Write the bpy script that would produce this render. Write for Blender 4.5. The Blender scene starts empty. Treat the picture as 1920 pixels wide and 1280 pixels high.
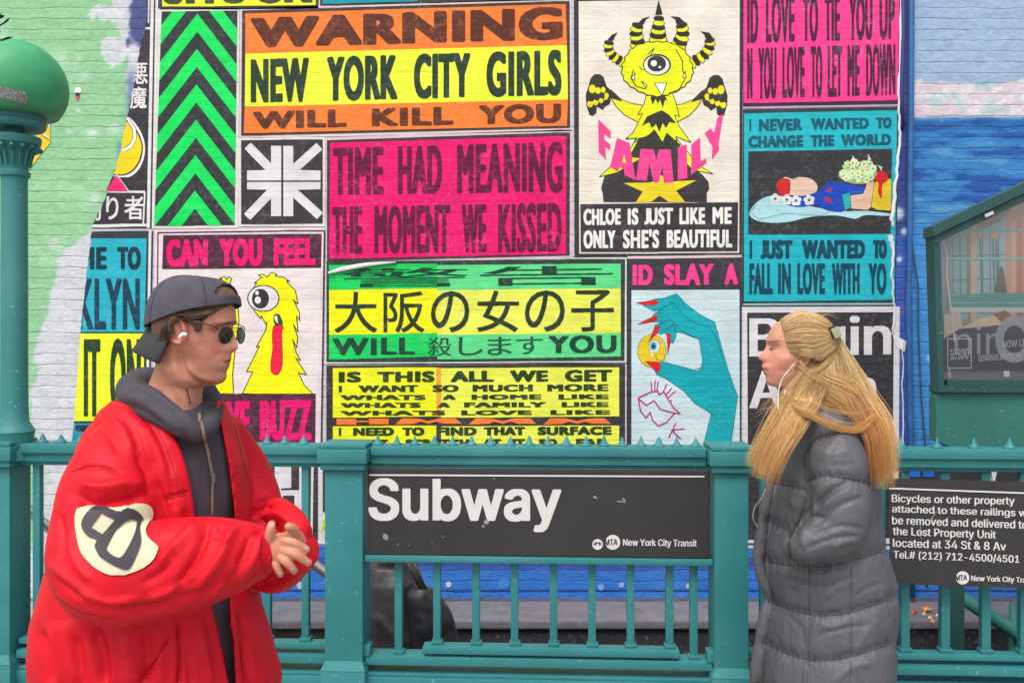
GLYPHS = r'''{" ":[188,[]],"#":[440,[[242,0,326,509,377,509,294,0],[10,140,19,192,400,192,391,140],[64,0,147,509,198,509,115,0],[40,316,49,368,429,368,421,316]]],"&":[448,[[197,-7,165,-5,136,1,110,12,88,26,69,42,54,62,43,84,36,108,34,133,36,154,40,173,47,189,58,205,70,220,85,235,140,279,216,335,237,352,255,375,259,384,261,394,262,405,260,420,255,434,245,445,233,454,219,459,201,461,189,460,178,457,168,453,159,447,151,440,145,431,141,421,138,411,137,399,138,386,141,375,145,363,169,327,204,284,438,0,364,0,171,231,121,293,108,310,96,327,87,344,81,361,77,379,75,398,77,420,82,440,91,458,102,474,117,488,134,499,154,507,176,512,200,513,224,512,246,507,266,499,283,488,297,475,308,459,317,442,322,424,324,404,323,389,320,375,315,362,309,349,301,336,291,325,256,293,154,217,135,202,121,188,110,174,103,161,98,146,97,131,98,115,102,101,109,87,118,76,130,66,143,57,158,51,175,48,193,46,213,48,232,52,251,59,269,69,286,81,301,95,315,112,327,131,336,151,343,174,348,198,349,224,408,224,406,194,403,167,397,144,389,124,380,107,371,92,345,62,333,47,315,30,294,17,271,7,246,-1,221,-5]]],"(":[273,[[89,207,90,244,94,283,101,324,109,364,119,403,132,441,145,477,160,510,177,539,236,539,219,503,204,466,191,428,179,390,169,351,161,313,156,276,152,241,151,207,152,176,155,145,160,115,167,83,177,50,188,16,202,-19,218,-57,236,-96,177,-96,150,-46,128,4,111,55,99,106,92,156]]],")":[273,[[37,-96,56,-56,72,-18,86,18,97,52,106,85,113,116,118,147,121,177,122,207,121,241,117,276,112,313,104,351,94,390,82,428,69,466,54,503,37,539,97,539,113,510,128,477,142,441,154,403,164,364,173,323,179,283,183,244,184,207,182,156,174,104,161,53,144,3,123,-47,97,-96]]],"-":[453,[[337,244,337,188,114,188,114,244]]],".":[188,[[95,-4,83,-3,73,1,63,9,55,18,51,29,50,41,51,53,55,64,63,73,73,81,83,85,95,87,107,85,118,81,128,73,135,64,140,53,141,41,140,29,135,18,128,9,118,1,107,-3]]],"/":[249,[[235,533,71,-76,14,-76,178,533]]],"0":[453,[[227,-7,191,-3,158,7,130,24,105,48,85,77,69,113,57,155,50,202,48,254,50,306,57,353,69,395,85,431,106,461,130,484,159,502,191,512,227,516,262,512,295,502,323,484,348,461,368,431,384,395,396,353,403,306,405,254,403,202,396,155,384,113,368,77,348,48,323,24,295,7,263,-3],[227,50,250,52,271,60,290,74,306,92,320,116,330,144,338,176,342,213,344,254,342,295,338,332,330,365,320,393,306,416,290,435,271,449,250,457,227,460,203,457,182,449,163,435,147,416,134,393,123,365,115,332,111,295,109,254,111,213,115,176,123,144,134,116,147,92,163,74,182,60,203,52]]],"1":[453,[[76,0,76,55,391,55,391,0],[276,509,276,0,212,0,212,448,209,448,86,358,86,427,198,509]]],"2":[453,[[64,0,64,47,234,229,282,282,294,298,303,312,311,327,316,341,319,356,320,371,319,389,315,405,308,419,298,431,287,441,273,449,258,455,241,458,224,460,205,458,188,454,172,447,159,438,148,427,139,413,132,398,128,381,127,362,66,362,68,391,75,418,86,442,102,464,121,482,143,496,168,507,196,513,225,516,254,513,281,507,306,497,328,482,346,465,361,445,372,423,379,398,381,372,380,354,377,336,371,318,363,299,351,280,336,259,267,180,153,60,153,57,389,57,389,0]]],"3":[453,[[218,-7,188,-5,159,1,133,10,108,22,88,38,70,57,57,79,48,104,44,132,109,132,112,115,118,100,126,87,137,76,150,66,165,59,182,54,200,51,219,50,239,51,258,55,275,61,291,69,304,80,315,93,323,108,328,125,329,145,328,163,323,180,316,196,306,211,292,223,275,234,254,241,229,246,201,248,157,248,157,299,288,448,288,452,70,452,70,509,372,509,372,461,211,278,211,289,247,290,279,286,308,276,333,262,354,244,371,222,383,198,391,173,393,145,390,116,383,90,370,66,354,45,333,27,309,12,281,2,251,-5]]],"4":[453,[[40,105,40,158,247,509,311,509,109,166,109,163,413,163,413,105],[282,0,282,121,282,146,282,318,343,318,343,0]]],"5":[453,[[221,-7,192,-5,165,1,140,11,118,25,99,41,83,60,71,82,63,105,60,130,122,130,125,115,130,102,138,89,148,78,160,68,173,60,188,54,204,51,221,50,241,51,259,56,276,64,291,75,304,89,314,104,322,122,326,141,328,162,326,183,321,203,314,221,303,237,290,251,275,262,257,270,238,275,218,277,201,276,184,273,167,268,152,262,139,255,128,246,67,253,96,509,366,509,366,452,151,452,134,301,136,301,148,311,162,318,178,325,194,330,212,333,229,334,252,332,274,328,294,321,313,311,330,299,345,285,358,269,370,251,379,231,386,210,390,187,391,163,388,132,381,102,369,76,352,52,332,32,309,15,282,3,253,-4]]],"6":[453,[[226,-7,196,-4,168,3,142,15,119,31,100,51,84,74,73,101,66,130,64,162,65,187,71,212,80,239,93,268,112,302,137,340,252,509,322,509,151,261,145,261,151,270,157,279,165,288,174,295,184,302,196,307,208,311,221,313,235,314,265,312,291,305,316,295,337,280,355,262,370,240,380,215,387,187,389,157,387,127,379,98,368,73,352,50,333,30,310,14,284,3,257,-4],[226,48,245,50,263,55,279,63,293,73,304,86,314,101,322,119,326,137,327,157,326,178,322,196,314,213,304,228,293,241,279,251,263,259,245,264,226,265,207,264,190,259,174,252,160,241,148,229,138,214,131,197,126,179,125,158,126,138,131,119,138,102,148,86,160,73,174,63,190,55,207,50]]],"7":[453,[[97,0,323,448,323,452,62,452,62,509,391,509,391,449,165,0]]],"8":[453,[[226,-7,193,-5,163,1,136,11,111,25,91,42,74,62,62,84,54,109,52,135,53,156,58,176,65,195,75,212,87,228,101,241,117,252,134,260,153,265,153,267,129,276,109,289,93,308,80,330,73,354,70,380,73,405,79,429,90,450,106,469,124,485,146,498,170,508,197,514,226,516,255,514,282,508,306,498,328,485,346,469,361,450,373,429,379,405,382,380,379,354,372,330,359,308,343,289,323,276,300,267,300,265,319,260,335,252,351,241,365,228,377,212,387,195,395,176,399,156,401,135,398,109,391,84,378,62,362,42,341,25,317,11,289,1,259,-5],[226,49,248,50,267,54,285,60,300,69,313,79,323,91,331,106,335,121,337,139,335,157,330,173,322,189,312,202,298,213,283,223,265,230,247,234,226,235,206,234,187,230,169,223,154,213,140,202,130,189,122,173,117,157,115,139,117,121,121,106,129,91,139,79,152,69,167,60,185,54,205,50],[226,290,244,291,260,294,274,300,287,308,298,318,307,330,314,344,318,359,319,376,318,392,314,407,308,420,299,432,288,442,275,449,260,455,244,459,226,460,208,459,192,455,177,449,164,442,153,432,145,420,138,407,134,392,133,376,134,359,138,344,145,330,154,318,165,308,178,300,193,294,209,291]]],"A":[480,[[16,0,201,509,276,509,463,0,395,0,287,302,264,372,232,478,245,478,213,371,191,302,85,0],[110,142,110,199,370,199,370,142]]],"B":[456,[[60,0,60,509,241,509,274,507,304,501,329,491,350,477,367,461,381,442,390,421,396,398,398,374,397,353,393,336,387,320,378,307,368,295,356,286,343,278,329,272,315,267,315,262,331,260,347,254,363,245,378,234,391,220,402,203,411,184,416,161,418,136,416,111,410,88,400,67,386,48,368,31,344,18,317,8,284,2,247,0],[125,57,245,57,281,60,309,67,330,80,344,96,353,115,355,137,354,153,350,169,342,184,333,197,320,209,306,218,289,225,269,229,248,231,125,231],[125,285,238,285,256,287,273,290,288,296,302,304,314,314,323,326,330,340,335,355,336,372,333,393,326,412,313,429,294,442,270,449,240,452,125,452]]],"C":[510,[[267,-7,225,-3,186,7,150,25,119,49,92,79,70,115,53,157,44,203,40,254,44,305,53,352,70,393,92,429,119,459,150,484,186,501,225,512,267,516,293,514,317,511,340,504,362,496,383,485,402,471,419,456,435,438,448,418,459,397,467,373,473,348,408,348,404,365,397,380,389,395,380,407,369,418,357,428,344,437,330,444,315,449,300,453,284,455,267,456,237,453,209,445,184,432,161,414,141,391,125,364,113,332,106,295,103,254,106,213,113,177,125,145,141,117,161,94,184,76,210,63,237,56,267,53,284,54,300,56,315,60,330,65,344,72,357,81,369,90,380,102,389,114,397,128,404,144,408,160,473,160,467,135,459,112,448,91,435,71,420,53,402,38,383,24,363,13,341,5,317,-2,293,-6]]],"D":[502,[[219,0,96,0,96,57,215,57,254,60,288,68,318,81,343,99,363,122,379,149,390,181,397,216,399,255,397,294,390,329,379,361,364,388,344,410,320,428,291,441,258,449,221,452,93,452,93,509,225,509,273,505,315,495,353,478,385,455,412,426,433,391,449,351,458,306,462,255,458,205,449,159,433,119,411,83,384,54,351,31,312,14,268,3],[125,509,125,0,60,0,60,509]]],"E":[419,[[60,0,60,509,372,509,372,452,125,452,125,286,355,286,355,229,125,229,125,57,375,57,375,0]]],"G":[520,[[269,-7,225,-3,185,7,149,25,118,49,91,79,69,116,53,157,43,203,40,254,43,305,53,352,69,393,91,429,117,459,149,484,184,501,223,512,265,516,291,514,316,510,340,504,363,494,384,483,403,469,421,453,436,436,449,416,460,395,468,373,474,349,408,349,402,365,395,379,387,393,378,406,368,417,356,427,344,436,330,443,315,448,300,453,283,455,265,456,236,453,209,445,183,432,160,414,141,392,125,364,113,332,106,295,103,254,106,213,113,177,125,145,141,117,161,95,184,76,210,63,238,56,269,53,296,55,322,61,345,71,365,85,382,102,396,123,407,147,413,173,415,202,434,199,283,199,283,256,478,256,478,200,475,160,466,124,451,91,431,62,406,38,377,19,344,5,308,-4]]],"H":[517,[[60,0,60,509,125,509,125,289,392,289,392,509,457,509,457,0,392,0,392,232,125,232,125,0]]],"I":[300,[[31,0,31,57,118,57,118,452,31,452,31,509,269,509,269,452,183,452,183,57,269,57,269,0]]],"K":[467,[[104,145,104,216,139,261,174,303,212,344,364,509,448,509,231,276,228,276],[60,0,60,509,125,509,125,334,124,225,125,193,125,0],[372,0,188,259,228,309,449,0]]],"L":[393,[[60,0,60,509,125,509,125,57,361,57,361,0]]],"M":[628,[[60,0,60,509,152,509,277,187,287,159,299,123,311,84,322,49,307,49,318,83,330,121,342,158,352,187,476,509,568,509,568,0,504,0,504,291,504,327,505,369,506,413,507,457,513,457,498,409,482,363,467,322,456,291,342,0,286,0,170,291,159,321,145,361,129,408,112,457,119,457,120,416,121,372,122,328,122,291,122,0]]],"N":[523,[[60,0,60,509,136,509,343,183,363,151,388,107,414,55,405,54,401,108,399,157,399,195,399,509,463,509,463,0,387,0,202,290,177,331,148,381,108,452,119,454,122,384,124,328,125,291,125,0]]],"O":[533,[[267,-7,225,-3,186,7,150,25,119,49,92,79,70,115,53,157,44,203,40,254,44,305,53,352,70,393,92,429,119,459,150,484,186,501,225,512,267,516,309,512,348,501,384,484,415,459,442,429,464,393,480,352,490,305,493,254,490,203,480,157,464,115,442,79,415,49,384,25,348,7,309,-3],[267,53,296,55,324,63,349,76,372,94,392,116,408,144,420,176,428,213,430,254,428,295,420,332,408,365,392,392,372,415,349,433,324,446,296,453,267,456,237,453,210,445,184,433,161,415,142,392,125,364,113,332,106,295,103,254,106,213,113,176,125,144,142,117,161,94,184,76,210,63,237,55]]],"P":[445,[[60,0,60,509,235,509,272,506,305,499,332,487,356,471,375,452,390,430,400,404,407,377,409,348,407,318,400,291,390,265,375,243,356,223,332,207,305,195,272,188,235,186,109,186,109,242,233,242,257,244,279,248,297,256,312,266,324,279,333,294,339,310,343,328,344,348,343,367,339,385,333,402,324,416,312,428,297,439,279,446,257,451,232,452,125,452,125,0]]],"R":[449,[[60,0,60,509,236,509,273,506,305,500,333,489,356,473,376,455,390,433,401,408,407,381,409,352,407,323,401,296,390,271,376,250,356,232,333,217,305,206,273,200,236,198,96,198,96,255,234,255,258,256,280,260,298,267,313,276,325,287,334,300,340,316,344,333,345,352,344,371,340,389,334,405,325,419,313,430,298,440,279,446,258,451,233,452,125,452,125,0],[353,0,230,229,303,229,428,0]]],"S":[447,[[224,-9,188,-7,156,-1,128,9,102,23,81,40,64,60,51,83,42,109,38,137,104,137,108,118,114,102,123,88,136,76,150,66,166,59,185,53,204,50,224,49,246,50,267,54,286,60,303,69,317,79,329,92,338,106,344,122,346,139,344,154,340,168,332,179,322,189,310,197,296,205,245,222,184,239,145,253,112,269,86,289,67,313,56,341,52,372,54,400,62,425,75,448,92,468,113,484,138,498,165,508,195,514,227,516,259,514,289,508,316,498,340,484,360,468,377,449,390,427,398,403,401,378,337,378,332,402,320,421,302,437,280,449,254,456,225,459,204,457,185,454,167,448,152,440,139,430,129,418,121,405,117,391,115,376,117,359,122,345,131,334,142,324,155,315,169,308,212,293,264,279,312,264,328,256,344,248,359,238,372,226,384,213,395,198,402,180,407,161,408,139,406,112,399,87,386,64,370,43,349,25,323,11,294,0,261,-7]]],"T":[449,[[32,452,32,509,417,509,417,452,257,452,257,0,193,0,193,452]]],"U":[517,[[259,-8,220,-6,186,2,154,15,126,33,103,55,85,80,71,108,63,140,60,173,60,509,124,509,124,178,126,155,132,133,141,113,153,95,169,80,187,68,208,59,232,53,259,52,285,53,309,59,331,68,349,80,364,95,377,113,385,133,391,155,393,178,393,509,457,509,457,173,454,140,446,108,433,80,414,55,391,33,363,15,332,2,297,-6]]],"W":[686,[[155,0,16,509,82,509,163,196,175,145,187,94,197,40,189,40,200,94,211,145,224,196,306,509,380,509,462,196,474,145,486,94,497,40,488,40,499,94,510,145,523,196,603,509,670,509,530,0,455,0,368,323,351,391,336,475,350,475,335,395,318,323,230,0]]],"Y":[472,[[203,0,203,208,16,509,91,509,192,344,222,292,250,230,224,230,251,293,280,344,381,509,455,509,268,208,268,0]]],"a":[389,[[160,-9,137,-7,115,-3,94,5,76,15,60,29,48,45,38,63,32,84,30,108,32,128,36,146,43,161,53,174,64,184,78,193,92,200,108,206,125,211,178,220,234,227,247,229,257,231,265,235,271,240,274,246,276,255,276,257,275,272,272,285,267,297,260,307,251,315,240,322,227,327,212,330,196,331,178,330,163,327,149,322,137,316,127,309,118,301,110,292,104,283,100,274,41,291,51,313,64,331,79,346,95,358,114,368,133,375,153,380,173,383,194,384,239,379,255,375,271,369,286,360,300,350,312,336,322,320,330,301,335,278,337,251,337,0,277,0,277,52,272,52,252,25,242,16,229,8,215,1,199,-4,181,-7],[170,45,192,47,211,51,228,59,242,68,254,80,263,93,270,108,274,122,276,138,276,190,259,182,231,176,200,171,175,168,134,159,122,153,112,147,103,139,97,130,93,118,92,105,93,93,96,82,102,72,109,64,119,57,130,52,142,48,156,46]]],"b":[424,[[229,-8,208,-7,189,-3,172,4,159,12,147,21,138,31,118,59,112,59,112,0,53,0,53,509,114,509,114,319,118,319,137,346,147,355,158,364,171,373,188,379,207,383,229,384,259,382,287,374,313,361,335,342,354,320,370,293,381,261,388,227,390,189,388,151,381,116,370,84,355,57,336,34,313,16,288,3,260,-6],[220,47,242,49,262,55,279,66,294,80,306,97,316,117,323,139,327,163,328,189,327,215,323,239,316,261,307,281,295,298,280,311,262,322,243,328,220,330,198,328,178,322,161,312,147,299,134,282,125,263,118,241,114,216,113,189,114,162,118,138,125,115,135,95,147,78,162,65,179,55,198,49]]],"c":[396,[[207,-8,174,-5,144,3,117,16,93,35,72,58,56,85,44,116,37,150,34,187,37,225,44,260,56,291,72,318,93,341,117,360,144,374,174,382,207,384,226,384,243,381,260,377,276,371,291,364,305,356,318,346,330,335,340,322,349,308,356,293,362,277,303,262,290,289,270,311,242,325,207,330,184,328,163,321,145,310,130,296,118,278,108,258,102,236,98,212,96,187,98,163,102,139,108,117,118,97,130,80,145,66,163,55,184,49,207,46,243,52,271,66,292,89,304,117,363,102,357,86,350,70,341,56,331,43,319,32,306,21,292,12,277,5,261,-1,244,-5,226,-7]]],"d":[424,[[195,-8,165,-6,137,3,111,16,89,34,70,57,55,84,43,116,36,151,34,189,36,227,43,261,55,293,70,320,89,342,112,361,137,374,165,382,196,384,218,383,237,379,253,373,267,364,278,355,287,346,306,319,311,319,311,509,372,509,372,0,313,0,313,59,307,59,287,31,277,21,266,12,252,4,236,-3,217,-7],[205,47,226,49,246,55,263,65,278,78,290,95,299,115,306,138,310,162,312,189,310,216,306,241,300,263,290,282,278,299,263,312,246,322,227,328,205,330,182,328,162,322,145,311,130,298,118,281,108,261,102,239,98,215,96,189,98,163,102,139,109,117,118,97,130,80,145,66,162,55,182,49]]],"e":[404,[[212,-8,177,-5,145,3,117,16,92,35,72,58,56,85,44,116,37,150,34,187,36,224,44,258,55,290,71,317,91,340,115,359,142,373,172,382,205,384,226,383,246,380,266,374,285,366,303,355,319,341,334,324,347,305,357,282,365,256,370,227,371,194,371,169,75,169,75,221,338,221,310,202,308,226,304,248,298,269,288,286,277,301,263,314,246,323,227,328,205,330,183,328,164,323,146,313,131,301,119,286,109,270,102,251,97,231,96,211,96,178,98,151,102,127,110,106,121,88,135,73,151,61,169,53,190,48,212,46,227,47,241,49,254,53,265,58,276,65,285,73,294,82,300,93,306,105,365,91,358,72,348,55,335,39,320,26,302,14,283,4,261,-3,237,-7]]],"g":[425,[[207,-151,180,-149,156,-146,134,-140,114,-132,97,-122,82,-110,70,-97,59,-84,51,-69,101,-41,122,-66,131,-74,142,-82,154,-88,169,-93,187,-96,207,-97,236,-95,261,-87,282,-75,298,-58,308,-34,311,-6,311,68,306,68,287,41,277,32,266,23,252,16,236,10,217,6,195,5,165,7,138,14,113,27,90,43,71,65,55,90,43,120,36,154,34,191,36,229,43,263,55,293,71,320,90,342,112,361,138,374,166,382,196,384,218,383,237,379,253,373,267,365,279,356,288,346,308,319,313,319,313,379,372,379,372,-9,370,-40,363,-67,350,-90,334,-109,314,-124,291,-136,265,-144,237,-149],[205,59,227,61,246,66,264,75,278,87,290,103,300,121,307,142,311,166,312,193,311,219,307,242,300,264,291,283,279,299,264,312,247,322,227,328,205,330,182,328,163,322,145,312,130,298,118,282,109,262,102,241,98,218,96,193,98,167,102,144,109,123,118,104,131,88,145,76,163,66,183,61]]],"h":[410,[[114,227,114,0,53,0,53,509,114,509,114,287,102,287,116,319,132,344,152,362,175,374,200,382,227,384,252,383,275,377,295,369,313,356,328,340,341,321,350,298,355,271,357,240,357,0,296,0,296,235,293,263,286,286,273,304,256,318,235,326,210,329,192,328,176,324,161,317,147,308,136,297,126,283,119,266,115,248]]],"i":[167,[[53,0,53,379,114,379,114,0],[84,443,73,444,63,448,54,455,47,463,43,472,41,483,43,494,47,504,54,512,63,518,73,522,84,524,95,522,105,518,114,512,121,504,125,494,126,483,125,472,121,463,114,455,105,448,95,444]]],"k":[381,[[110,137,110,212,121,212,284,379,360,379,184,199,177,199],[53,0,53,509,114,509,114,0],[294,0,148,186,191,229,372,0]]],"l":[189,[[139,-2,112,0,91,8,74,20,62,37,55,59,53,84,53,509,114,509,114,99,114,83,117,71,120,62,126,57,135,53,146,52,160,53,170,54,181,3,162,-1]]],"m":[610,[[53,0,53,379,112,379,112,295,108,295,114,314,122,331,132,346,144,358,158,368,172,376,187,382,203,385,219,386,245,383,268,375,287,361,303,342,314,320,321,295,312,295,318,312,326,329,337,343,350,356,364,366,381,375,398,381,417,385,437,386,458,385,478,380,497,372,514,361,529,346,541,328,550,307,555,283,557,255,557,0,496,0,496,254,493,279,485,298,473,313,456,323,438,329,419,330,402,329,387,326,374,320,363,312,353,302,345,290,340,277,336,263,335,247,335,0,274,0,274,260,272,280,265,297,253,311,238,322,220,328,199,330,185,329,171,326,158,320,145,312,135,302,126,289,119,274,115,257,114,238,114,0]]],"n":[410,[[114,227,114,0,53,0,53,379,112,379,112,287,102,287,116,319,132,344,152,362,175,374,200,382,227,384,252,383,275,377,295,369,313,356,328,340,341,321,350,298,355,271,357,240,357,0,296,0,296,235,293,263,286,286,273,304,256,318,235,326,210,329,192,328,176,324,161,317,147,308,136,297,126,283,119,266,115,248]]],"o":[415,[[207,-8,174,-5,144,3,117,16,93,35,72,58,56,85,44,116,37,150,34,187,37,225,44,260,56,291,72,318,93,341,117,360,144,374,174,382,207,384,241,382,271,374,299,360,323,341,343,318,359,291,371,260,379,225,381,187,379,150,371,116,359,85,343,58,323,35,299,16,271,3,241,-5],[207,46,231,49,252,55,270,66,285,80,298,97,307,117,314,139,318,163,319,187,318,212,314,236,307,258,298,278,285,296,270,310,252,321,231,328,207,330,184,328,163,321,145,310,130,296,118,278,108,258,102,236,98,212,96,187,98,163,102,139,108,117,118,97,130,80,145,66,163,55,184,49]]],"p":[424,[[53,-143,53,379,112,379,112,319,118,319,137,346,147,355,158,364,171,373,188,379,207,383,229,384,259,382,287,374,313,361,335,342,354,320,370,293,381,261,388,227,390,189,388,151,381,116,370,84,355,57,336,34,313,16,288,3,260,-6,229,-8,208,-7,189,-3,173,4,159,12,147,21,138,31,118,59,114,59,114,-143],[220,47,242,49,262,55,279,66,294,80,306,97,316,117,323,139,327,163,328,189,327,215,323,239,316,261,307,281,295,298,280,311,262,322,243,328,220,330,198,328,178,322,161,312,147,299,134,282,125,263,118,241,114,216,113,189,114,162,118,138,125,115,135,95,147,78,162,65,179,55,198,49]]],"r":[259,[[53,0,53,379,112,379,112,321,115,321,124,339,137,354,152,367,171,377,191,383,213,385,229,384,243,384,243,322,230,324,207,326,190,324,174,321,159,315,146,306,135,296,126,284,119,269,115,254,114,237,114,0]]],"s":[365,[[182,-8,157,-7,133,-3,112,3,93,12,76,24,62,38,50,54,41,73,36,94,94,107,101,87,111,72,124,60,141,52,160,47,181,45,206,47,227,53,244,62,258,74,265,88,268,103,266,115,262,126,254,136,243,144,229,150,212,155,149,170,118,180,92,192,72,208,58,227,50,249,47,274,49,295,55,314,65,332,79,347,95,360,115,370,137,378,161,383,187,384,212,383,234,379,254,372,271,363,286,352,299,339,309,324,318,308,324,290,268,277,262,291,254,304,243,316,228,325,210,331,187,333,166,331,147,326,131,317,119,305,111,292,109,277,110,264,115,253,124,243,136,235,152,229,172,223,229,209,261,200,287,187,306,171,320,153,328,131,331,107,329,85,323,65,312,47,298,31,281,18,260,6,236,-2,210,-7]]],"t":[227,[[204,379,204,327,6,327,6,379],[65,471,126,471,126,98,127,83,130,70,136,61,144,55,156,51,170,50,185,51,202,54,213,2,192,-3,168,-4,138,-1,113,7,92,21,77,41,68,64,65,93]]],"u":[410,[[182,-5,158,-3,135,2,115,11,97,23,82,39,69,59,60,82,54,109,53,139,53,379,114,379,114,144,116,117,124,94,137,75,154,61,175,53,200,50,218,51,234,55,249,62,263,71,274,83,283,97,290,113,295,132,296,153,296,379,357,379,357,0,298,0,298,92,307,92,294,60,277,35,257,17,234,5,209,-3]]],"v":[389,[[163,0,17,379,84,379,165,155,187,87,206,21,184,21,203,87,224,155,305,379,371,379,226,0]]],"w":[567,[[138,0,23,379,87,379,133,214,154,137,175,41,165,41,186,135,206,214,252,379,316,379,362,214,382,136,402,41,391,41,413,135,434,214,480,379,545,379,429,0,368,0,319,172,305,225,291,280,277,338,291,338,277,280,263,225,248,172,199,0]]],"y":[389,[[47,-139,61,-86,71,-87,83,-89,94,-90,104,-89,113,-86,122,-81,130,-74,138,-64,145,-51,151,-36,163,-1,17,379,84,379,165,155,187,87,206,21,184,21,202,87,224,155,305,379,371,379,204,-58,196,-77,187,-93,177,-107,165,-119,153,-128,139,-136,125,-141,109,-144,91,-145,65,-143]]]}'''
import bpy, bmesh, math, random, json
import numpy as np
from mathutils import Vector, Matrix
from mathutils.bvhtree import BVHTree
from mathutils.geometry import tessellate_polygon

random.seed(7); rng = np.random.default_rng(7)
SC = bpy.context.scene; COL = SC.collection

# ---------------------------------------------------------------- camera, sky, sun, exposure
F = 1700.0; CZ = 1.6                       # focal length in photo pixels (1920 wide), eye height
cam_d = bpy.data.cameras.new('camera'); cam = bpy.data.objects.new('camera', cam_d); COL.objects.link(cam)
cam.location = (0, 0, CZ); cam.rotation_euler = (math.radians(90), 0, 0)
cam_d.sensor_width = 36; cam_d.lens = 36*F/1920; cam_d.clip_end = 500; cam_d.clip_start = 0.05
SC.camera = cam

world = bpy.data.worlds.new('World'); SC.world = world; world.use_nodes = True
wn = world.node_tree.nodes; wl = world.node_tree.links
sky = wn.new('ShaderNodeTexSky'); sky.sky_type = 'NISHITA'; sky.sun_disc = False
SUN_EL, SUN_AZ = math.radians(58), math.radians(200)
sky.sun_elevation = SUN_EL; sky.sun_rotation = SUN_AZ; sky.dust_density = 4.0; sky.air_density = 1.0; sky.ozone_density = 1.0
hs = wn.new('ShaderNodeHueSaturation'); hs.inputs['Saturation'].default_value = 0.22   # overcast: the blue mostly greyed out
wl.new(sky.outputs[0], hs.inputs['Color']); wl.new(hs.outputs[0], wn['Background'].inputs[0])
wn['Background'].inputs[1].default_value = 0.15
sun_d = bpy.data.lights.new('sun', 'SUN'); sun = bpy.data.objects.new('sun', sun_d); COL.objects.link(sun)
sun_d.energy = 0.9; sun_d.angle = math.radians(28); sun_d.color = (1.0, 0.96, 0.9)
# sun_rotation is measured clockwise from +Y
sdir = Vector((math.sin(SUN_AZ)*math.cos(SUN_EL), math.cos(SUN_AZ)*math.cos(SUN_EL), math.sin(SUN_EL)))
sun.rotation_euler = sdir.to_track_quat('Z', 'Y').to_euler()
SC.view_settings.view_transform = 'Standard'; SC.view_settings.look = 'None'
SC.view_settings.gamma = 1.0; SC.view_settings.exposure = 0.68

# ---------------------------------------------------------------- coordinates
WALL = 5.6                                  # the wall's distance
def P(x, y, Y):                             # a sight line through photo pixel (x, y), met at distance Y
    return Vector(((x-960)/F*Y, Y, CZ-(y-640)/F*Y))
FY = 3.4; FA = math.radians(-3.0)           # railing: distance straight ahead, and its turn
FD = Vector((math.cos(FA), math.sin(FA), 0)); FN = Vector((math.sin(FA), -math.cos(FA), 0))  # along, towards the street
def fs(x, off=0.0):                         # photo x -> metres along the railing plane
    dx = (x-960)/F; o = Vector((0, FY, 0)) + FN*off
    # (t*dx, t) = o + s*FD
    a = np.array([[dx, -FD.x], [1, -FD.y]]); t, s = np.linalg.solve(a, np.array([o.x, o.y]))
    return s
def fz(y): return CZ-(y-640)/F*FY
def fpt(s, off, z):
    p = Vector((0, FY, 0)) + FD*s + FN*off
    return Vector((p.x, p.y, z))
def fpx(x, y, off):                         # pixel ray on the railing plane shifted by off
    s = fs(x, off); p = fpt(s, off, 0); return Vector((p.x, p.y, CZ-(y-640)/F*p.y))

# ---------------------------------------------------------------- object helpers
def tag(o, label=None, cat=None, group=None, kind=None):
    if label: o['label'] = label
    if cat: o['category'] = cat
    if group: o['group'] = group
    if kind: o['kind'] = kind
    return o
def empty(name, loc=(0, 0, 0)):
    o = bpy.data.objects.new(name, None); COL.objects.link(o); o.location = loc; o.empty_display_size = .05; return o
def link(name, me, mats=None, parent=None, smooth=False):
    o = bpy.data.objects.new(name, me); COL.objects.link(o)
    if mats is not None:
        for m in (mats if isinstance(mats, (list, tuple)) else [mats]): me.materials.append(m)
    if smooth: me.polygons.foreach_set('use_smooth', [True]*len(me.polygons)); me.update()
    if parent is not None:
        o.parent = parent; o.matrix_parent_inverse = parent.matrix_basis.inverted()
    return o
def mesh(name, verts, faces):
    me = bpy.data.meshes.new(name); me.from_pydata([tuple(v) for v in verts], [], [tuple(f) for f in faces]); me.update(); return me
def quadmesh(name, V, Q, n=4):              # fast: numpy vertices and quads (or tris)
    me = bpy.data.meshes.new(name); V = np.asarray(V, dtype=np.float32).reshape(-1, 3); Q = np.asarray(Q, dtype=np.int32).reshape(-1, n)
    me.vertices.add(len(V)); me.vertices.foreach_set('co', V.ravel())
    me.loops.add(Q.size); me.loops.foreach_set('vertex_index', Q.ravel())
    me.polygons.add(len(Q)); me.polygons.foreach_set('loop_start', np.arange(0, Q.size, n, dtype=np.int32))
    me.polygons.foreach_set('loop_total', np.full(len(Q), n, dtype=np.int32)); me.update(calc_edges=True); me.validate(); return me
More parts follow.
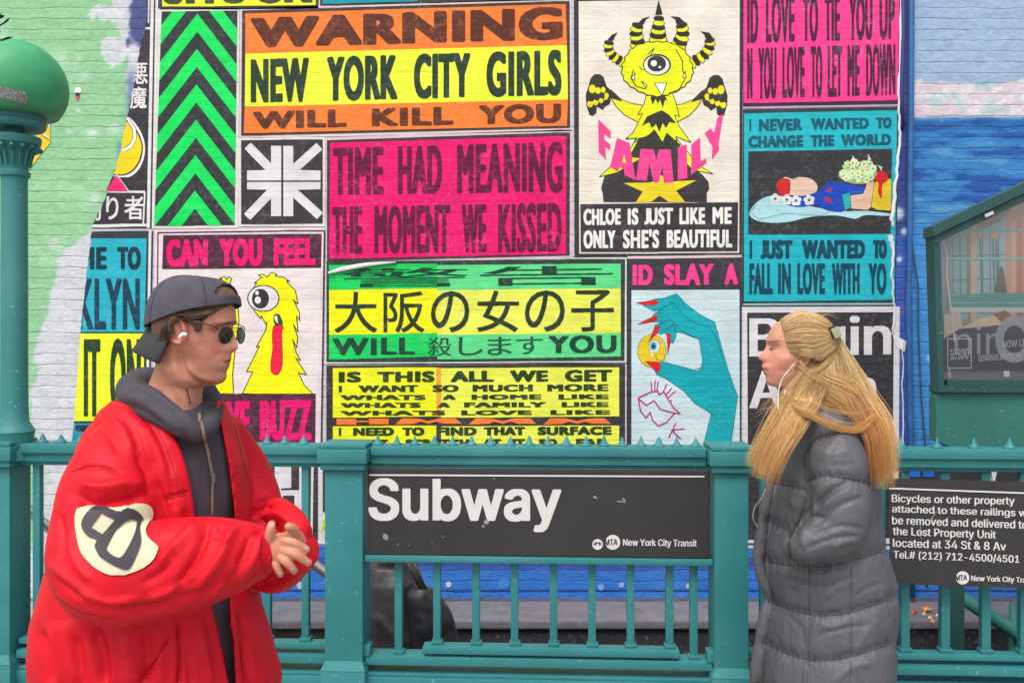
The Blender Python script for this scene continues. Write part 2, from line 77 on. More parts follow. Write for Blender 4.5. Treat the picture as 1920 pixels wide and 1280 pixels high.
class MB:                                   # collects simple solids into one mesh
    def __init__(s): s.bm = bmesh.new()
    def hexa(s, c, bev=0.0):                # c: 8 corners, bottom ring then top ring
        vs = [s.bm.verts.new(p) for p in c]
        fs_ = [(3,2,1,0),(4,5,6,7),(0,1,5,4),(1,2,6,5),(2,3,7,6),(3,0,4,7)]
        ff = [s.bm.faces.new([vs[i] for i in f]) for f in fs_]
        if bev:
            es = list({e for f in ff for e in f.edges})
            bmesh.ops.bevel(s.bm, geom=es, offset=bev, segments=2, profile=.6, affect='EDGES')
        return s
    def box(s, lo, hi, bev=0.0):
        x0,y0,z0 = lo; x1,y1,z1 = hi
        return s.hexa([(x0,y0,z0),(x1,y0,z0),(x1,y1,z0),(x0,y1,z0),(x0,y0,z1),(x1,y0,z1),(x1,y1,z1),(x0,y1,z1)], bev)
    def fbox(s, s0, s1, o0, o1, z0, z1, bev=0.0):   # box along the railing: s range, offset towards the street, z range
        c = []
        for z in (z0, z1):
            for (a, b) in ((s0,o1),(s1,o1),(s1,o0),(s0,o0)): c.append(fpt(a, b, z))
        return s.hexa(c, bev)
    def tube(s, pts, r, n=10, caps=True):
        pts = [Vector(p) for p in pts]; rs = r if isinstance(r, (list, tuple)) else [r]*len(pts); rings = []
        up = Vector((0.13, 0.21, 0.97))
        for i, p in enumerate(pts):
            d = (pts[min(i+1, len(pts)-1)]-pts[max(i-1, 0)]).normalized()
            a = d.cross(up)
            if a.length < 1e-3: a = d.cross(Vector((1, 0, 0)))
            a.normalize(); b = d.cross(a)
            rings.append([s.bm.verts.new(p+(a*math.cos(2*math.pi*k/n)+b*math.sin(2*math.pi*k/n))*rs[i]) for k in range(n)])
        for i in range(len(rings)-1):
            for k in range(n): s.bm.faces.new((rings[i][k], rings[i][(k+1)%n], rings[i+1][(k+1)%n], rings[i+1][k]))
        if caps: s.bm.faces.new(rings[0][::-1]); s.bm.faces.new(rings[-1])
        return s
    def lathe(s, c, prof, n=40):            # profile (r, z) about a vertical axis at c
        c = Vector(c); rings = []
        for r, z in prof: rings.append([s.bm.verts.new(c+Vector((r*math.cos(2*math.pi*k/n), r*math.sin(2*math.pi*k/n), z))) for k in range(n)])
        for i in range(len(rings)-1):
            for k in range(n): s.bm.faces.new((rings[i][k], rings[i][(k+1)%n], rings[i+1][(k+1)%n], rings[i+1][k]))
        s.bm.faces.new(rings[0][::-1]); s.bm.faces.new(rings[-1]); return s
    def poly(s, pts): s.bm.faces.new([s.bm.verts.new(p) for p in pts]); return s
    def prism(s, front, back):              # a polygon and its shifted copy, joined
        a = [s.bm.verts.new(p) for p in front]; b = [s.bm.verts.new(p) for p in back]; n = len(a)
        s.bm.faces.new(a); s.bm.faces.new(b[::-1])
        for i in range(n): s.bm.faces.new((a[(i+1)%n], a[i], b[i], b[(i+1)%n]))
        return s
    def build(s, name, mats, parent=None, smooth=False, angle=None):
        bmesh.ops.recalc_face_normals(s.bm, faces=s.bm.faces[:])
        me = bpy.data.meshes.new(name); s.bm.to_mesh(me); s.bm.free()
        o = link(name, me, mats, parent, smooth or angle is not None)
        if angle is not None:
            try: me.set_sharp_from_angle(angle=math.radians(angle))
            except Exception: pass
        return o

# ---------------------------------------------------------------- materials
def lin(c): 
    c = c/255.0; return c/12.92 if c <= .04045 else ((c+.055)/1.055)**2.4
KALB = 0.90
def rgb(t, k=None):
    k = KALB if k is None else k
    return (lin(t[0])*k, lin(t[1])*k, lin(t[2])*k, 1)
def nodes(name):
    m = bpy.data.materials.new(name); m.use_nodes = True; nt = m.node_tree
    return m, nt, nt.nodes['Principled BSDF']
def N(nt, typ, **kw):
    n = nt.nodes.new(typ)
    for k, v in kw.items():
        if k.startswith('i_'):
            key = k[2:]; key = int(key) if key.isdigit() else key.replace('_', ' ')
            n.inputs[key].default_value = v
        else: setattr(n, k, v)
    return n
def mixc(nt, fac, a, b, mode='MIX'):
    n = N(nt, 'ShaderNodeMix', data_type='RGBA', blend_type=mode); L = nt.links
    for i, v in ((0, fac), (6, a), (7, b)):
        if isinstance(v, (int, float)): n.inputs[i].default_value = v
        elif isinstance(v, tuple): n.inputs[i].default_value = v
        else: L.new(v, n.inputs[i])
    return n.outputs[2]
def ramp(nt, src, p0, p1, c0=(0,0,0,1), c1=(1,1,1,1)):
    r = N(nt, 'ShaderNodeValToRGB'); r.color_ramp.elements[0].position = p0; r.color_ramp.elements[1].position = p1
    r.color_ramp.elements[0].color = c0; r.color_ramp.elements[1].color = c1
    nt.links.new(src, r.inputs[0]); return r.outputs[0]
def noise(nt, vec, scale, detail=4, rough=.6, dist=0.0):
    n = N(nt, 'ShaderNodeTexNoise'); n.inputs['Scale'].default_value = scale; n.inputs['Detail'].default_value = detail
    n.inputs['Roughness'].default_value = rough; n.inputs['Distortion'].default_value = dist
    if vec is not None: nt.links.new(vec, n.inputs['Vector'])
    return n.outputs[0]
# brick relief of the wall, shared by the bare paint and by everything pasted on it
def relief_group():
    g = bpy.data.node_groups.new('wall_relief', 'ShaderNodeTree')
    g.interface.new_socket('Brick', in_out='INPUT', socket_type='NodeSocketFloat')
    g.interface.new_socket('Rough', in_out='INPUT', socket_type='NodeSocketFloat')
    g.interface.new_socket('Normal', in_out='OUTPUT', socket_type='NodeSocketVector')
    g.interface.new_socket('Height', in_out='OUTPUT', socket_type='NodeSocketFloat')
    gi = g.nodes.new('NodeGroupInput'); go = g.nodes.new('NodeGroupOutput'); L = g.links
    geo = g.nodes.new('ShaderNodeNewGeometry'); sep = g.nodes.new('ShaderNodeSeparateXYZ'); L.new(geo.outputs['Position'], sep.inputs[0])
    com = g.nodes.new('ShaderNodeCombineXYZ'); L.new(sep.outputs[0], com.inputs[0]); L.new(sep.outputs[2], com.inputs[1])
    wob = N(g, 'ShaderNodeTexNoise'); wob.inputs['Scale'].default_value = 9; wob.inputs['Detail'].default_value = 3; L.new(com.outputs[0], wob.inputs['Vector'])
    wv = N(g, 'ShaderNodeVectorMath', operation='MULTIPLY_ADD'); L.new(wob.outputs[1], wv.inputs[0]); wv.inputs[1].default_value = (.012, .026, 0); L.new(com.outputs[0], wv.inputs[2])
    br = N(g, 'ShaderNodeTexBrick'); L.new(wv.outputs[0], br.inputs['Vector'])
    br.inputs['Color1'].default_value = (1,1,1,1); br.inputs['Color2'].default_value = (.7,.7,.7,1); br.inputs['Mortar'].default_value = (0,0,0,1)
    br.inputs['Scale'].default_value = 1.0; br.inputs['Mortar Size'].default_value = .006; br.inputs['Mortar Smooth'].default_value = .6
    br.inputs['Brick Width'].default_value = 60.0; br.inputs['Row Height'].default_value = .0667
    n1 = N(g, 'ShaderNodeTexNoise'); n1.inputs['Scale'].default_value = 38; n1.inputs['Detail'].default_value = 6; n1.inputs['Roughness'].default_value = .65; L.new(com.outputs[0], n1.inputs['Vector'])
    n2 = N(g, 'ShaderNodeTexNoise'); n2.inputs['Scale'].default_value = 1.0; n2.inputs['Detail'].default_value = 4
    st = N(g, 'ShaderNodeVectorMath', operation='MULTIPLY'); L.new(wv.outputs[0], st.inputs[0]); st.inputs[1].default_value = (4.0, 17.0, 1); L.new(st.outputs[0], n2.inputs['Vector'])
    m1 = N(g, 'ShaderNodeMath', operation='MULTIPLY'); L.new(br.outputs[0], m1.inputs[0]); L.new(gi.outputs['Brick'], m1.inputs[1])
    m2 = N(g, 'ShaderNodeMath', operation='MULTIPLY'); L.new(n1.outputs[0], m2.inputs[0]); L.new(gi.outputs['Rough'], m2.inputs[1])
    pat = N(g, 'ShaderNodeTexNoise'); pat.inputs['Scale'].default_value = 5.5; pat.inputs['Detail'].default_value = 5; L.new(com.outputs[0], pat.inputs['Vector'])
    pr = N(g, 'ShaderNodeMapRange'); L.new(pat.outputs[0], pr.inputs[0]); pr.inputs[1].default_value = .38; pr.inputs[2].default_value = .62; pr.inputs[3].default_value = .25; pr.inputs[4].default_value = 1.5
    mp_ = N(g, 'ShaderNodeMath', operation='MULTIPLY'); L.new(br.outputs[0], mp_.inputs[0]); L.new(pr.outputs[0], mp_.inputs[1]); L.new(mp_.outputs[0], m1.inputs[0])
    a1 = N(g, 'ShaderNodeMath', operation='ADD'); L.new(m1.outputs[0], a1.inputs[0]); L.new(m2.outputs[0], a1.inputs[1])
    m3 = N(g, 'ShaderNodeMath', operation='MULTIPLY_ADD'); L.new(n2.outputs[0], m3.inputs[0]); m3.inputs[1].default_value = .8; L.new(a1.outputs[0], m3.inputs[2])
    bp = g.nodes.new('ShaderNodeBump'); bp.inputs['Strength'].default_value = 1.0; bp.inputs['Distance'].default_value = .006; L.new(m3.outputs[0], bp.inputs['Height'])
    L.new(bp.outputs[0], go.inputs['Normal']); L.new(br.outputs['Fac'], go.inputs['Height'])
    return g
RELIEF = relief_group()
def relief(nt, bs, brick, rough):
    g = nt.nodes.new('ShaderNodeGroup'); g.node_tree = RELIEF; g.inputs['Brick'].default_value = brick; g.inputs['Rough'].default_value = rough
    nt.links.new(g.outputs['Normal'], bs.inputs['Normal']); return g
INKS = {}
def ink(c, worn=None, amount=.5, name='poster_ink'):
    """Printed colour on pasted paper: slow fading, scuffs down to a paler tone, the brick relief behind it."""
    key = (c, worn, amount)
    if key in INKS: return INKS[key]
    m, nt, bs = nodes(name); geo = N(nt, 'ShaderNodeNewGeometry'); pos = geo.outputs['Position']
    base = rgb(c); dim = tuple(v*.80 for v in base[:3])+(1,)
    c1 = mixc(nt, ramp(nt, noise(nt, pos, 5, 5), .35, .7), base, dim)
    w = worn or tuple(int(v+(235-v)*.42) for v in c)
    sc = ramp(nt, noise(nt, pos, 30, 9, .8, .6), .5, .66)
    pat = ramp(nt, noise(nt, pos, 3.4, 4), .36, .6)
    mm = N(nt, 'ShaderNodeMath', operation='MULTIPLY'); nt.links.new(sc, mm.inputs[0]); nt.links.new(pat, mm.inputs[1])
    m2 = N(nt, 'ShaderNodeMath', operation='MULTIPLY'); nt.links.new(mm.outputs[0], m2.inputs[0]); m2.inputs[1].default_value = amount
    c2 = mixc(nt, m2.outputs[0], c1, rgb(w))
    spk = ramp(nt, noise(nt, pos, 160, 2, .5), .70, .76)
    m3 = N(nt, 'ShaderNodeMath', operation='MULTIPLY'); nt.links.new(spk, m3.inputs[0]); m3.inputs[1].default_value = .5*amount
    c3 = mixc(nt, m3.outputs[0], c2, rgb(w))
    nt.links.new(c3, bs.inputs['Base Color']); bs.inputs['Roughness'].default_value = .55; bs.inputs['Specular IOR Level'].default_value = .16
    relief(nt, bs, .12, .5); INKS[key] = m; return m
def plain(name, c, rough=.6, metal=0.0, vary=.15, scale=8, bump=0.0, bscale=60, k=None, spec=.4, coat=0.0):
    m, nt, bs = nodes(name); geo = N(nt, 'ShaderNodeNewGeometry'); pos = geo.outputs['Position']
    base = rgb(c, k); dim = tuple(v*(1-vary) for v in base[:3])+(1,)
    nt.links.new(mixc(nt, ramp(nt, noise(nt, pos, scale, 6), .35, .7), base, dim), bs.inputs['Base Color'])
    bs.inputs['Roughness'].default_value = rough; bs.inputs['Metallic'].default_value = metal; bs.inputs['Specular IOR Level'].default_value = spec
    if coat: bs.inputs['Coat Weight'].default_value = coat; bs.inputs['Coat Roughness'].default_value = .25
    if bump:
        b = N(nt, 'ShaderNodeBump'); b.inputs['Strength'].default_value = bump; b.inputs['Distance'].default_value = .004
        nt.links.new(noise(nt, pos, bscale, 5), b.inputs['Height']); nt.links.new(b.outputs[0], bs.inputs['Normal'])
    return m

# ---------------------------------------------------------------- flat ink shapes as unions of scan-line spans (no two faces overlap)
def tri_poly(loops):
    """loops: list of 2-d polygons (outer and holes) -> triangles (n,3,2)"""
    vs = [Vector((p[0], p[1], 0)) for lp in loops for p in lp]
    t = tessellate_polygon([[Vector((p[0], p[1], 0)) for p in lp] for lp in loops])
    return np.array([[(vs[i].x, vs[i].y) for i in f] for f in t], dtype=float).reshape(-1, 3, 2)
def stroke(pts, w, closed=False, round_=True):
    out = []; pts = [np.array(p, float) for p in pts]
    if closed: pts = pts+[pts[0]]
    ws = w if isinstance(w, (list, tuple)) else [w]*len(pts)
    for i in range(len(pts)-1):
        a, b = pts[i], pts[i+1]; d = b-a; l = np.hypot(*d)
        if l < 1e-6: continue
        nn = np.array([-d[1], d[0]])/l; wa, wb = ws[i]/2, ws[i+1]/2
        q = [a+nn*wa, b+nn*wb, b-nn*wb, a-nn*wa]; out += [[q[0], q[1], q[2]], [q[0], q[2], q[3]]]
    if round_:
        for p, ww in zip(pts, ws):
            r = ww/2; c = [p+r*np.array([math.cos(k*math.pi/4), math.sin(k*math.pi/4)]) for k in range(8)]
            for k in range(1, 7): out.append([c[0], c[k], c[k+1]])
    return np.array(out).reshape(-1, 3, 2)
def ell(cx, cy, rx, ry, n=36, a0=0, a1=360, rot=0):
    r = math.radians(rot); o = []
    for k in range(n+(0 if a1-a0 == 360 else 1)):
        t = math.radians(a0+(a1-a0)*k/n); x, y = rx*math.cos(t), ry*math.sin(t)
        o.append((cx+x*math.cos(r)-y*math.sin(r), cy+x*math.sin(r)+y*math.cos(r)))
    return o
def smooth_loop(pts, n=6, closed=True):     # Catmull-Rom through points
    out = []; m = len(pts)
    for i in range(m if closed else m-1):
        g = lambda k: np.array(pts[k % m] if closed else pts[min(max(k, 0), m-1)], float)
        p0, p1, p2, p3 = g(i-1), g(i), g(i+1), g(i+2)
        for k in range(n):
            t = k/n; out.append(tuple(.5*((2*p1)+(-p0+p2)*t+(2*p0-5*p1+4*p2-p3)*t*t+(-p0+3*p1-3*p2+p3)*t**3)))
    if not closed: out.append(tuple(pts[-1]))
    return out
def row_spans(T, y):
    y0 = T[:, :, 1].min(1); y1 = T[:, :, 1].max(1); A = T[(y0 <= y) & (y1 > y)]
    if not len(A): return []
    lo = np.full(len(A), 1e9); hi = np.full(len(A), -1e9)
    for a, b in ((0, 1), (1, 2), (2, 0)):
        ya, yb = A[:, a, 1], A[:, b, 1]; ok = ((ya <= y) & (yb > y)) | ((yb <= y) & (ya > y))
        t = np.where(ok, (y-ya)/np.where(ok, yb-ya, 1), 0); x = A[:, a, 0]+t*(A[:, b, 0]-A[:, a, 0])
        lo = np.where(ok, np.minimum(lo, x), lo); hi = np.where(ok, np.maximum(hi, x), hi)
    g = hi >= lo; return union(list(zip(lo[g], hi[g])))
def union(sp):
    sp = sorted(sp); o = []
    for a, b in sp:
        if o and a <= o[-1][1]+.04: o[-1][1] = max(o[-1][1], b)
        else: o.append([a, b])
    return [tuple(s) for s in o if s[1]-s[0] > .02]
def cut(sp, holes):
    for h0, h1 in holes:
        n = []
        for a, b in sp:
            if h1 <= a or h0 >= b: n.append((a, b)); continue
            if h0 > a: n.append((a, h0))
            if h1 < b: n.append((h1, b))
        sp = n
    return sp
def span_quads(T, dy=1.0, bx=0.0, by=0.0, clip=None, minus=None):
    """triangles -> disjoint quads in pixel space; bx, by embolden; clip/minus: other triangle sets"""
    T = np.asarray(T)
    if not len(T): return np.zeros((0, 4, 2))
    ya = T[:, :, 1].min()-by; yb = T[:, :, 1].max()+by; n = max(2, int(math.ceil((yb-ya)/dy))); ys = np.linspace(ya+1e-4, yb-1e-4, n+1)
    R = []
    k = int(round(by/dy)) if by else 0
    raw = {}
    def get(i):
        if i not in raw: raw[i] = row_spans(T, ya+1e-4+(yb-ya-2e-4)*i/n)
        return raw[i]
    for i in range(n+1):
        if bx or by:
            s = []
            for j in range(-k, k+1):
                e = bx if abs(j) < k or k < 2 else bx*.7
                s += [(a-e, b+e) for a, b in get(i+j)]
            s = union(s)
        else: s = get(i)
        if clip is not None:
            c = row_spans(clip, ys[i]); s = [(max(a, p), min(b, q)) for a, b in s for p, q in c if min(b, q) > max(a, p)]
        if minus is not None: s = cut(s, row_spans(minus, ys[i]))
        R.append(s)
    Q = []
    for i in range(n):
        A, B = R[i], R[i+1]; y0, y1 = ys[i], ys[i+1]
        if len(A) == len(B) and all(min(a[1], b[1]) > max(a[0], b[0]) for a, b in zip(A, B)):
            for a, b in zip(A, B): Q.append([(a[0], y0), (a[1], y0), (b[1], y1), (b[0], y1)])
        else:
            ym = (y0+y1)/2
            for a in A: Q.append([(a[0], y0), (a[1], y0), (a[1], ym), (a[0], ym)])
            for b in B: Q.append([(b[0], ym), (b[1], ym), (b[1], y1), (b[0], y1)])
    return np.array(Q, dtype=float).reshape(-1, 4, 2)
def wall_map(off):                          # pixel -> point on the wall plane raised by off
    def f(a):
        Y = WALL-off; return np.stack([(a[:, 0]-960)/F*Y, np.full(len(a), Y), CZ-(a[:, 1]-640)/F*Y], 1)
    return f
def put(name, Q, mat, mapf, parent=None):
    """quads in pixel space -> one mesh through mapf"""
    V = mapf(Q.reshape(-1, 2)); return link(name, quadmesh(name, V, np.arange(len(V)).reshape(-1, 4)), mat, parent)
def putm(name, items, mapf, parent=None):   # several (quads, material) in ONE mesh with several slots
    mats = []; Vs = []; idx = []
    for Q, m in items:
        if m not in mats: mats.append(m)
        Vs.append(Q.reshape(-1, 2)); idx += [mats.index(m)]*len(Q)
    V = mapf(np.concatenate(Vs)); me = quadmesh(name, V, np.arange(len(V)).reshape(-1, 4))
    o = link(name, me, mats, parent); me.polygons.foreach_set('material_index', idx); me.update(); return o
# lettering
GLY = json.loads(GLYPHS)                    # outlines of a plain grotesque, thousandths of an em
def text_tris(s, font='gill'):
    """string -> triangles with x right, y DOWN, box normalised to 0..1 in cap units; returns tris, bbox"""
    if font == 'gill':
        c = bpy.data.curves.new('t', 'FONT'); c.body = s; c.size = 1; c.resolution_u = 4; c.space_character = 1.13
        o = bpy.data.objects.new('t', c); me = o.to_mesh(); me.calc_loop_triangles()
        V = np.array([v.co[:2] for v in me.vertices]); I = np.array([t.vertices[:] for t in me.loop_triangles])
        T = V[I]; o.to_mesh_clear(); bpy.data.objects.remove(o); bpy.data.curves.remove(c)
    else:
        x = 0; L = []
        for ch in s:
            adv, loops = GLY[ch]
            if loops:
                lp_ = [[(lp[i]/1000, lp[i+1]/1000) for i in range(0, len(lp), 2)] for lp in loops]; bb = lambda p: (min(a[0] for a in p), max(a[0] for a in p), min(a[1] for a in p), max(a[1] for a in p))
                lp_.sort(key=lambda p: -(bb(p)[1]-bb(p)[0])*(bb(p)[3]-bb(p)[2])); sets = []
                for p in lp_:             # a loop inside an earlier one is its hole, else a separate piece (the dot of an i)
                    b = bb(p); host = [q_ for q_ in sets if bb(q_[0])[0] <= b[0] and bb(q_[0])[1] >= b[1] and bb(q_[0])[2] <= b[2] and bb(q_[0])[3] >= b[3]]
                    if host: host[0].append(p)
                    else: sets.append([p])
                for q_ in sets: t = tri_poly(q_); t[:, :, 0] += x/1000; L.append(t)
            x += adv
        T = np.concatenate(L)
    T = T.copy(); T[:, :, 1] *= -1; return T
def fit(T, quad, box=None):
    """map bbox of T to a quad (TL,TR,BR,BL)"""
    if box is None: lo = T.reshape(-1, 2).min(0); hi = T.reshape(-1, 2).max(0)
    else: lo, hi = np.array(box[0]), np.array(box[1])
    U = (T-lo)/(hi-lo); u, v = U[..., :1], U[..., 1:]
    a, b, c, d = [np.array(q, float) for q in quad]
    return a*(1-u)*(1-v)+b*u*(1-v)+c*u*v+d*(1-u)*v
CAPH = []
def word(s, quad, font='gill'):
    T = text_tris(s, font)
    if font != 'gill' or not s.isascii(): return fit(T, quad)
    if not CAPH: h = text_tris('H')[:, :, 1]; CAPH.append((h.min(), h.max()))
    lo, hi = T[:, :, 0].min(), T[:, :, 0].max()
    if s[0] == 'J':                       # a J that stands on the line like the other capitals
        J = text_tris('J'); w = J[:, :, 0].max()-J[:, :, 0].min(); J = fit(J, box4(lo, CAPH[0][0], lo+w*1.1, CAPH[0][1])); U = text_tris(s[1:]); U[:, :, 0] += lo+w*1.1+.09-U[:, :, 0].min()
        T = np.concatenate([J, U]); hi = T[:, :, 0].max()
    return fit(T, quad, ((lo, CAPH[0][0]), (hi, CAPH[0][1])))
def box4(x0, y0, x1, y1): return [(x0, y0), (x1, y0), (x1, y1), (x0, y1)]
def line4(x0, x1, yl0, yl1, yr0, yr1): return [(x0, yl0), (x1, yr0), (x1, yr1), (x0, yl1)]
class words:
    """words each with their own x range, on a band whose left edge is yl=(top,bottom) at xl and right edge yr at xr"""
    def __init__(s, items, yl, yr, xl, xr): s.a = (items, yl, yr, xl, xr)
    def tris(s, bx=0, by=0):
        items, yl, yr, xl, xr = s.a; out = []
        for t, a, b in items:
            f = lambda x, i: yl[i]+(yr[i]-yl[i])*(x-xl)/(xr-xl)+(by if i == 0 else -by)
            a += bx; b -= bx
            out.append(word(t, [(a, f(a, 0)), (b, f(b, 0)), (b, f(b, 1)), (a, f(a, 1))]))
        return np.concatenate(out)

# ================================================================ ground, stairwell, wall
M_PAVE = plain('pavement_concrete', (166,162,158), rough=.9, vary=.3, scale=3, bump=.4, bscale=40)
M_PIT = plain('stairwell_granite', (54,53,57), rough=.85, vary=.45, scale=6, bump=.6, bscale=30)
M_LEDGE = plain('ledge_stone', (122,118,126), rough=.9, vary=.35, scale=9, bump=.5, bscale=50)
def gritty(m):                              # pale grit and old paint specks on dark stone
    nt = m.node_tree; bs = nt.nodes['Principled BSDF']; src = bs.inputs['Base Color'].links[0].from_socket; geo = N(nt, 'ShaderNodeNewGeometry')
    f = N(nt, 'ShaderNodeMath', operation='MULTIPLY'); nt.links.new(ramp(nt, noise(nt, geo.outputs['Position'], 34, 7, .75), .58, .66), f.inputs[0]); f.inputs[1].default_value = .6
    nt.links.new(mixc(nt, f.outputs[0], src, rgb((150,148,150))), bs.inputs['Base Color'])
gritty(M_PIT); gritty(M_LEDGE)
def structure():
    Y0, Y1, XL, XR = 3.62, 5.2, -2.62, 6.0
    big = 40
    b = MB()
    b.box((-big, -big, -.3), (big, Y0-.1, 0)); b.box((-big, Y0-.1, -.3), (XL, 4.84, 0)); b.box((-big, 4.84, -.3), (XL-.0, WALL, -.001))
    b.box((XR, Y0-.1, -.3), (big, WALL, 0)); tag(b.build('pavement', M_PAVE), kind='structure')
    b = MB(); b.box((XL, Y1, -.05), (XR, WALL, 0), .012); tag(b.build('kerb', M_LEDGE), kind='structure')
    b = MB()
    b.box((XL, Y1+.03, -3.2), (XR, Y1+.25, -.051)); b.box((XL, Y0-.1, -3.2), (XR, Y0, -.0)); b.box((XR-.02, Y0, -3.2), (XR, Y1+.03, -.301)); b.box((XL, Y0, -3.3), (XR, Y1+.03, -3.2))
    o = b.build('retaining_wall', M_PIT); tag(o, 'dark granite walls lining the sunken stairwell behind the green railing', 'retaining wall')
    b = MB(); z = 0
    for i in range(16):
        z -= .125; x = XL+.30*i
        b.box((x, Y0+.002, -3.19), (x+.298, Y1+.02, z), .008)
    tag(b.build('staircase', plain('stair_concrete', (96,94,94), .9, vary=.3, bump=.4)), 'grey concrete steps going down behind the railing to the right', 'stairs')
structure()

def smooth01(a, lo, hi): t = np.clip((a-lo)/(hi-lo), 0, 1); return t*t*(3-2*t)
_ng = rng.random((64, 64))
def vnoise(x, y, s):
    x = x/s; y = y/s; xi = np.floor(x).astype(int); yi = np.floor(y).astype(int); fx = x-xi; fy = y-yi
    fx = fx*fx*(3-2*fx); fy = fy*fy*(3-2*fy); g = lambda a, b: _ng[a % 64, b % 64]
    return (g(xi, yi)*(1-fx)+g(xi+1, yi)*fx)*(1-fy)+(g(xi, yi+1)*(1-fx)+g(xi+1, yi+1)*fx)*fy
def fbm(x, y, s): return vnoise(x, y, s)*.5+vnoise(x+91, y+17, s/2)*.27+vnoise(x+31, y+57, s/4)*.15+vnoise(x+11, y+7, s/8)*.08
def wall():
    xs = np.concatenate([np.arange(-2600, -40, 80), np.arange(-40, 312, 3.2), np.arange(312, 1660, 24), np.arange(1660, 1964, 3.2), np.arange(1964, 4600, 80)]).astype(float)
    ys = np.concatenate([np.arange(-1300, -20, 60), np.arange(-20, 1128, 3.5), [1130]]).astype(float)
    X, Yp = np.meshgrid(xs, ys); x = X.ravel(); y = Yp.ravel()
    n1 = fbm(x, y, 60)-.5; n2 = fbm(x+300, y*1.6, 26)-.5; n3 = fbm(x, y, 14)-.5
    c = np.tile(np.array([206, 208, 214.]), (len(x), 1))
    c += (n2*24)[:, None]
    def lay(mask, col): 
        m = np.clip(mask, 0, 1)[:, None]; c[:] = c*(1-m)+np.array(col, float)*m
    # left: green over white primer
    gx = np.interp(y, [-1300, 0, 60, 130, 250, 330, 430, 480, 560, 640, 720, 1000, 1040], [205, 205, 230, 240, 236, 225, 175, 120, 92, 72, 70, 68, 62])
    g = 1-smooth01(x+n1*34+n3*16, gx-4, gx+3); g *= 1-smooth01(y, 1022, 1042)
    lay(g*1.0, (146, 200, 151)); 
    pale = (smooth01(n1, .05, .3)*.5)*g; lay(pale, (176, 220, 182))
    w = np.exp(-(((x-205)/36)**2+((y-28+n2*20)/17)**2)**1.5)+np.exp(-(((x-216)/27)**2+((y-98)/32)**2)**2)
    lay(smooth01(w+n3*1.6, .44, .54)*.9, (216, 214, 222))
    for (px, py, r) in ((118,112,7),(146,110,8),(159,142,9),(172,248,13),(215,242,14),(148,208,5),(130,248,6),(178,375,10),(100,455,12)):
        lay(np.exp(-(((x-px)/r)**2+((y-py)/(r*.8))**2))*.75*(1+n3*2), (214, 222, 216))
    lay(smooth01(n3, .12, .3)*.18*g, (124, 184, 132))
    nav = smooth01(x+n2*26, 236, 243)*(1-smooth01(x, 300, 310))*(1-smooth01(y+n3*40, 78, 92)); lay(nav*.92, (62, 74, 132))
    nav2 = np.exp(-((x-246)/9)**2)*smooth01(y, 120, 150)*(1-smooth01(y, 215, 240)); lay(nav2*.7, (90, 108, 168))
    lay(np.exp(-((x-226)/6)**2)*smooth01(y, 255, 275)*(1-smooth01(y, 300, 320))*.8, (80, 160, 205))
    lay(smooth01(n3, .2, .24)*(x < 130)*(x > 45)*(y > 1040)*1., (38, 36, 40))
    # right: a painted sea under a pale sky
    rt = smooth01(x, 1676, 1682)
    lay(rt, (156, 182, 208)); lay(rt*smooth01(n2, .08, .3)*.35, (178, 200, 222))
    cl = smooth01(y+n1*18+n3*16, 153, 157)*rt*(x > 1704); lay(cl, (216, 200, 208)); lay(cl*smooth01(n2+.2*np.exp(-((x-1810)/60)**2-((y-186)/14)**2), .1, .26)*.6, (150, 205, 205)); lay(cl*smooth01(n3, .06, .1)*.6, (232, 226, 230))
    sea = smooth01(y+n3*6, 216, 224)*rt
    lay(sea, (56, 128, 192)); 
    st = fbm(x*.22, y, 15)-.5; lay(sea*smooth01(st, .04, .2)*.85*(1-smooth01(y, 395, 470)), (36, 78, 160)); lay(sea*smooth01(-st, .06, .25)*.6*(1-smooth01(y, 395, 470)), (110, 168, 208))
    lay(sea*(np.abs(y-236) < 8)*.5, (22, 84, 150)); lay(sea*smooth01(y, 400, 470)*.9, (72, 146, 216)); lay(sea*smooth01(y, 470, 520)*smooth01(n2, .05, .25)*.45, (78, 158, 232))
    edge = (1-smooth01(x+n2*6, 1706, 1711))*rt; lay(edge*.85, (56, 66, 134)); lay(edge*smooth01(y+n1*80, 400, 460)*.9, (58, 100, 190)); lay(edge*smooth01(n3, .1, .2)*smooth01(y, 430, 480)*.5, (150, 90, 160))
    for (px, py, r) in ((1747,672,8),(1696,434,7),(1684,400,12),(1686,486,6)): lay(np.exp(-((((x-px)/r)**2+((y-py)/r)**2)**2)), (196, 214, 232))
    # foot of the wall: blue band
    ft = smooth01(y+n3*6*(x < 400), 1016, 1024)*smooth01(x, 330, 380); lay(ft, (54, 120, 206)); lay(ft*smooth01(n1, .0, .2)*.5, (84, 144, 216))
    lay(ft*np.exp(-((y-1056+n2*10)/11)**2)*.75, (62, 70, 140)); lay(ft*np.exp(-((y-1107)/2.2)**2)*.8, (20, 50, 120)); lay(smooth01(y+n2*8, 1118, 1124), (112, 104, 108))
    for (px, py, r) in ((841,1095,6),(944,1095,15),(1127,1100,7),(1165,1096,6),(563,1097,7),(1291,1098,5)): pass
    lc = c/255; lc = np.where(lc <= .04045, lc/12.92, ((np.clip(lc, .05, 2)+.055)/1.055)**2.4)*KALB
    nx, ny = len(xs), len(ys)
    V = np.stack([(x-960)/F*WALL, np.full(len(x), WALL), CZ-(y-640)/F*WALL], 1); V[y > 1127, 2] = -.02
    i = np.arange(nx-1)[None, :]+np.arange(ny-1)[:, None]*nx
    Q = np.stack([i, i+1, i+1+nx, i+nx], -1).reshape(-1, 4)[:, ::-1]
    me = quadmesh('brick_wall', V, Q)
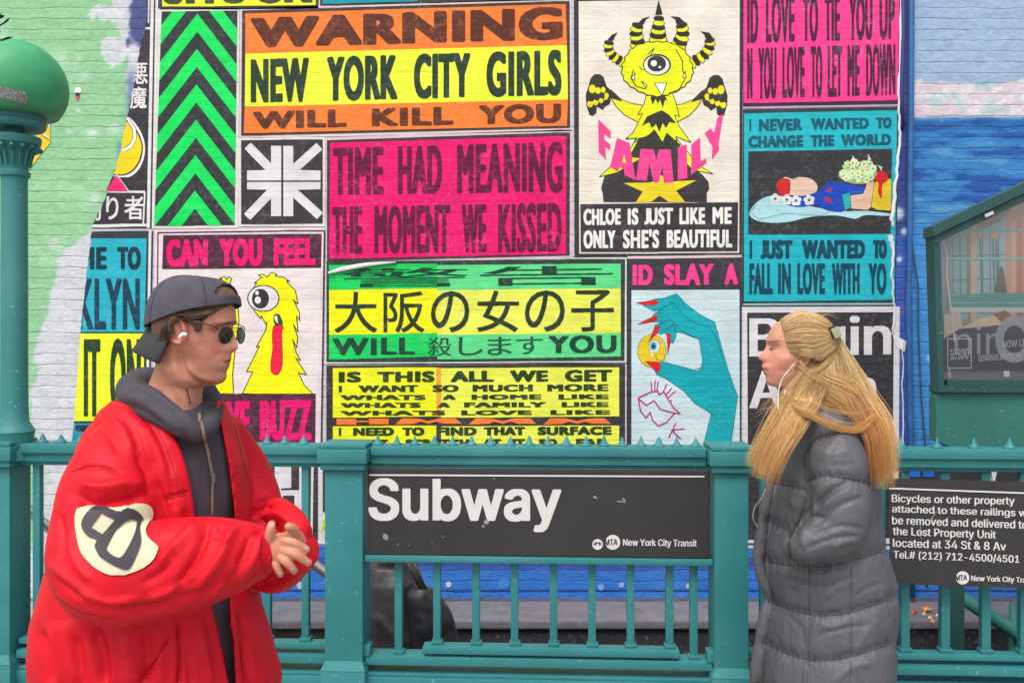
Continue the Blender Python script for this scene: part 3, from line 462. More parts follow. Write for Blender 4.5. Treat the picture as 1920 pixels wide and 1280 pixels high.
    at = me.color_attributes.new('paint', 'FLOAT_COLOR', 'POINT'); at.data.foreach_set('color', np.concatenate([lc, np.ones((len(x), 1))], 1).astype(np.float32).ravel())
    m, nt, bs = nodes('painted_brick'); a = N(nt, 'ShaderNodeAttribute', attribute_name='paint'); geo = N(nt, 'ShaderNodeNewGeometry')
    g = relief(nt, bs, .6, 1.0)
    v = ramp(nt, noise(nt, geo.outputs['Position'], 22, 9, .75), .3, .7, (.80,.81,.82,1), (1.08,1.07,1.06,1))
    base = mixc(nt, 1.0, a.outputs['Color'], v, 'MULTIPLY')
    # grime caught in the joints, patchy
    pat = ramp(nt, noise(nt, geo.outputs['Position'], 8, 4), .42, .7)
    mm = N(nt, 'ShaderNodeMath', operation='MULTIPLY'); nt.links.new(g.outputs['Height'], mm.inputs[0]); nt.links.new(pat, mm.inputs[1])
    mg = N(nt, 'ShaderNodeMath', operation='MULTIPLY'); nt.links.new(mm.outputs[0], mg.inputs[0]); mg.inputs[1].default_value = .3
    base = mixc(nt, mg.outputs[0], base, rgb((70,78,80)))
    chips = ramp(nt, noise(nt, geo.outputs['Position'], 38, 5, .62), .68, .73)
    mc = N(nt, 'ShaderNodeMath', operation='MULTIPLY'); nt.links.new(chips, mc.inputs[0]); mc.inputs[1].default_value = .45
    base = mixc(nt, mc.outputs[0], base, rgb((205,205,205)))
    nt.links.new(base, bs.inputs['Base Color']); bs.inputs['Roughness'].default_value = .7; bs.inputs['Specular IOR Level'].default_value = .25
    o = link('brick_wall', me, m); tag(o, 'long brick wall painted green at left and as a blue sea at right', 'wall')
    dots = MB()
    wm = wall_map(.004)
    its = [(span_quads(tri_poly([ell(px, py, r, r*1.05, 20)])), ink(cc)) for px, py, r, cc in ((841,1095,5.5,(190,205,225)),(944,1093,11,(62,136,206)),(1127,1100,6,(120,165,220)),(1165,1096,5,(150,190,230)),(563,1097,7,(180,195,215)),(1291,1098,5,(190,195,200)))]
    putm('paint_spot', its, wm, o)
wall()

# ================================================================ posters pasted on the wall
DARK = (60,57,62); PAPER = (232,222,218); PINK = (236,18,112); PINK2 = (250,62,146); TEAL = (38,184,196); YEL = (236,248,44); ORA = (250,128,52); GRN = (10,226,96)
L0, L1, L2, L3, L4 = .004, .0054, .0068, .0082, .0096
WM = {l: wall_map(l) for l in (L0, L1, L2, L3, L4)}
GP = 'posters pasted side by side on the brick wall'
def q(pts): return span_quads(tri_poly([pts]))
def poster(label, quad, col=PAPER, name='poster', **kw):
    o = put(name, q(quad), ink(col, amount=.35), WM[L0]); tag(o, label, 'poster', GP); return o
def panel(o, quad, col, l=L1, name='colour_panel', **kw): return put(name, q(quad), ink(col, **kw), WM[l], o)
def letters(o, T, col, l=L2, bx=0, by=0, dy=1.0, clip=None, name='lettering', minus=None, **kw):
    if isinstance(T, words): T = T.tris(bx, by)
    return put(name, span_quads(T, dy, bx, by, clip, minus), ink(col, **kw), WM[l], o)
def figure(o, items, l=L2, name='printed_figure', clip=None, dy=1.0):
    """painter's list of (tris, colour): later ones cover earlier ones; flattened so that nothing overlaps"""
    out = []; T = [np.asarray(t) for t, c in items]
    # a layer per item keeps it simple: each item sits a hair in front of the one before
    Vs = []; mats = []; idx = []
    for i, (t, c) in enumerate(items):
        Q = span_quads(t, dy, clip=clip)
        if not len(Q): continue
        m = ink(c, amount=.25)
        if m not in mats: mats.append(m)
        Vs.append(wall_map(l+.00001*i)(Q.reshape(-1, 2))); idx += [mats.index(m)]*len(Q)
    V = np.concatenate(Vs); me = quadmesh(name, V, np.arange(len(V)).reshape(-1, 4)); ob = link(name, me, mats, o)
    me.polygons.foreach_set('material_index', idx); me.update(); return ob
def Z(x0, y0, s): return lambda pts: [(x0+p[0]/s, y0+p[1]/s) for p in pts]
def fillout(pts, col, w=2.2, line=(45,45,40)): return [(tri_poly([pts]), col), (stroke(pts, w, True), line)]

def posters():
    # ---- strip along the top edge
    o = poster('yellow poster strip cut off by the top edge above green chevrons', [(300,-120),(597,-120),(597,17),(300,19)], DARK)
    panel(o, [(304,-116),(592,-116),(592,10),(304,13)], YEL)
    letters(o, words([('SHOCK', 306, 586)], (-74, 8), (-76, 5), 303, 592), (60,72,50), bx=5, by=5)
    o = poster('teal poster corner at the top edge above the orange band', [(600,-120),(788,-120),(788,7),(600,12)], DARK); panel(o, [(605,-116),(784,-116),(784,3),(605,8)], (22,150,162))
    o = poster('dark poster bottom at the top edge beside the teal corner', [(789,-120),(1072,-120),(1072,0),(789,7)], (66,58,62))
    # ---- chevrons
    o = poster('tall poster of bright green chevrons pointing up on black', [(296,17),(449,15),(446,427),(287,429)], PAPER)
    quad = [(303,22),(445,20),(440,422),(289,424)]; panel(o, quad, (52,56,58))
    cl = tri_poly([quad]); T = []
    for k in range(-3, 8):
        ya = 26+66.3*k; xa = 370-k*.9
        T.append(tri_poly([[(xa, ya),(xa+90, ya+116),(xa+90, ya+150),(xa, ya+34),(xa-90, ya+150),(xa-90, ya+116)]]))
    letters(o, np.concatenate(T), GRN, clip=cl, name='chevrons')
    # ---- orange and yellow warning
    o = poster('large orange and yellow warning poster with huge brown capitals', [(450,16),(1072,-3),(1072,246),(448,260)], (222,206,204))
    panel(o, [(454,20),(1068,2),(1069,240),(452,255)], (74,56,56))
    panel(o, [(460,26),(1061,8),(1063,85),(460,101)], ORA, L2); panel(o, [(460,101),(1063,85),(1065,187),(459,200)], (238,250,58), L2); panel(o, [(459,200),(1065,187),(1063,236),(457,250)], ORA, L2)
    letters(o, words([('WARNING', 470, 1055)], (34, 90), (13, 74), 470, 1055), (92,48,36), L3, bx=7, by=3.2, worn=(205,120,80), amount=.6)
    letters(o, words([('NEW', 470, 579), ('YORK', 613, 745), ('CITY', 776, 882), ('GIRLS', 912, 1053)], (112, 193), (94, 178), 467, 1056), (40,60,44), L3, bx=3.2, by=3)
    letters(o, words([('WILL', 474, 650), ('KILL', 697, 850), ('YOU', 897, 1052)], (210, 242), (194, 230), 470, 1055), (96,52,36), L3, bx=4, by=2, worn=(215,130,80), amount=.6)
    # ---- white star of bars
    o = poster('black poster with a white star of cross bars and diagonals', [(447,259),(610,257),(609,424),(447,425)], PAPER)
    panel(o, [(452,263),(605,261),(605,419),(452,421)], DARK)
    T = [tri_poly([box4(509,275,527,338)]), tri_poly([box4(531.5,275,549,338)]), tri_poly([box4(509,342,527,404)]), tri_poly([box4(531.5,342,549,404)]),
         tri_poly([box4(464,321,527,338)]), tri_poly([box4(531.5,321,600,338)]), tri_poly([box4(464,342,527,354)]), tri_poly([box4(531.5,342,600,354)])]
    for cx, cy, sx, sy in ((465,274,1,1),(598,275,-1,1),(464,406,1,-1),(599,404,-1,-1)): T.append(stroke([(cx,cy),(514+ (30 if sx<0 else 0),(324 if sy>0 else 354))], 14, round_=False))
    letters(o, np.concatenate(T), (226,222,226), name='star_motif', bx=.8, by=1, minus=np.concatenate([tri_poly([box4(527.2,260,531.2,420)]), tri_poly([box4(455,338,605,341.8)])]))
    # ---- pink: time had meaning
    o = poster('wide hot pink poster with worn dark condensed capitals', [(611,258),(1073,243),(1073,483),(611,496)], (222,196,204))
    panel(o, [(613,263),(1069,248),(1068,479),(613,491)], (74,52,60))
    panel(o, [(619,268),(1062,255),(1061,476),(617,485)], PINK, L2)
    letters(o, words([('TIME', 624, 719), ('HAD', 746, 829), ('MEANING', 857, 1055)], (278, 366), (266, 360), 622, 1057), (98,24,58), L3, bx=2.6, by=2.4, amount=.9, worn=(225,60,120))
    letters(o, words([('THE', 623, 679), ('MOMENT', 702, 844), ('WE', 866, 912), ('KISSED', 934, 1053)], (388, 476), (380, 472), 622, 1057), (98,24,58), L3, bx=2.2, by=2.4, amount=.9, worn=(225,60,120))
    # ---- cream poster with the horned creature
    o = poster('cream poster of a yellow horned one-eyed creature with wings', [(1076,-3),(1393,-6),(1391,481),(1077,483)], DARK)
    panel(o, [(1085,3),(1387,-2),(1386,474),(1086,476)], (238,228,212))
    panel(o, [(1088,383),(1384,379),(1383,471),(1089,473)], (58,54,58), L2)
    letters(o, words([('CHLOE', 1094, 1164), ('IS', 1177, 1197), ('JUST', 1208, 1262), ('LIKE', 1274, 1322), ('ME', 1336, 1372)], (392, 422), (388, 420), 1092, 1373), (240,236,230), L3, bx=1.5, by=1.5, dy=.7)
    letters(o, words([('ONLY', 1094, 1154), ("SHE'S", 1168, 1236), ('BEAUTIFUL', 1250, 1373)], (432, 466), (430, 464), 1092, 1373), (240,236,230), L3, bx=1.5, by=1.6, dy=.7)
    creature(o)
    # ---- pink at the right
    o = poster('pink poster at upper right with tall thin capitals in two rows', [(1392,-40),(1692,-40),(1688,200),(1393,205)], (62,50,58))
    panel(o, [(1394,-36),(1687,-36),(1683,188),(1394,194)], PINK2)
    letters(o, words([('ID',1401,1422),('LOVE',1436,1490),('TO',1505,1534),('TIE',1546,1575),('YOU',1592,1636),('UP',1649,1678)], (-8, 81), (-10, 73), 1400, 1680), (78,30,62), bx=1.4, by=2, amount=.8)
    letters(o, words([('N',1401,1411),('YOU',1422,1456),('LOVE',1467,1509),('TO',1520,1542),('LET',1552,1579),('ME',1589,1612),('DOWN',1624,1679)], (91, 186), (83, 178), 1400, 1680), (78,30,62), bx=1.2, by=2, amount=.8)
    panel(o, [(1393,200.5),(1686,195.5),(1686,199.5),(1393,204.5)], (196,160,190))
    # ---- turquoise with the bouquet
    o = poster('turquoise poster with a black picture of pillow and bouquet', [(1393,206),(1686,201),(1679,573),(1391,574)], (50,66,76))
    panel(o, [(1395,213),(1682,207),(1677,562),(1395,565)], (36,182,196), worn=(90,200,225))
    panel(o, [(1393,568.5),(1679,568),(1679,571.5),(1393,572)], (160,205,205))
    panel(o, [(1403,284),(1673,279),(1670,438),(1403,440)], (56,56,60), L2)
    k = (22,92,110)
    letters(o, words([('I',1405,1408.5),('NEVER',1423,1504),('WANTED',1521,1629),('TO',1643,1672)], (224, 247), (220, 240), 1402, 1673), k, L2, bx=1.6, by=1.3, dy=.7, amount=.3)
    letters(o, words([('CHANGE',1403,1506),('THE',1520,1564),('WORLD',1577,1671)], (255.5, 277), (251, 272), 1402, 1673), k, L2, bx=1.8, by=1.4, dy=.7, amount=.3)
    letters(o, words([('I',1406,1410),('JUST',1426,1486),('WANTED',1504,1622),('TO',1637,1663)], (451, 485), (450, 484), 1402, 1673), (22,72,94), L2, bx=2.2, by=1.8, dy=.7, amount=.3)
    letters(o, words([('FALL',1405,1449),('IN',1459,1483),('LOVE',1495,1547),('WITH',1560,1612),('YOU',1629,1678)], (494, 551), (494, 551), 1402, 1673), (22,72,94), L2, bx=1.5, by=1.8, dy=.7, amount=.3, clip=tri_poly([box4(1400,480,1663,560)]))
    bouquet(o)
    # ---- black poster behind the woman
    o = poster('black poster with big white grotesque words behind the woman', [(1392,576),(1687,575),(1684,1030),(1394,1027)], (226,222,226))
    panel(o, [(1401,586),(1676,585),(1673,1008),(1403,1012)], (58,56,60)); panel(o, [(1396,1017),(1683,1019),(1683,1023),(1396,1021)], (58,56,60))
    wht = (226,222,226)
    letters(o, word('Begin', [(1408,596),(1668,592),(1668,684),(1408,688)], 'inter'), wht, L2, bx=3, by=.7)
    letters(o, word('Again', [(1408,694),(1640,690),(1640,780),(1408,784)], 'inter'), wht, L2, bx=3, by=.7)
    letters(o, word('y', [(1632,900),(1651,900),(1651,948),(1632,948)], 'inter'), wht, L2, bx=2, by=1.5)
    # ---- can you feel
    o = poster('pale pink poster of yellow shaggy creature with red tongue', [(290,431),(610,427),(604,838),(288,840)], (240,214,224))
    panel(o, [(295,435),(610,431),(604,834),(292,836)], (70,48,60)); panel(o, [(297.5,438),(607,434),(601,831),(294.5,833)], (240,216,224), L2)
    panel(o, [(306,441),(603,438),(602,502),(304,505)], (84,40,60), L3)
    letters(o, words([('CAN',312,390),('YOU',412,492),('FEEL',513,592)], (450, 500), (446, 496), 309, 594), PINK, L4, bx=3, by=2.6)
    panel(o, [(303,505),(602,503),(597,738),(300,739)], (238,226,224), L3, name='picture_panel', worn=(240,190,200))
    panel(o, [(300,739),(592,737),(591,830),(299,832)], (88,42,62), L3)
    letters(o, words([('LOVE',378,469),('BUZZ',487,584)], (754, 828), (749, 825), 309, 594), PINK, L4, bx=3, by=3)
    shaggy(o)
    # ---- green and yellow with kanji
    o = poster('green and yellow poster with thin black Japanese characters', [(610,496),(1176,481),(1176,681),(610,684)], (214,226,214))
    panel(o, [(612,490),(1172,485),(1171,676),(612,679)], (52,66,60))
    for (a, b, g1, y1) in ((617,820,(22,212,98),(250,246,20)), (820,1164,(96,224,140),(238,242,92))):
        panel(o, [(a,497),(b,494),(b,540),(a,544)], g1, L2); panel(o, [(a,544),(b,540),(b,624),(a,628)], y1, L2); panel(o, [(a,628),(b,624),(b,668),(a,674)], g1, L2)
    letters(o, words([('警',636,880),('告',900,1149)], (504, 539), (497, 534), 634, 1150), (24,66,48), L3, dy=.5, bx=3.0)
    letters(o, words([('大',627,707),('阪',719,796),('の',808,880),('女',894,973),('の',984,1059),('子',1071,1151)], (547, 624), (543, 621), 627, 1151), (44,58,42), L3, bx=.7, by=.8, dy=.7)
    letters(o, words([('WILL',623,778),('YOU',1028,1156)], (634, 666), (628, 661), 621, 1158), (30,72,54), L3, bx=2.6, by=1)
    letters(o, words([('殺',802,847),('し',860,906),('ま',914,960),('す',968,1018)], (632, 668), (630, 664), 801, 1019), (34,88,66), L3, bx=.4, by=.3, dy=.6)
    # ---- yellow list of questions
    o = poster('yellow poster of wide stretched green capitals in many lines', [(611,682),(1176,679),(1176,850),(611,850)], (206,196,206))
    panel(o, [(612,685),(1172,681),(1172,848),(612,848)], (62,56,58))
    for (a, b, c) in ((624,818,(246,246,30)),(827,1161,(240,244,84))):
        panel(o, [(a,690),(b,688),(b,780),(a,783)], c, L2); panel(o, [(a,799),(b,797),(b,846),(a,846)], c, L2)
    panel(o, [(818,689),(827,689),(827,781),(818,781)], (246,172,60), L2)
    k = (46,66,34); kw = dict(dy=.6)
    letters(o, words([('IS',635,677),('THIS',707,815),('ALL',845,926),('WE',956,1028),('GET',1059,1148)], (697, 717), (692.5, 715), 633, 1150), k, L3, bx=3, by=1.4, **kw)
    letters(o, words([('I',635,641),('WANT',672,784),('SO',811,860),('MUCH',886,999),('MORE',1026,1141)], (722.5, 735.5), (719.5, 733), 633, 1150), k, L3, bx=2.6, by=.8, **kw)
    letters(o, words([('WHATS',638,798),('A',830,855),('HOME',884,1015),('LIKE',1047,1141)], (740.5, 750), (738.5, 748), 633, 1150), k, L3, bx=3, by=.6, **kw)
    letters(o, words([('WHATS',638,789),('A',820,844),('FAMILY',870,1024),('LIKE',1053,1141)], (755, 764.5), (753, 762.5), 633, 1150), k, L3, bx=3, by=.6, **kw)
    letters(o, words([('WHATS',638,835),('LOVE',865,997),('LIKE',1032,1144)], (770, 779), (768, 777), 633, 1150), k, L3, bx=3.2, by=.6, **kw)
    letters(o, words([('I',635,640),('NEED',662,739),('TO',754,796),('FIND',819,894),('THAT',907,985),('SURFACE',1008,1147)], (801.5, 817), (799, 815), 633, 1150), k, L3, bx=2.4, by=1.2, **kw)
    letters(o, words([('I',640,645),('DONT',668,728),('SCRATCH',760,880),('AT',905,940),('IT',960,985),('SO',1010,1045),('FAR',1080,1140)], (824, 838), (822, 836), 633, 1150), k, L3, bx=2.2, by=1, **kw)
    T = [tri_poly([box4(631,784.5,668,796)]), tri_poly([box4(692,784.5,729,795)]), tri_poly([box4(668,788.5,692,791)])]
    for a, b in ((741,866),(879,1006),(1019,1146)):
        w = b-a; T.append(tri_poly([[(a,795),(a+.1*w,784),(a+.33*w,784),(a+.5*w,789),(a+.67*w,784),(a+.9*w,783.5),(b,794),(a+.72*w,794),(a+.62*w,790),(a+.5*w,794),(a+.38*w,790),(a+.28*w,794.6)]]))
    letters(o, np.concatenate(T), ORA, L3, **kw)
    # ---- the teal hand
    o = poster('pale poster of a teal hand with red nails pinching an eyeball', [(1175,483),(1391,480),(1390,850),(1175,850)], (64,60,66))
    panel(o, [(1176,480.5),(1391,477.5),(1391,482.5),(1176,485.5)], (226,200,206))
    panel(o, [(1184,544),(1386.5,543),(1387,848),(1184,848)], (206,228,232))
    letters(o, words([('ID',1186,1224),('SLAY',1245,1338),('A',1358,1384)], (496, 535), (494, 534), 1184, 1385), PINK2, L2, bx=2.6, by=2.2)
    hand_art(o)
    # ---- torn left ones
    left_posters()
    # ---- low black and white one, seen through the railing
    o = poster('low black and white poster of big block letters behind the railing', [(440,838),(616,836),(616,1020),(440,1019)], (226,222,226))
    panel(o, [(440,842),(584,842),(582,1010),(440,1010)], (66,58,64)); panel(o, [(588.5,842),(596,842),(596,1012),(586,1012)], (66,58,64), L2); panel(o, [(584,842),(588.5,842),(586,1012),(582,1012)], (224,222,214))
    W_ = (224,220,224)
    T = [tri_poly([box4(486,850,495,1012)]), tri_poly([box4(470,893,490,905)]), tri_poly([box4(470,860,490,868)]), tri_poly([box4(505,921,530,935)]),
         tri_poly([box4(515,868,546,915)]), tri_poly([box4(561,868,569,978)]), tri_poly([box4(527,919,569,929)]), tri_poly([box4(552,919,569,978)]), tri_poly([box4(515,905,527,1012)])]
    letters(o, np.concatenate(T), W_, L2, name='lettering')
    T = [tri_poly([box4(598,850,605,1014)]), tri_poly([ell(612,880,9,14)]), tri_poly([box4(605,955,620,1012)])]
    panel(o, [(605,850),(616,850),(616,955),(605,960)], (66,58,64), L2)
    letters(o, np.concatenate([tri_poly([[(604,975),(616,968),(616,984),(604,993)]]), tri_poly([[(604,996),(616,1003),(616,1012),(606,1003)]])]), (196,236,30), L3, name='chevrons')
    # peeling paper: thin curled strips along the right-hand edge and a flap over the green poster
    mp = plain('bare_paper', (226,224,228), .8, vary=.1, k=.9)
    for pts, lab in (([(1690,-40,9),(1688,120,12),(1685,200,7),(1688,260,8),(1681,330,8),(1672,410,12),(1675,425,6)], 'thin white peeling paper edge curling off beside the pink and turquoise posters'),
                ([(1668,440,16),(1675,470,8),(1672,520,6),(1676,560,5),(1678,600,8),(1672,626,4)], 'thin white peeling paper edge curling off below the small torn patch'),
                ([(1694,636,3),(1692,720,4),(1694,840,5)], 'narrow white paper strip hanging beside the lower black poster')):
        V = []; Fc = []
        for i, (x, y, w) in enumerate(smooth_loop3(pts)):
            for k, (dx, d) in enumerate(((-.3*w, .006), (-.05*w, .012), (.2*w, .016), (.36*w, .010))):
                p = P(x+dx, y, WALL-d); V.append(p)
            if i:
                for k in range(3): a = (i-1)*4+k; Fc.append((a, a+1, a+5, a+4))
        tag(link('paper_strip', mesh('paper_strip', V, Fc), mp, smooth=True), lab, 'paper strip', 'torn strips of poster paper')
    V = [];Fc = []
    fl = [(615,512,4),(640,505,9),(665,500,9),(690,496,8),(715,494,6),(742,492,2)]
    for i, (x, y, w) in enumerate(fl):
        for d, dy in ((.012, -w*.5), (.028, 0), (.02, w*.45)): V.append(P(x, y+dy, WALL-d))
        if i:
            for k in range(2): a = (i-1)*3+k; Fc.append((a, a+1, a+4, a+3))
    tag(link('paper_flap', mesh('paper_flap', V, Fc), mp, smooth=True), 'white curled paper flap lifting off the top of the green poster', 'paper flap')
    x_ = [(1672,625),(1700,640),(1696,660),(1682,650)]
    tag(put('paper_scrap', q(x_), mp, WM[L2]), 'torn white scrap of paper beside the black poster and the blue pipe', 'paper scrap')
def smooth_loop3(p, n=6):
    out = []
    for i in range(len(p)-1):
        for k in range(n): t = k/n; out.append(tuple(p[i][j]*(1-t)+p[i+1][j]*t+(random.uniform(-1.6, 1.6) if j == 0 else 0) for j in range(3)))
    out.append(p[-1]); return out

def creature(o):
    z = Z(1080, 0, 3.2); K = (48,46,40); Y_ = (238,244,30); it = []
    def st(pts, w=5, closed=False): it.append((stroke(z(pts), w/3.2, closed), K))
    # big dark body at the foot, then the star
    body = [(170,1060),(200,1040),(300,960),(420,900),(560,900),(650,960),(760,1050),(795,1090),(800,1130),(785,1160),(785,1213),(165,1213),(160,1160),(150,1130)]
    it.append((tri_poly([z(body)]), (62,58,60)))
    tail = [(140,1062),(250,960),(330,890),(360,830),(600,830),(660,900),(730,990),(822,1044),(700,1020),(640,960),(560,930),(430,930),(330,985),(250,1035)]
    it += fillout(z(tail), Y_, 1.4, K)
    skirtd = [(335,945),(330,920),(395,800),(590,800),(640,930),(600,950),(480,960)]
    it.append((tri_poly([z(skirtd)]), (62,60,58)))
    # wings
    for mir in (False, True):
        mm = (lambda p: z([(968-a, b+5) for a, b in p])) if mir else z
        arm = [(395,632),(320,618),(262,590),(210,540),(195,560),(240,640),(290,690),(350,722),(372,735),(430,700)]
        it += fillout(mm(arm), (240,232,40), 1.4, K)
        hand = [(75,520),(88,470),(110,447),(140,445),(165,462),(185,520),(262,590),(280,612),(205,590),(210,600),(200,628),(175,640),(160,660),(125,640),(122,680),(100,697),(80,690),(62,630),(58,570)]
        it.append((tri_poly([mm(hand)]), (58,54,50)))
        for (cx, cy, rx, ry) in ((98,535,20,28),(132,545,17,20),(163,540,14,18),(182,575,15,18),(85,625,18,20),(118,615,17,18),(150,605,14,16),(178,600,12,14)):
            it.append((tri_poly([mm(ell(cx, cy, rx, ry, 18))]), (240,226,40)))
        for (cx, cy, rx, ry) in ((90,585,24,26),(125,585,18,20),(158,575,14,16),(182,610,13,13)):
            it.append((tri_poly([mm(ell(cx, cy, rx, ry, 18))]), (58,54,50)))
    # torso
    tor = [(425,560),(410,620),(370,690),(400,680),(372,740),(340,800),(298,835),(365,830),(350,855),(440,810),(470,780),(520,856),(545,800),(600,850),(600,820),(690,856),(620,760),(590,690),(620,700),(600,620),(575,550)]
    it += fillout(z(tor), Y_, 1.5, K)
    for pts in ([(455,570),(530,570),(552,610),(535,600),(520,650),(505,600),(490,625),(478,595),(460,630),(445,590)], [(395,755),(425,700),(470,680),(515,662),(560,690),(600,740),(560,735),(540,770),(520,740),(500,795),(480,745),(455,770),(440,735)],
                [(370,830),(440,815),(470,785),(520,856),(545,806),(600,850),(630,870),(610,900),(360,900)]):
        it.append((tri_poly([z(pts)]), (58,58,50)))
    # horns: stacked rings
    def horn(path, r0, r1, tip):
        n = len(path)
        for i, (x, y) in enumerate(path):
            r = r0+(r1-r0)*i/(n-1); nx = path[min(i+1, n-1)]; pv = path[max(i-1, 0)]; ang = math.degrees(math.atan2(nx[1]-pv[1], nx[0]-pv[0]))+90
            it.append((tri_poly([z(ell(x, y, r, r*.52, 20, rot=ang))]), K)); 
            if i % 2 == 0: it.append((tri_poly([z(ell(x, y, r*.9, r*.43, 20, rot=ang))]), (242,232,40)))
        it.append((tri_poly([z(tip)]), K))
    horn([(280,375),(258,362),(238,350),(220,336),(205,318),(196,298),(194,278),(198,258)], 32, 30, [(188,240),(215,210),(250,195),(232,225),(224,246)])
    horn([(368,275),(370,250),(365,226),(360,202),(362,178),(370,156)], 46, 36, [(370,142),(400,112),(446,100),(420,120),(404,150)])
    horn([(492,240),(492,212),(493,188),(495,164),(497,140),(498,112)], 56, 32, [(475,92),(495,0),(520,88),(500,90)])
    horn([(615,275),(625,250),(636,228),(642,202),(640,176),(634,154)], 48, 36, [(602,145),(596,118),(565,98),(620,104),(655,136)])
    horn([(695,378),(722,362),(748,348),(770,330),(788,308),(800,284),(806,262),(802,244)], 38, 32, [(776,230),(770,208),(745,188),(800,198),(826,234)])
    # head
    head = []
    for k in range(44):
        a = 2*math.pi*k/44; r = 1+.05*(k % 2)+.02*math.sin(5*a); head.append((488+208*r*math.cos(a), 412+160*r*math.sin(a)))
    it += fillout(z(head), Y_, 1.8, K)
    st([(345,420),(330,470),(360,520),(420,535)], 6); st([(640,420),(655,470),(620,540),(560,560)], 6); st([(430,330),(470,290),(450,330)], 5); st([(640,420),(640,370),(600,300)], 6); st([(380,400),(395,420),(410,418)], 5)
    for pts in ([(355,440),(330,470),(350,485)], [(392,490),(420,530),(425,512)], [(655,430),(662,470),(640,465)], [(470,500),(545,500),(516,576)]): it.append((tri_poly([z(pts)]), (244,240,236))); st(pts, 5, True)
    it.append((tri_poly([z(ell(486,390,84,66))]), K)); it.append((tri_poly([z(ell(484,392,76,58))]), (240,238,234)))
    it.append((tri_poly([z(ell(484,383,56,48))]), (58,56,58))); it.append((tri_poly([z(ell(467,381,19,19))]), (236,236,236))); it.append((tri_poly([z(ell(503,404,9,8))]), (236,236,236)))
    # star and the pink word
    star = [(285,1098),(440,1098),(460,1090),(510,1050),(560,1090),(722,1082),(600,1145),(655,1213),(560,1213),(500,1175),(450,1213),(360,1213),(400,1150)]
    it.append((tri_poly([z(star)]), (238,214,40)))
    figure(o, it, L2, clip=tri_poly([[(1086,0),(1386,0),(1386,379),(1086,382)]]), dy=.8)
    PK = (250,70,150)
    qs = [('F',[(132,715),(210,790),(205,870),(180,956),(138,915)]), ]
    T = [tri_poly([z(a)] if not h else [z(a), z(h)]) for a, h in (([(133,714),(209,790),(207,832),(168,800),(170,838),(206,868),(206,900),(174,880),(180,955),(137,914)], None),
         ([(246,828),(322,860),(358,1082),(292,1052),(286,1014),(262,1004),(250,1030),(205,1000)], [(288,928),(276,972),(302,982)]), ([(388,893),(466,898),(482,965),(498,898),(568,898),(586,1096),(526,1100),(520,990),(496,1098),(466,1098),(440,980),(424,1086),(360,1080)], None),
         ([(612,885),(664,866),(668,1070),(610,1080)], None), ([(692,868),(744,826),(748,968),(778,950),(784,975),(690,1050)], None), ([(772,800),(808,770),(828,800),(850,706),(884,684),(856,860),(858,900),(815,958),(818,880)], None))]
    put('lettering', span_quads(np.concatenate(T), .6), ink(PK, amount=.3), wall_map(L2+.00001*(len(it)+4)), o)

def shaggy(o):
    z = Z(440, 500, 4.923); K = (52,52,30); Y_ = (252,246,16); it = []
    b = [(70,1172),(170,965),(110,968),(230,730),(200,742),(285,590),(300,510),(290,535),(245,450),(240,480),(180,405),(170,330),(180,190),(205,150),(180,152),(245,100),(258,106),(220,76),(262,70),(300,95),(340,52),(388,70),(372,90),(440,92),(508,134),(476,134),(560,220),(584,345),(540,305),(596,420),(600,495),(570,455),(584,600),(540,530),(582,650),(572,745),(534,670),(570,800),(608,862),(566,846),(662,996),(588,978),(640,1090),(725,1176)]
    it += fillout(z(b), Y_, 1.7, K)
    it += fillout(z(ell(265,292,144,120)), (236,230,232), 2.2, K)
    it.append((tri_poly([z(ell(238,295,79,92))]), (56,50,52))); it.append((tri_poly([z(ell(214,308,29,34))]), (236,232,234))); it.append((tri_poly([z(ell(207,242,17,19))]), (236,232,234)))
    it += fillout(z([(362,450),(385,434),(415,445),(440,510),(442,545),(400,555),(375,545),(360,490)]), (64,78,62), 1.2, K); it.append((tri_poly([z([(362,460),(390,448),(400,500),(396,524),(375,500)])]), (222,226,218)))
    it += fillout(z(smooth_loop([(355,560),(375,542),(395,548),(420,534),(452,565),(438,590),(438,700),(442,820),(436,930),(400,992),(365,995),(335,960),(334,880),(350,760),(346,640)])), (240,34,72), 1.0, (170,20,50))
    it.append((stroke(z([(385,590),(378,800)]), .8), (190,20,60)))
    # second creature, mostly behind the man
    sh = lambda p: [(a-36.0, bb) for a, bb in p]
    b2 = [(-180,1172),(-160,900),(-140,700),(-120,400),(-140,250),(-150,180),(-115,110),(-140,110),(-100,90),(-70,120),(-60,90),(-30,110),(-45,150),(20,250),(40,500),(10,700),(-20,1000),(-10,1172)]
    it += fillout(z(b2), Y_, 1.7, K)
    figure(o, it, L4, clip=tri_poly([[(300,500),(600,500),(597,737.5),(300,738.5)]]), dy=.8)

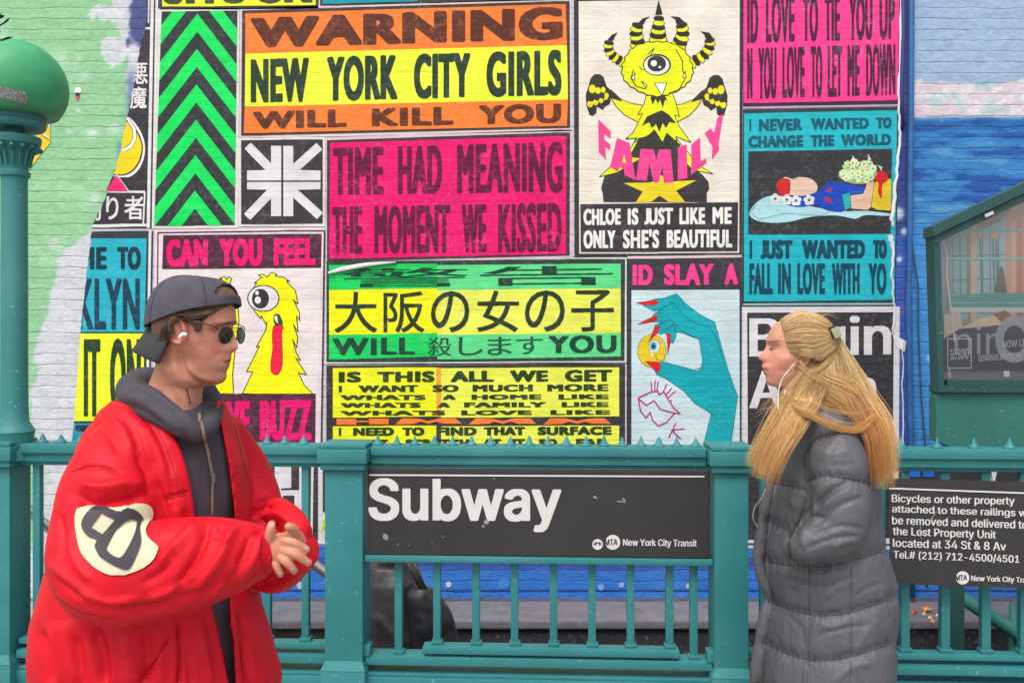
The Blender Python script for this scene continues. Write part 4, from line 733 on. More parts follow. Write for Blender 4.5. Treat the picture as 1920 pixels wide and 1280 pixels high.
def bouquet(o):
    z = Z(1280, 0, 2.91); it = []; LB = (176,222,228); K = (60,66,72)
    it += fillout(z(smooth_loop([(362,1165),(420,1090),(520,1065),(640,1110),(760,1135),(880,1150),(1010,1150),(1130,1165),(1120,1180),(1000,1175),(940,1195),(840,1178),(700,1185),(560,1215),(420,1210)])), LB, 1.2, K)
    it.append((stroke(z([(400,1120),(370,1160),(420,1200)]), .8), K)); it.append((stroke(z([(420,1195),(560,1165),(760,1178),(800,1150)]), .8), K))
    # a plain folded blanket: blue, with a skin-toned band and a yellow end
    it += fillout(z(smooth_loop([(560,1110),(620,1060),(740,1040),(800,990),(880,1000),(985,1020),(990,1060),(900,1080),(880,1150),(800,1150),(720,1120),(640,1130)])), (28,74,190), 1.0, K)
    it.append((tri_poly([z(ell(800,1035,20,8,18,rot=-25))]), (214,34,44))); it.append((tri_poly([z(ell(795,1092,26,10,18,rot=35))]), (214,34,44))); it.append((tri_poly([z(ell(700,1085,20,9,18,rot=10))]), (214,34,44)))
    it += fillout(z([(868,1062),(912,1050),(925,1130),(885,1148)]), (40,176,176), .8, K)
    it += fillout(z([(915,1066),(985,1056),(1005,1000),(1045,985),(1040,1120),(1010,1146),(920,1140)]), (226,188,160), .9, K)
    it += fillout(z([(1045,1000),(1075,975),(1140,975),(1138,1150),(1060,1146),(1028,1130)]), (226,196,44), .9, K)
    it.append((tri_poly([z(smooth_loop([(1040,970),(1070,935),(1110,945),(1118,985),(1090,1010),(1086,1080),(1065,1050),(1068,1000)]))]), (214,34,40)))
    it += fillout(z(smooth_loop([(530,990),(560,965),(600,975),(640,965),(700,975),(735,1010),(725,1050),(650,1070),(570,1062),(520,1040)])), (232,196,176), .9, K); it.append((tri_poly([z(smooth_loop([(512,1010),(540,975),(585,985),(580,1060),(530,1060)]))]), (206,40,44)))
    def flower(x, y, r, c):
        for k in range(5): a = k*1.257+.4*x; it.append((tri_poly([z(ell(x+r*.62*math.cos(a), y+r*.62*math.sin(a), r*.56, r*.5, 10))]), c))
        it.append((tri_poly([z(ell(x, y, r*.3, r*.3, 8))]), (84,110,70)))
    for (x, y) in ((505,1085),(568,1090),(618,1095),(690,1092)): flower(x, y, 27, (226,224,228))
    random.seed(3)
    it.append((tri_poly([z(smooth_loop([(850,960),(880,920),(940,890),(1000,875),(1040,900),(1060,950),(1020,985),(980,1005),(900,995)]))]), (150,178,120)))
    for pts in ([(868,900),(880,930),(905,915)], [(930,845),(915,890),(940,880)], [(1010,840),(1030,870),(1012,880)], [(1060,900),(1090,910),(1085,935)]): it.append((tri_poly([z(pts)]), (190,214,176)))
    for k in range(40):
        a = random.uniform(0, 6.28); rr = math.sqrt(random.random()); flower(955+92*rr*math.cos(a), 935+58*rr*math.sin(a), 17, random.choice(((214,236,170),(226,238,196),(200,228,160))))
    figure(o, it, L3, dy=.7)

def hand_art(o):
    z = Z(1170, 480, 3.556); K = (20,80,88); T_ = (22,172,184); it = []
    arm = [(538,1226),(582,1048),(470,980),(400,900),(280,815),(220,790),(208,770),(245,700),(330,722),(400,740),(490,766),(515,745),(523,690),(500,552),(460,540),(395,512),(350,505),(345,540),(330,575),(310,576),(275,510),(240,520),(205,490),(205,462),(260,440),(180,440),(195,390),(245,360),(200,365),(130,330),(205,285),(270,280),(350,250),(420,325),(500,385),(605,440),(690,745),(758,935),(716,1236),(538,1236)]
    it += fillout(z(arm), T_, .9, K)
    for pts in ([(205,390),(260,345),(316,308),(400,400),(480,450),(570,470),(605,520),(665,690)], [(205,460),(250,450),(305,418),(390,505),(495,552)], [(280,490),(330,456),(345,505)], [(582,1048),(608,1092)], [(470,755),(530,740)], [(340,722),(360,735)]):
        it.append((stroke(z(pts), 1.0), K))
    yb = []
    for k in range(40):
        a = 2*math.pi*k/40; r = 1+.06*(k % 2); yb.append((186+92*r*math.cos(a), 632+106*r*math.sin(a)))
    it += fillout(z(yb), (236,204,40), .9, (110,84,30))
    it.append((tri_poly([z(ell(202,600,38,42))]), (226,232,228))); it.append((stroke(z(ell(202,600,38,42)), .8, True), K)); it.append((tri_poly([z(ell(196,600,22,28))]), (60,168,188))); it.append((tri_poly([z(ell(196,602,11,14))]), (24,60,70)))
    it.append((stroke(z([(186,640),(188,668)]), 3), (226,232,228))); it.append((stroke(z([(212,660),(215,690),(240,698)]), 1.2), (90,70,30)))
    th = [(208,770),(245,700),(330,722),(400,740),(380,830),(280,815)]
    it.append((tri_poly([z(th)]), T_)); it.append((stroke(z([(400,740),(330,722),(245,698),(215,770),(225,792),(280,815)]), 1.0), K))
    RD = (222,38,40)
    for pts in ([(82,312),(205,292),(228,305),(222,325),(150,328)], [(92,454),(200,400),(224,402),(215,430),(150,446)], [(164,572),(205,475),(225,462),(240,478),(225,510)], [(292,656),(286,525),(298,514),(312,520),(310,570)], [(140,700),(232,706),(246,735),(235,770),(210,765)]):
        it += fillout(z(pts), RD, .7, (120,24,30))
    MG = (196,40,140)
    for pts, w in (([(95,945),(180,905),(225,900),(235,925),(265,905),(330,1010),(375,1050),(330,1045),(240,1020),(200,962),(150,995),(95,950),(110,1030),(145,1080),(175,1040),(190,1095),(230,1132),(280,1110),(340,1045)], 2.6),
                   ([(180,840),(186,905)], 2.2), ([(208,828),(204,900)], 2.2), ([(228,838),(218,900)], 2.2), ([(285,850),(262,905)], 2.2), ([(316,880),(280,925)], 2.2), ([(342,900),(296,940)], 2.2),
                   ([(345,1115),(300,1205)], 2.6), ([(400,1150),(318,1160),(378,1218)], 2.6), ([(314,962),(316,964)], 3)):
        it.append((stroke(z(pts), w), MG))
    figure(o, it, L2, clip=tri_poly([[(1185,545),(1386,544),(1386,846),(1185,846)]]), dy=.7)

def left_posters():
    # dark Japanese sheet, torn down its left side
    edge = [(274,-20),(274,40),(270,64),(264,85),(258,118),(252,150),(246,185),(240,215),(232,250),(226,280),(216,320),(203,348),(196,375),(184,400),(172,428)]
    edge = [(x+random.uniform(-1.5, 1.5), y) for x, y in smooth_loop(edge, 4, False)]
    quad = edge+[(287,428),(292,-20)]
    o = put('poster', q(quad), ink((58,55,60), amount=.35), WM[L0]); tag(o, 'torn black poster with yellow crescent and white Japanese characters', 'poster', GP)
    clp = tri_poly([quad]); W_ = (228,224,226)
    T = np.concatenate([tri_poly([[(283,-20),(289,-20),(281,427),(275,427)]]), tri_poly([[(292,-20),(297,-20),(288,428),(284.5,428)]]), tri_poly([[(278,-20),(281,-20),(279.5,44),(277,44)]]), tri_poly([box4(272,52,283,56)]), tri_poly([box4(180,357,272,361.5)]), tri_poly([[(168,421),(280,419),(280,424),(168,427)]]), tri_poly([[(270,360),(273,360),(270,420),(267,420)]])])
    put('border', span_quads(T, 1.0, clip=tri_poly([[(x, y) for x, y in edge]+[(290,428),(299,-20)]])), ink(W_, amount=.2), WM[L1], o)
    letters(o, words([('悪',247,277)], (118, 158), (118, 158), 240, 280), W_, L2, bx=.6, by=.6, dy=.6, clip=clp)
    letters(o, words([('魔',244,275)], (163, 204), (163, 204), 240, 280), W_, L2, bx=.4, by=.4, dy=.6, clip=clp)
    letters(o, words([('り',199,222),('者',233,270)], (368, 412), (367, 412), 190, 280), W_, L2, bx=.7, by=.7, dy=.6, clip=clp)
    letters(o, words([('切',160,190)], (372, 414), (372, 414), 150, 190), W_, L2, bx=.7, by=.7, dy=.6, clip=clp)
    z = Z(0, 0, 2.977); it = []
    it.append((tri_poly([z(smooth_loop([(700,660),(740,672),(790,745),(810,830),(790,920),(730,985),(640,985),(640,960),(690,760)]))]), (238,234,232)))
    it.append((tri_poly([z(smooth_loop([(700,672),(735,690),(780,755),(798,830),(776,915),(720,972),(640,980),(640,950),(690,760)]))]), (58,50,44)))
    it.append((tri_poly([z(smooth_loop([(690,680),(735,705),(775,765),(790,830),(768,910),(716,964),(640,972),(600,940),(640,760)]))]), (248,212,28)))
    it.append((stroke(z([(715,668),(748,720),(755,770),(735,815),(695,838)]), 6), (238,234,232))); it.append((stroke(z([(722,664),(760,720),(762,775),(740,825),(695,848)]), 1), (58,50,44))); it.append((stroke(z([(708,672),(738,722),(742,770),(722,805),(690,826)]), 1.2), (58,50,44)))
    it.append((tri_poly([z([(592,1068),(650,975),(714,1068)])]), (240,40,120))); it.append((stroke(z([(650,975),(718,1068)]), 2.4), (238,234,232))); it.append((stroke(z([(656,984),(712,1066)]), 1), (60,40,50)))
    figure(o, it, L2, clip=clp, dy=.7)
    # teal and yellow sheet below
    edge = [(172,434),(168,470),(163,500),(160,540),(155,580),(151,620),(149,660),(146,700),(142,740),(138,790),(134,842)]
    edge = [(x+random.uniform(-1.2, 1.2), y) for x, y in smooth_loop(edge, 3, False)]
    quad = edge+[(280,842),(287,432)]
    o = put('poster', q(quad), ink((54,60,68), amount=.3), WM[L0]); tag(o, 'torn teal and yellow poster with tall dark capitals behind the man', 'poster', GP); clp = tri_poly([quad])
    T = np.concatenate([tri_poly([[(279,432),(284,432),(277,842),(272,842)]])]); put('border', span_quads(T, 1.0), ink(W_, amount=.2), WM[L1], o)
    for y0, y1, c in ((447,622,(38,178,196)), (625,789,(240,250,40)), (793,842,(30,140,170))):
        f = lambda y: 275-(y-447)*.022
        put('colour_panel', span_quads(tri_poly([[(120,y0),(f(y0),y0),(f(y1),y1),(120,y1)]]), 1.0, clip=clp), ink(c), WM[L1], o)
    letters(o, words([('ME',148,200),('TO',220,264)], (463, 505), (463, 505), 150, 265), (24,56,72), L2, bx=2.4, by=1.6, clip=clp)
    letters(o, words([('OKLYN',106,262)], (522, 618), (522, 618), 120, 265), (24,62,86), L2, bx=2.2, by=2, clip=clp)
    letters(o, words([('IT',157,188),('ON',206,264)], (636, 780), (636, 780), 150, 265), (40,66,40), L2, bx=2.4, by=3, clip=clp)
    letters(o, words([('TO',142,230)], (797, 850), (797, 850), 140, 265), (16,50,66), L2, bx=2.4, by=2, clip=clp)
    # yellow scrap behind the lamp
    z = Z(0, 0, 2.977)
    sc = [(230,660),(278,655),(280,800),(245,840),(205,890),(160,950),(150,900),(200,800)]
    o = put('poster_scrap', q(z(sc)), ink((246,206,36), amount=.2), WM[L0]); tag(o, 'yellow leftover poster scrap behind the lamp post', 'poster scrap')
    T = np.concatenate([stroke(z([(262,660),(276,705),(280,720)]), 2.5), stroke(z([(228,740),(276,772)]), 3), stroke(z([(205,838),(250,838)]), 2.5)])
    put('printed_line', span_quads(T, .7, clip=tri_poly([z(sc)])), ink((236,220,216), amount=.1), WM[L1], o)
    put('printed_outline', span_quads(np.concatenate([stroke(z([(230,755),(274,782)]), 1.0), stroke(z([(250,660),(266,712)]), 1.0)]), .7, clip=tri_poly([z(sc)])), ink((60,50,46), amount=.1), WM[L2], o)
    # small stickers
    it = [(tri_poly([ell(146,170,6.5,6.5,14)]), (236,232,236)), (tri_poly([box4(141.5,174,149,182)]), (70,44,50)), (tri_poly([[(141,181),(149,180),(144.5,191)]]), (244,64,110))]
    Qs = [(span_quads(t, .6), ink(c, amount=.1)) for t, c in it]
    Vs = [wall_map(L0+.0002*i)(Qq.reshape(-1, 2)) for i, (Qq, m) in enumerate(Qs)]; V = np.concatenate(Vs); me = quadmesh('sticker', V, np.arange(len(V)).reshape(-1, 4))
    so = link('sticker', me, [m for _, m in Qs]); me.polygons.foreach_set('material_index', sum([[i]*len(Qq) for i, (Qq, m) in enumerate(Qs)], [])); tag(so, 'tiny ice cream cone sticker on the green paint beside the lamp', 'sticker')
posters()

# ================================================================ railing, signs, lamp, display case
def green_paint(name, c=(50,128,131), lite=(84,162,162), rust=.5):
    m, nt, bs = nodes(name); geo = N(nt, 'ShaderNodeNewGeometry'); pos = geo.outputs['Position']
    c1 = mixc(nt, ramp(nt, noise(nt, pos, 4, 4, .5), .3, .7), rgb(c), tuple(v*.88 for v in rgb(c)[:3])+(1,))
    c2 = mixc(nt, ramp(nt, noise(nt, pos, 2.2, 3), .45, .75, (0,0,0,1), (.35,.35,.35,1)), c1, rgb(lite))
    sp = ramp(nt, noise(nt, pos, 60, 4, .6), .66, .69); sp2 = N(nt, 'ShaderNodeMath', operation='MULTIPLY'); nt.links.new(sp, sp2.inputs[0]); sp2.inputs[1].default_value = .45
    c3 = mixc(nt, sp2.outputs[0], c2, rgb((150,200,190)))
    ru = N(nt, 'ShaderNodeMath', operation='MULTIPLY'); nt.links.new(ramp(nt, noise(nt, pos, 11, 9, .78), .63, .67), ru.inputs[0]); ru.inputs[1].default_value = rust
    c4 = mixc(nt, ru.outputs[0], c3, rgb((92,80,70)))
    nt.links.new(c4, bs.inputs['Base Color']); bs.inputs['Roughness'].default_value = .5; bs.inputs['Specular IOR Level'].default_value = .35
    b = N(nt, 'ShaderNodeBump'); b.inputs['Strength'].default_value = .6; b.inputs['Distance'].default_value = .003
    nt.links.new(noise(nt, pos, 46, 7, .72), b.inputs['Height']); nt.links.new(b.outputs[0], bs.inputs['Normal'])
    return m
M_GREEN = green_paint('railing_paint')
M_SIGN = plain('sign_enamel', (58,56,58), spec=.25, rough=.5, vary=.14, scale=5, bump=.15, bscale=20)
M_SIGNW = plain('sign_white', (214,212,210), rough=.5, vary=.06, k=.92)

def railing():
    root = empty('railing', fpt(0, 0, 0)); tag(root, 'teal green iron subway entrance railing with spiked top rail and square posts', 'railing')
    SL, SR = fs(-260), fs(2240)
    # plinth the railing stands on
    b = MB(); b.fbox(SL, SR, -.07, .07, 0, .30, .006); b.fbox(SL, SR, -.052, .052, .30, .352, .008); b.fbox(SL, SR, -.045, .045, .352, .366, .004)
    b.build('base_panel', M_GREEN, root, angle=40)
    def post(x0, x1, name='post'):
        s0, s1 = fs(x0), fs(x1); b = MB()
        b.fbox(s0, s1, -.065, .075, .36, 1.125, .006)                      # shaft
        b.fbox(s0-.012, s1+.012, -.085, .092, 0, .385, .008)               # foot
        b.hexa([fpt(s0-.012,.092,.3852), fpt(s1+.012,.092,.3852), fpt(s1+.012,-.085,.3852), fpt(s0-.012,-.085,.3852), fpt(s0+.002,.077,.418), fpt(s1-.002,.077,.418), fpt(s1-.002,-.067,.418), fpt(s0+.002,-.067,.418)])
        b.fbox(s0-.012, s1+.012, -.08, .095, 1.126, 1.15, .005); b.fbox(s0-.022, s1+.022, -.09, .106, 1.1505, 1.205, .007)
        b.fbox(s0-.016, s1+.016, -.085, .10, 1.2055, 1.222, .005)
        b.build(name, M_GREEN, root, angle=40)
    post(618, 688); post(1333, 1396); post(-40, 40)
    segs = [(fs(40)+.005, fs(618)-.0, 0), (fs(688), fs(1333), 1), (fs(1396), SR, 2)]
    for (a, c, k) in segs:
        a += .003; c -= .003
        aa, cc = a+.022, c-.022
        b = MB(); b.fbox(aa, cc, -.05, .06, 1.176, 1.212, .006); b.build('top_rail', M_GREEN, root, angle=40)
        b = MB(); b.fbox(aa, cc, -.035, .045, 1.1435, 1.1755, .004); b.fbox(a, c, -.022, .03, 1.128, 1.143, .003); b.build('rail_moulding', M_GREEN, root, angle=40)
        b = MB(); zb = .44 if k else .452
        b.fbox(a, c, -.045, .05, .396, .428, .005); b.build('bottom_rail', M_GREEN, root, angle=40)
        if k != 1:
            b = MB(); b.fbox(a, c, -.02, .035, .446, .468, .004); b.build('lower_bar', M_GREEN, root, angle=40)
    # the sub-rail under the wide sign and its loose lower bar
    b = MB(); b.fbox(segs[1][0]+.002, segs[1][1]-.002, -.02, .062, .782, .806, .006); b.build('sign_rail', M_GREEN, root, angle=40)
    b = MB(); c0, c1 = fs(795), fs(1272); b.fbox(c0, c1, -.02, .045, .438, .466, .006); b.build('lower_bar', M_GREEN, root, angle=40)
    # balusters
    proto = None; n = 0
    def bal(x, z0, z1, w=.028):
        s = fs(x); b = MB(); b.fbox(s-w/2, s+w/2, -.014, .016, z0, z1, .003); b.fbox(s-w/2-.006, s+w/2+.008, -.016, .022, z0+.001, z0+.014, .003)
        b.build('baluster', M_GREEN, root, angle=40)
    for i in range(8): bal(72+71.7*i, .468, 1.127)
    for i, x in enumerate((748,820,893,965,1038,1110,1182,1255,1300)): bal(x, .466 if 795 < x < 1272 else .428, .781)
    for x in (1432,1505,1578,1650,1695,1770,1846,1918,1992,2066,2140): bal(x, .468, 1.127, .032)
    # spikes along the top
    def spike(s):
        b = MB(); z0 = 1.2125; pr = [(.023,0),(.020,.004),(.0125,.011),(.0085,.018),(.004,.030),(.0012,.036)]
        sx = 1+random.uniform(-.15, .15); c = fpt(s, .005+random.uniform(-.004, .004), z0)
        b.lathe(c, [(r*sx, z*random.uniform(.85, 1.1) if z else 0) for r, z in pr], 10); o = b.build('spike', M_GREEN, root, smooth=True)
    x = -230.0
    while x < 2200:
        for (a, c) in ((602, 705), (1318, 1411), (-62, 60)):
            if a < x < c: break
        else: spike(fs(x))
        x += (35.0 if x < 1400 else 68 if x > 1660 else 40)+random.uniform(-2, 2)
    # worn clamp ends beside the posts
    for x in (693, 1328):
        s = fs(x); b = MB(); b.fbox(s-.012, s+.012, .0, .055, .428+.001, .47, .004); b.build('clamp', M_GREEN, root, angle=40)
    for (x, y) in ((697, 1028),):
        b = MB(); b.lathe((0,0,0), [(.0135,0),(.0125,.005),(.006,.009)], 14); o = b.build('bolt', M_GREEN, root, smooth=True); o.matrix_world = Matrix.Translation(fpx(x, y, .0505)) @ Matrix.Rotation(math.radians(90), 4, 'X')
    return root
def fmap(off):
    def f(a): return np.array([fpx(x, y, off) for x, y in a])
    return f
def wire(pts, r, mat, name, parent=None): return MB().tube(pts, r, 8).build(name, mat, parent, smooth=True)
def signs():
    # the wide one between two posts
    b = MB(); b.fbox(fs(690, .04), fs(1331, .04), .02, .05, .8075, 1.127, .004); o = b.build('subway_sign', M_SIGN); tag(o, 'wide dark sign reading Subway hung between two green posts', 'sign')
    mf = fmap(.052)
    put('white_line', q([(692,888.5),(1321,891.5),(1321,894.5),(692,891.5)]), M_SIGNW, mf, o)
    glyph = lambda s, quad, **kw: span_quads(word(s, quad, 'inter'), kw.get('dy', .5), kw.get('bx', 0), kw.get('by', 0))
    put('lettering', glyph('Subway', [(694,898),(1049,899.5),(1049,995),(694,993)], bx=3.4, by=2.2, dy=.8), M_SIGNW, mf, o)
    put('small_lettering', glyph('New York City Transit', [(1168.5,1009.5),(1306,1011),(1306,1027.5),(1168.5,1025.5)], bx=.5, by=.1, dy=.35), M_SIGNW, mf, o)
    def roundel(x, y, r, par, mfn, face=False):
        disc = tri_poly([ell(x, y, r, r, 30)])
        if not face: T = word('MTA', [(x-r*1.05, y-r*.36), (x+r*.62, y-r*.42), (x+r*.62, y+r*.36), (x-r*1.05, y+r*.46)], 'inter')
        else: T = np.concatenate([stroke(ell(x, y+2, r*.42, r*.42, 16, 180, 360), r*.22), stroke(ell(x, y+3, r*.74, r*.74, 16, 200, 250), r*.2), stroke(ell(x, y+3, r*.74, r*.74, 16, 290, 340), r*.2)])
        sq = span_quads(T, .35, .5 if not face else 0, .3 if not face else 0)
        # grow the letters a little, then cut them from the disc
        tt = np.concatenate([sq[:, [0, 1, 2]], sq[:, [0, 2, 3]]]); put('roundel', span_quads(disc, .35, minus=tt), M_SIGNW, mfn, par)
    roundel(1149, 1016, 14, o, mf); roundel(1120.5, 1020, 10, o, mf, True)
    sm = plain('scuff', (150,150,152), .7, vary=.3)
    T = [ell(x, y, rx, ry, 7, rot=ro) for x, y, rx, ry, ro in ((912,978,5,5,30),(906,986,3,2,0),(1116,932,5,2,20),(1165,940,10,1.4,4),(1170,936,4,2,40),(723,1006,7,5,60),(830,1006,1.3,1.3,0),(746,1021,1.2,1.6,0),(766,1021,1.2,1,0),(810,1017,1.2,1,0),(926,897,1.1,2,0))]
    put('scuff_mark', span_quads(np.concatenate([tri_poly([t]) for t in T]), .4), sm, fmap(.0523), o)
    # the notice on the right
    pts = smooth_loop([(1668,893),(1668,1060)], 1, False)
    L = [(1667,896),(1668,1060)]+[(1688-20*math.cos(t)+0, 1074+20*math.sin(t)) for t in np.linspace(.0, math.pi/2, 7)][0:]+[(1960,1104),(2060,1108),(2060,906)]
    b = MB(); b.prism([fpx(x, y, .085) for x, y in L], [fpx(x, y, .070) for x, y in L]); o2 = b.build('notice_sign', M_SIGN); tag(o2, 'dark notice about bicycles and lost property fixed on the right railing', 'sign')
    b = MB()
    for x in (1770, 1846, 1918): s = fs(x); b.fbox(s-.012, s+.012, .017, .069, .84, .87)
    b.build('bracket', M_GREEN, o2)
    mf2 = fmap(.0872)
    put('white_line', q([(1667,913.5),(2052,927),(2052,930),(1667,916.5)]), M_SIGNW, mf2, o2)
    for s, x0, x1, yt, yb, dr in (('Bicycles or other property',1672.5,1902,926,944.5,5),('attached to these railings will',1673,1941,946,963.5,8.5),('be removed and delivered to',1673,1926,966.5,982,9),('the Lost Property Unit',1674.5,1867,987,1006,7),('located at 34 St & 8 Av',1674.5,1886,1009,1024.5,7),('Tel.# (212) 712-4500/4501',1675.5,1911,1031,1048,9)):
        put('lettering', glyph(s, [(x0, yt), (x1, yt+dr), (x1, yb+dr), (x0, yb)], bx=.55, by=0, dy=.4), M_SIGNW, mf2, o2)
    roundel(1805, 1082.5, 12.5, o2, mf2); put('small_lettering', glyph('New York City Transit', [(1821.5,1078),(1944,1082),(1944,1095),(1821.5,1091)], bx=.5, by=.1, dy=.35), M_SIGNW, mf2, o2)
    T = np.concatenate([stroke([(1745,975),(1753,962),(1762,953)], [2.6,1.6,.8]), stroke([(1724,980),(1727,988),(1724,1000),(1728,1010)], [1.6,1,1.4,.8])])
    put('scuff_mark', span_quads(T, .5), sm, fmap(.0876), o2)
    # a second sign behind the rail, mostly hidden
    L3 = [(1690,850),(1960,850),(1960,900),(1690,900)]
    b = MB(); b.prism([P(x, y, 3.62) for x, y in ((1697,845),(2050,845),(2050,915),(1697,915))], [P(x, y, 3.64) for x, y in ((1697,845),(2050,845),(2050,915),(1697,915))]); o3 = b.build('station_sign', M_SIGN); tag(o3, 'dark station sign mostly hidden behind the right top rail', 'sign')
    def m3(a): return np.array([P(x, y, 3.617) for x, y in a])
    put('blue_square', q([(1700,850),(1725,850),(1725,894),(1700,894)]), plain('sign_blue', (40,110,205), .5), m3, o3); put('blue_square', q([(1731,850),(1752,850),(1752,894),(1731,894)]), plain('sign_blue', (40,100,190), .5), m3, o3)
    put('lettering', glyph('Av', [(1846,868),(1870,868),(1868,900),(1846,900)], bx=1.6, by=1), M_SIGNW, m3, o3)
def lamp():
    ax = fs(27); c = fpt(ax, 0, 0)
    root = empty('street_lamp', c); tag(root, 'green globe lamp on a fluted green post at the left end of the railing', 'lamp')
    k = F/ c.y
    zz = lambda y: CZ-(y-640)/k
    pr = lambda L: [(w/k, zz(y)) for w, y in L]
    m = green_paint('lamp_paint', (56,128,128), (110,170,165), .55)
    b = MB(); b.lathe((c.x, c.y, 0), pr([(40,860),(40,842),(34,838),(33,815),(36,808),(31,800),(25,790),(23.5,760),(23,500),(22.5,340),(23,334)]), 48); b.build('post', m, root, angle=35)
    b = MB(); b.lathe((c.x, c.y, 0), pr([(23,334),(27,331),(27.5,324),(23.5,320),(25,306),(29,290),(37,277),(44,272),(46,264),(46,258),(40,256),(26,255.5)]), 48)
    for i in range(16):
        a = 2*math.pi*i/16; ca, sa = math.cos(a), math.sin(a)
        b.tube([(c.x+ca*26.5/k, c.y+sa*26.5/k, zz(312)), (c.x+ca*32/k, c.y+sa*32/k, zz(286)), (c.x+ca*47/k, c.y+sa*47/k, zz(278))], [2.2/k, 3/k, 3.6/k], 6)
    b.build('capital', m, root, angle=35)
    b = MB(); b.lathe((c.x, c.y, 0), pr([(22,255),(16,252),(15.5,240),(24,244),(50,243),(54,238),(54,230),(52,228),(54,224),(53,218),(48,215)]), 48); b.build('collar', m, root, angle=35)
    # rust running down the neck
    g, nt, bs = nodes('green_globe'); geo = N(nt, 'ShaderNodeNewGeometry'); pos = geo.outputs['Position']
    base = mixc(nt, ramp(nt, noise(nt, pos, 12, 6), .4, .75), rgb((44,150,92)), rgb((70,168,114)))
    sep = N(nt, 'ShaderNodeSeparateXYZ'); nt.links.new(pos, sep.inputs[0]); mr = N(nt, 'ShaderNodeMapRange'); nt.links.new(sep.outputs[2], mr.inputs[0])
    mr.inputs[1].default_value = zz(228); mr.inputs[2].default_value = zz(195); mr.inputs[3].default_value = .8; mr.inputs[4].default_value = 0.0
    mu = N(nt, 'ShaderNodeMath', operation='MULTIPLY'); nt.links.new(mr.outputs[0], mu.inputs[0]); nt.links.new(ramp(nt, noise(nt, pos, 14, 7, .7), .4, .6), mu.inputs[1])
    base = mixc(nt, mu.outputs[0], base, rgb((84,104,72)))
    nt.links.new(base, bs.inputs['Base Color']); bs.inputs['Roughness'].default_value = .6; bs.inputs['Subsurface Weight'].default_value = 0.0; bs.inputs['Coat Weight'].default_value = .08; bs.inputs['Coat Roughness'].default_value = .35
    L = []
    for i in range(41):
        t = math.pi*i/40; y = 165-88*math.cos(t); r = 93*math.sin(t)
        if y < 219: L.append((max(r, .4), y))
    L.append((50, 219.5))
    b = MB(); b.lathe((c.x, c.y, 0), pr(L[::-1]), 64); gl = b.build('globe', g, root, smooth=True)
    # sticker on the globe
    bv = BVHTree.FromObject(gl, bpy.context.evaluated_depsgraph_get()) if False else None
    def onglobe(x, y, d=.002):
        o = Vector((0, 0, CZ)); dr = (P(x, y, 3)-o).normalized(); cc = Vector((c.x, c.y, zz(165))); R = 93/k; S = Vector((1, 1, 88/93))
        oo = Vector(((o.x-cc.x), (o.y-cc.y), (o.z-cc.z)/S.z)); dd = Vector((dr.x, dr.y, dr.z/S.z)); A = dd.dot(dd); B = 2*oo.dot(dd); C_ = oo.dot(oo)-R*R
        t = (-B-math.sqrt(max(0, B*B-4*A*C_)))/(2*A); p = o+dr*t; n = (p-cc); n.normalize(); return p+n*d
    V = []; Fc = []
    for i in range(13):
        for j in range(6):
            u = i/12; v = j/5; x = -6+57*u+(-2*v); y = 160+12*u+22*v+1.5*u; V.append(onglobe(x, y))
            if i and j: a = i*6+j; Fc.append((a-7, a-1, a, a-6))
    sm, nt, bs = nodes('sticker_print'); geo = N(nt, 'ShaderNodeNewGeometry')
    nt.links.new(mixc(nt, ramp(nt, noise(nt, geo.outputs['Position'], 150, 3, .6), .5, .56), rgb((112,122,116)), rgb((168,172,168))), bs.inputs['Base Color']); bs.inputs['Roughness'].default_value = .6
    link('sticker', mesh('sticker', V, Fc), sm, root, True)
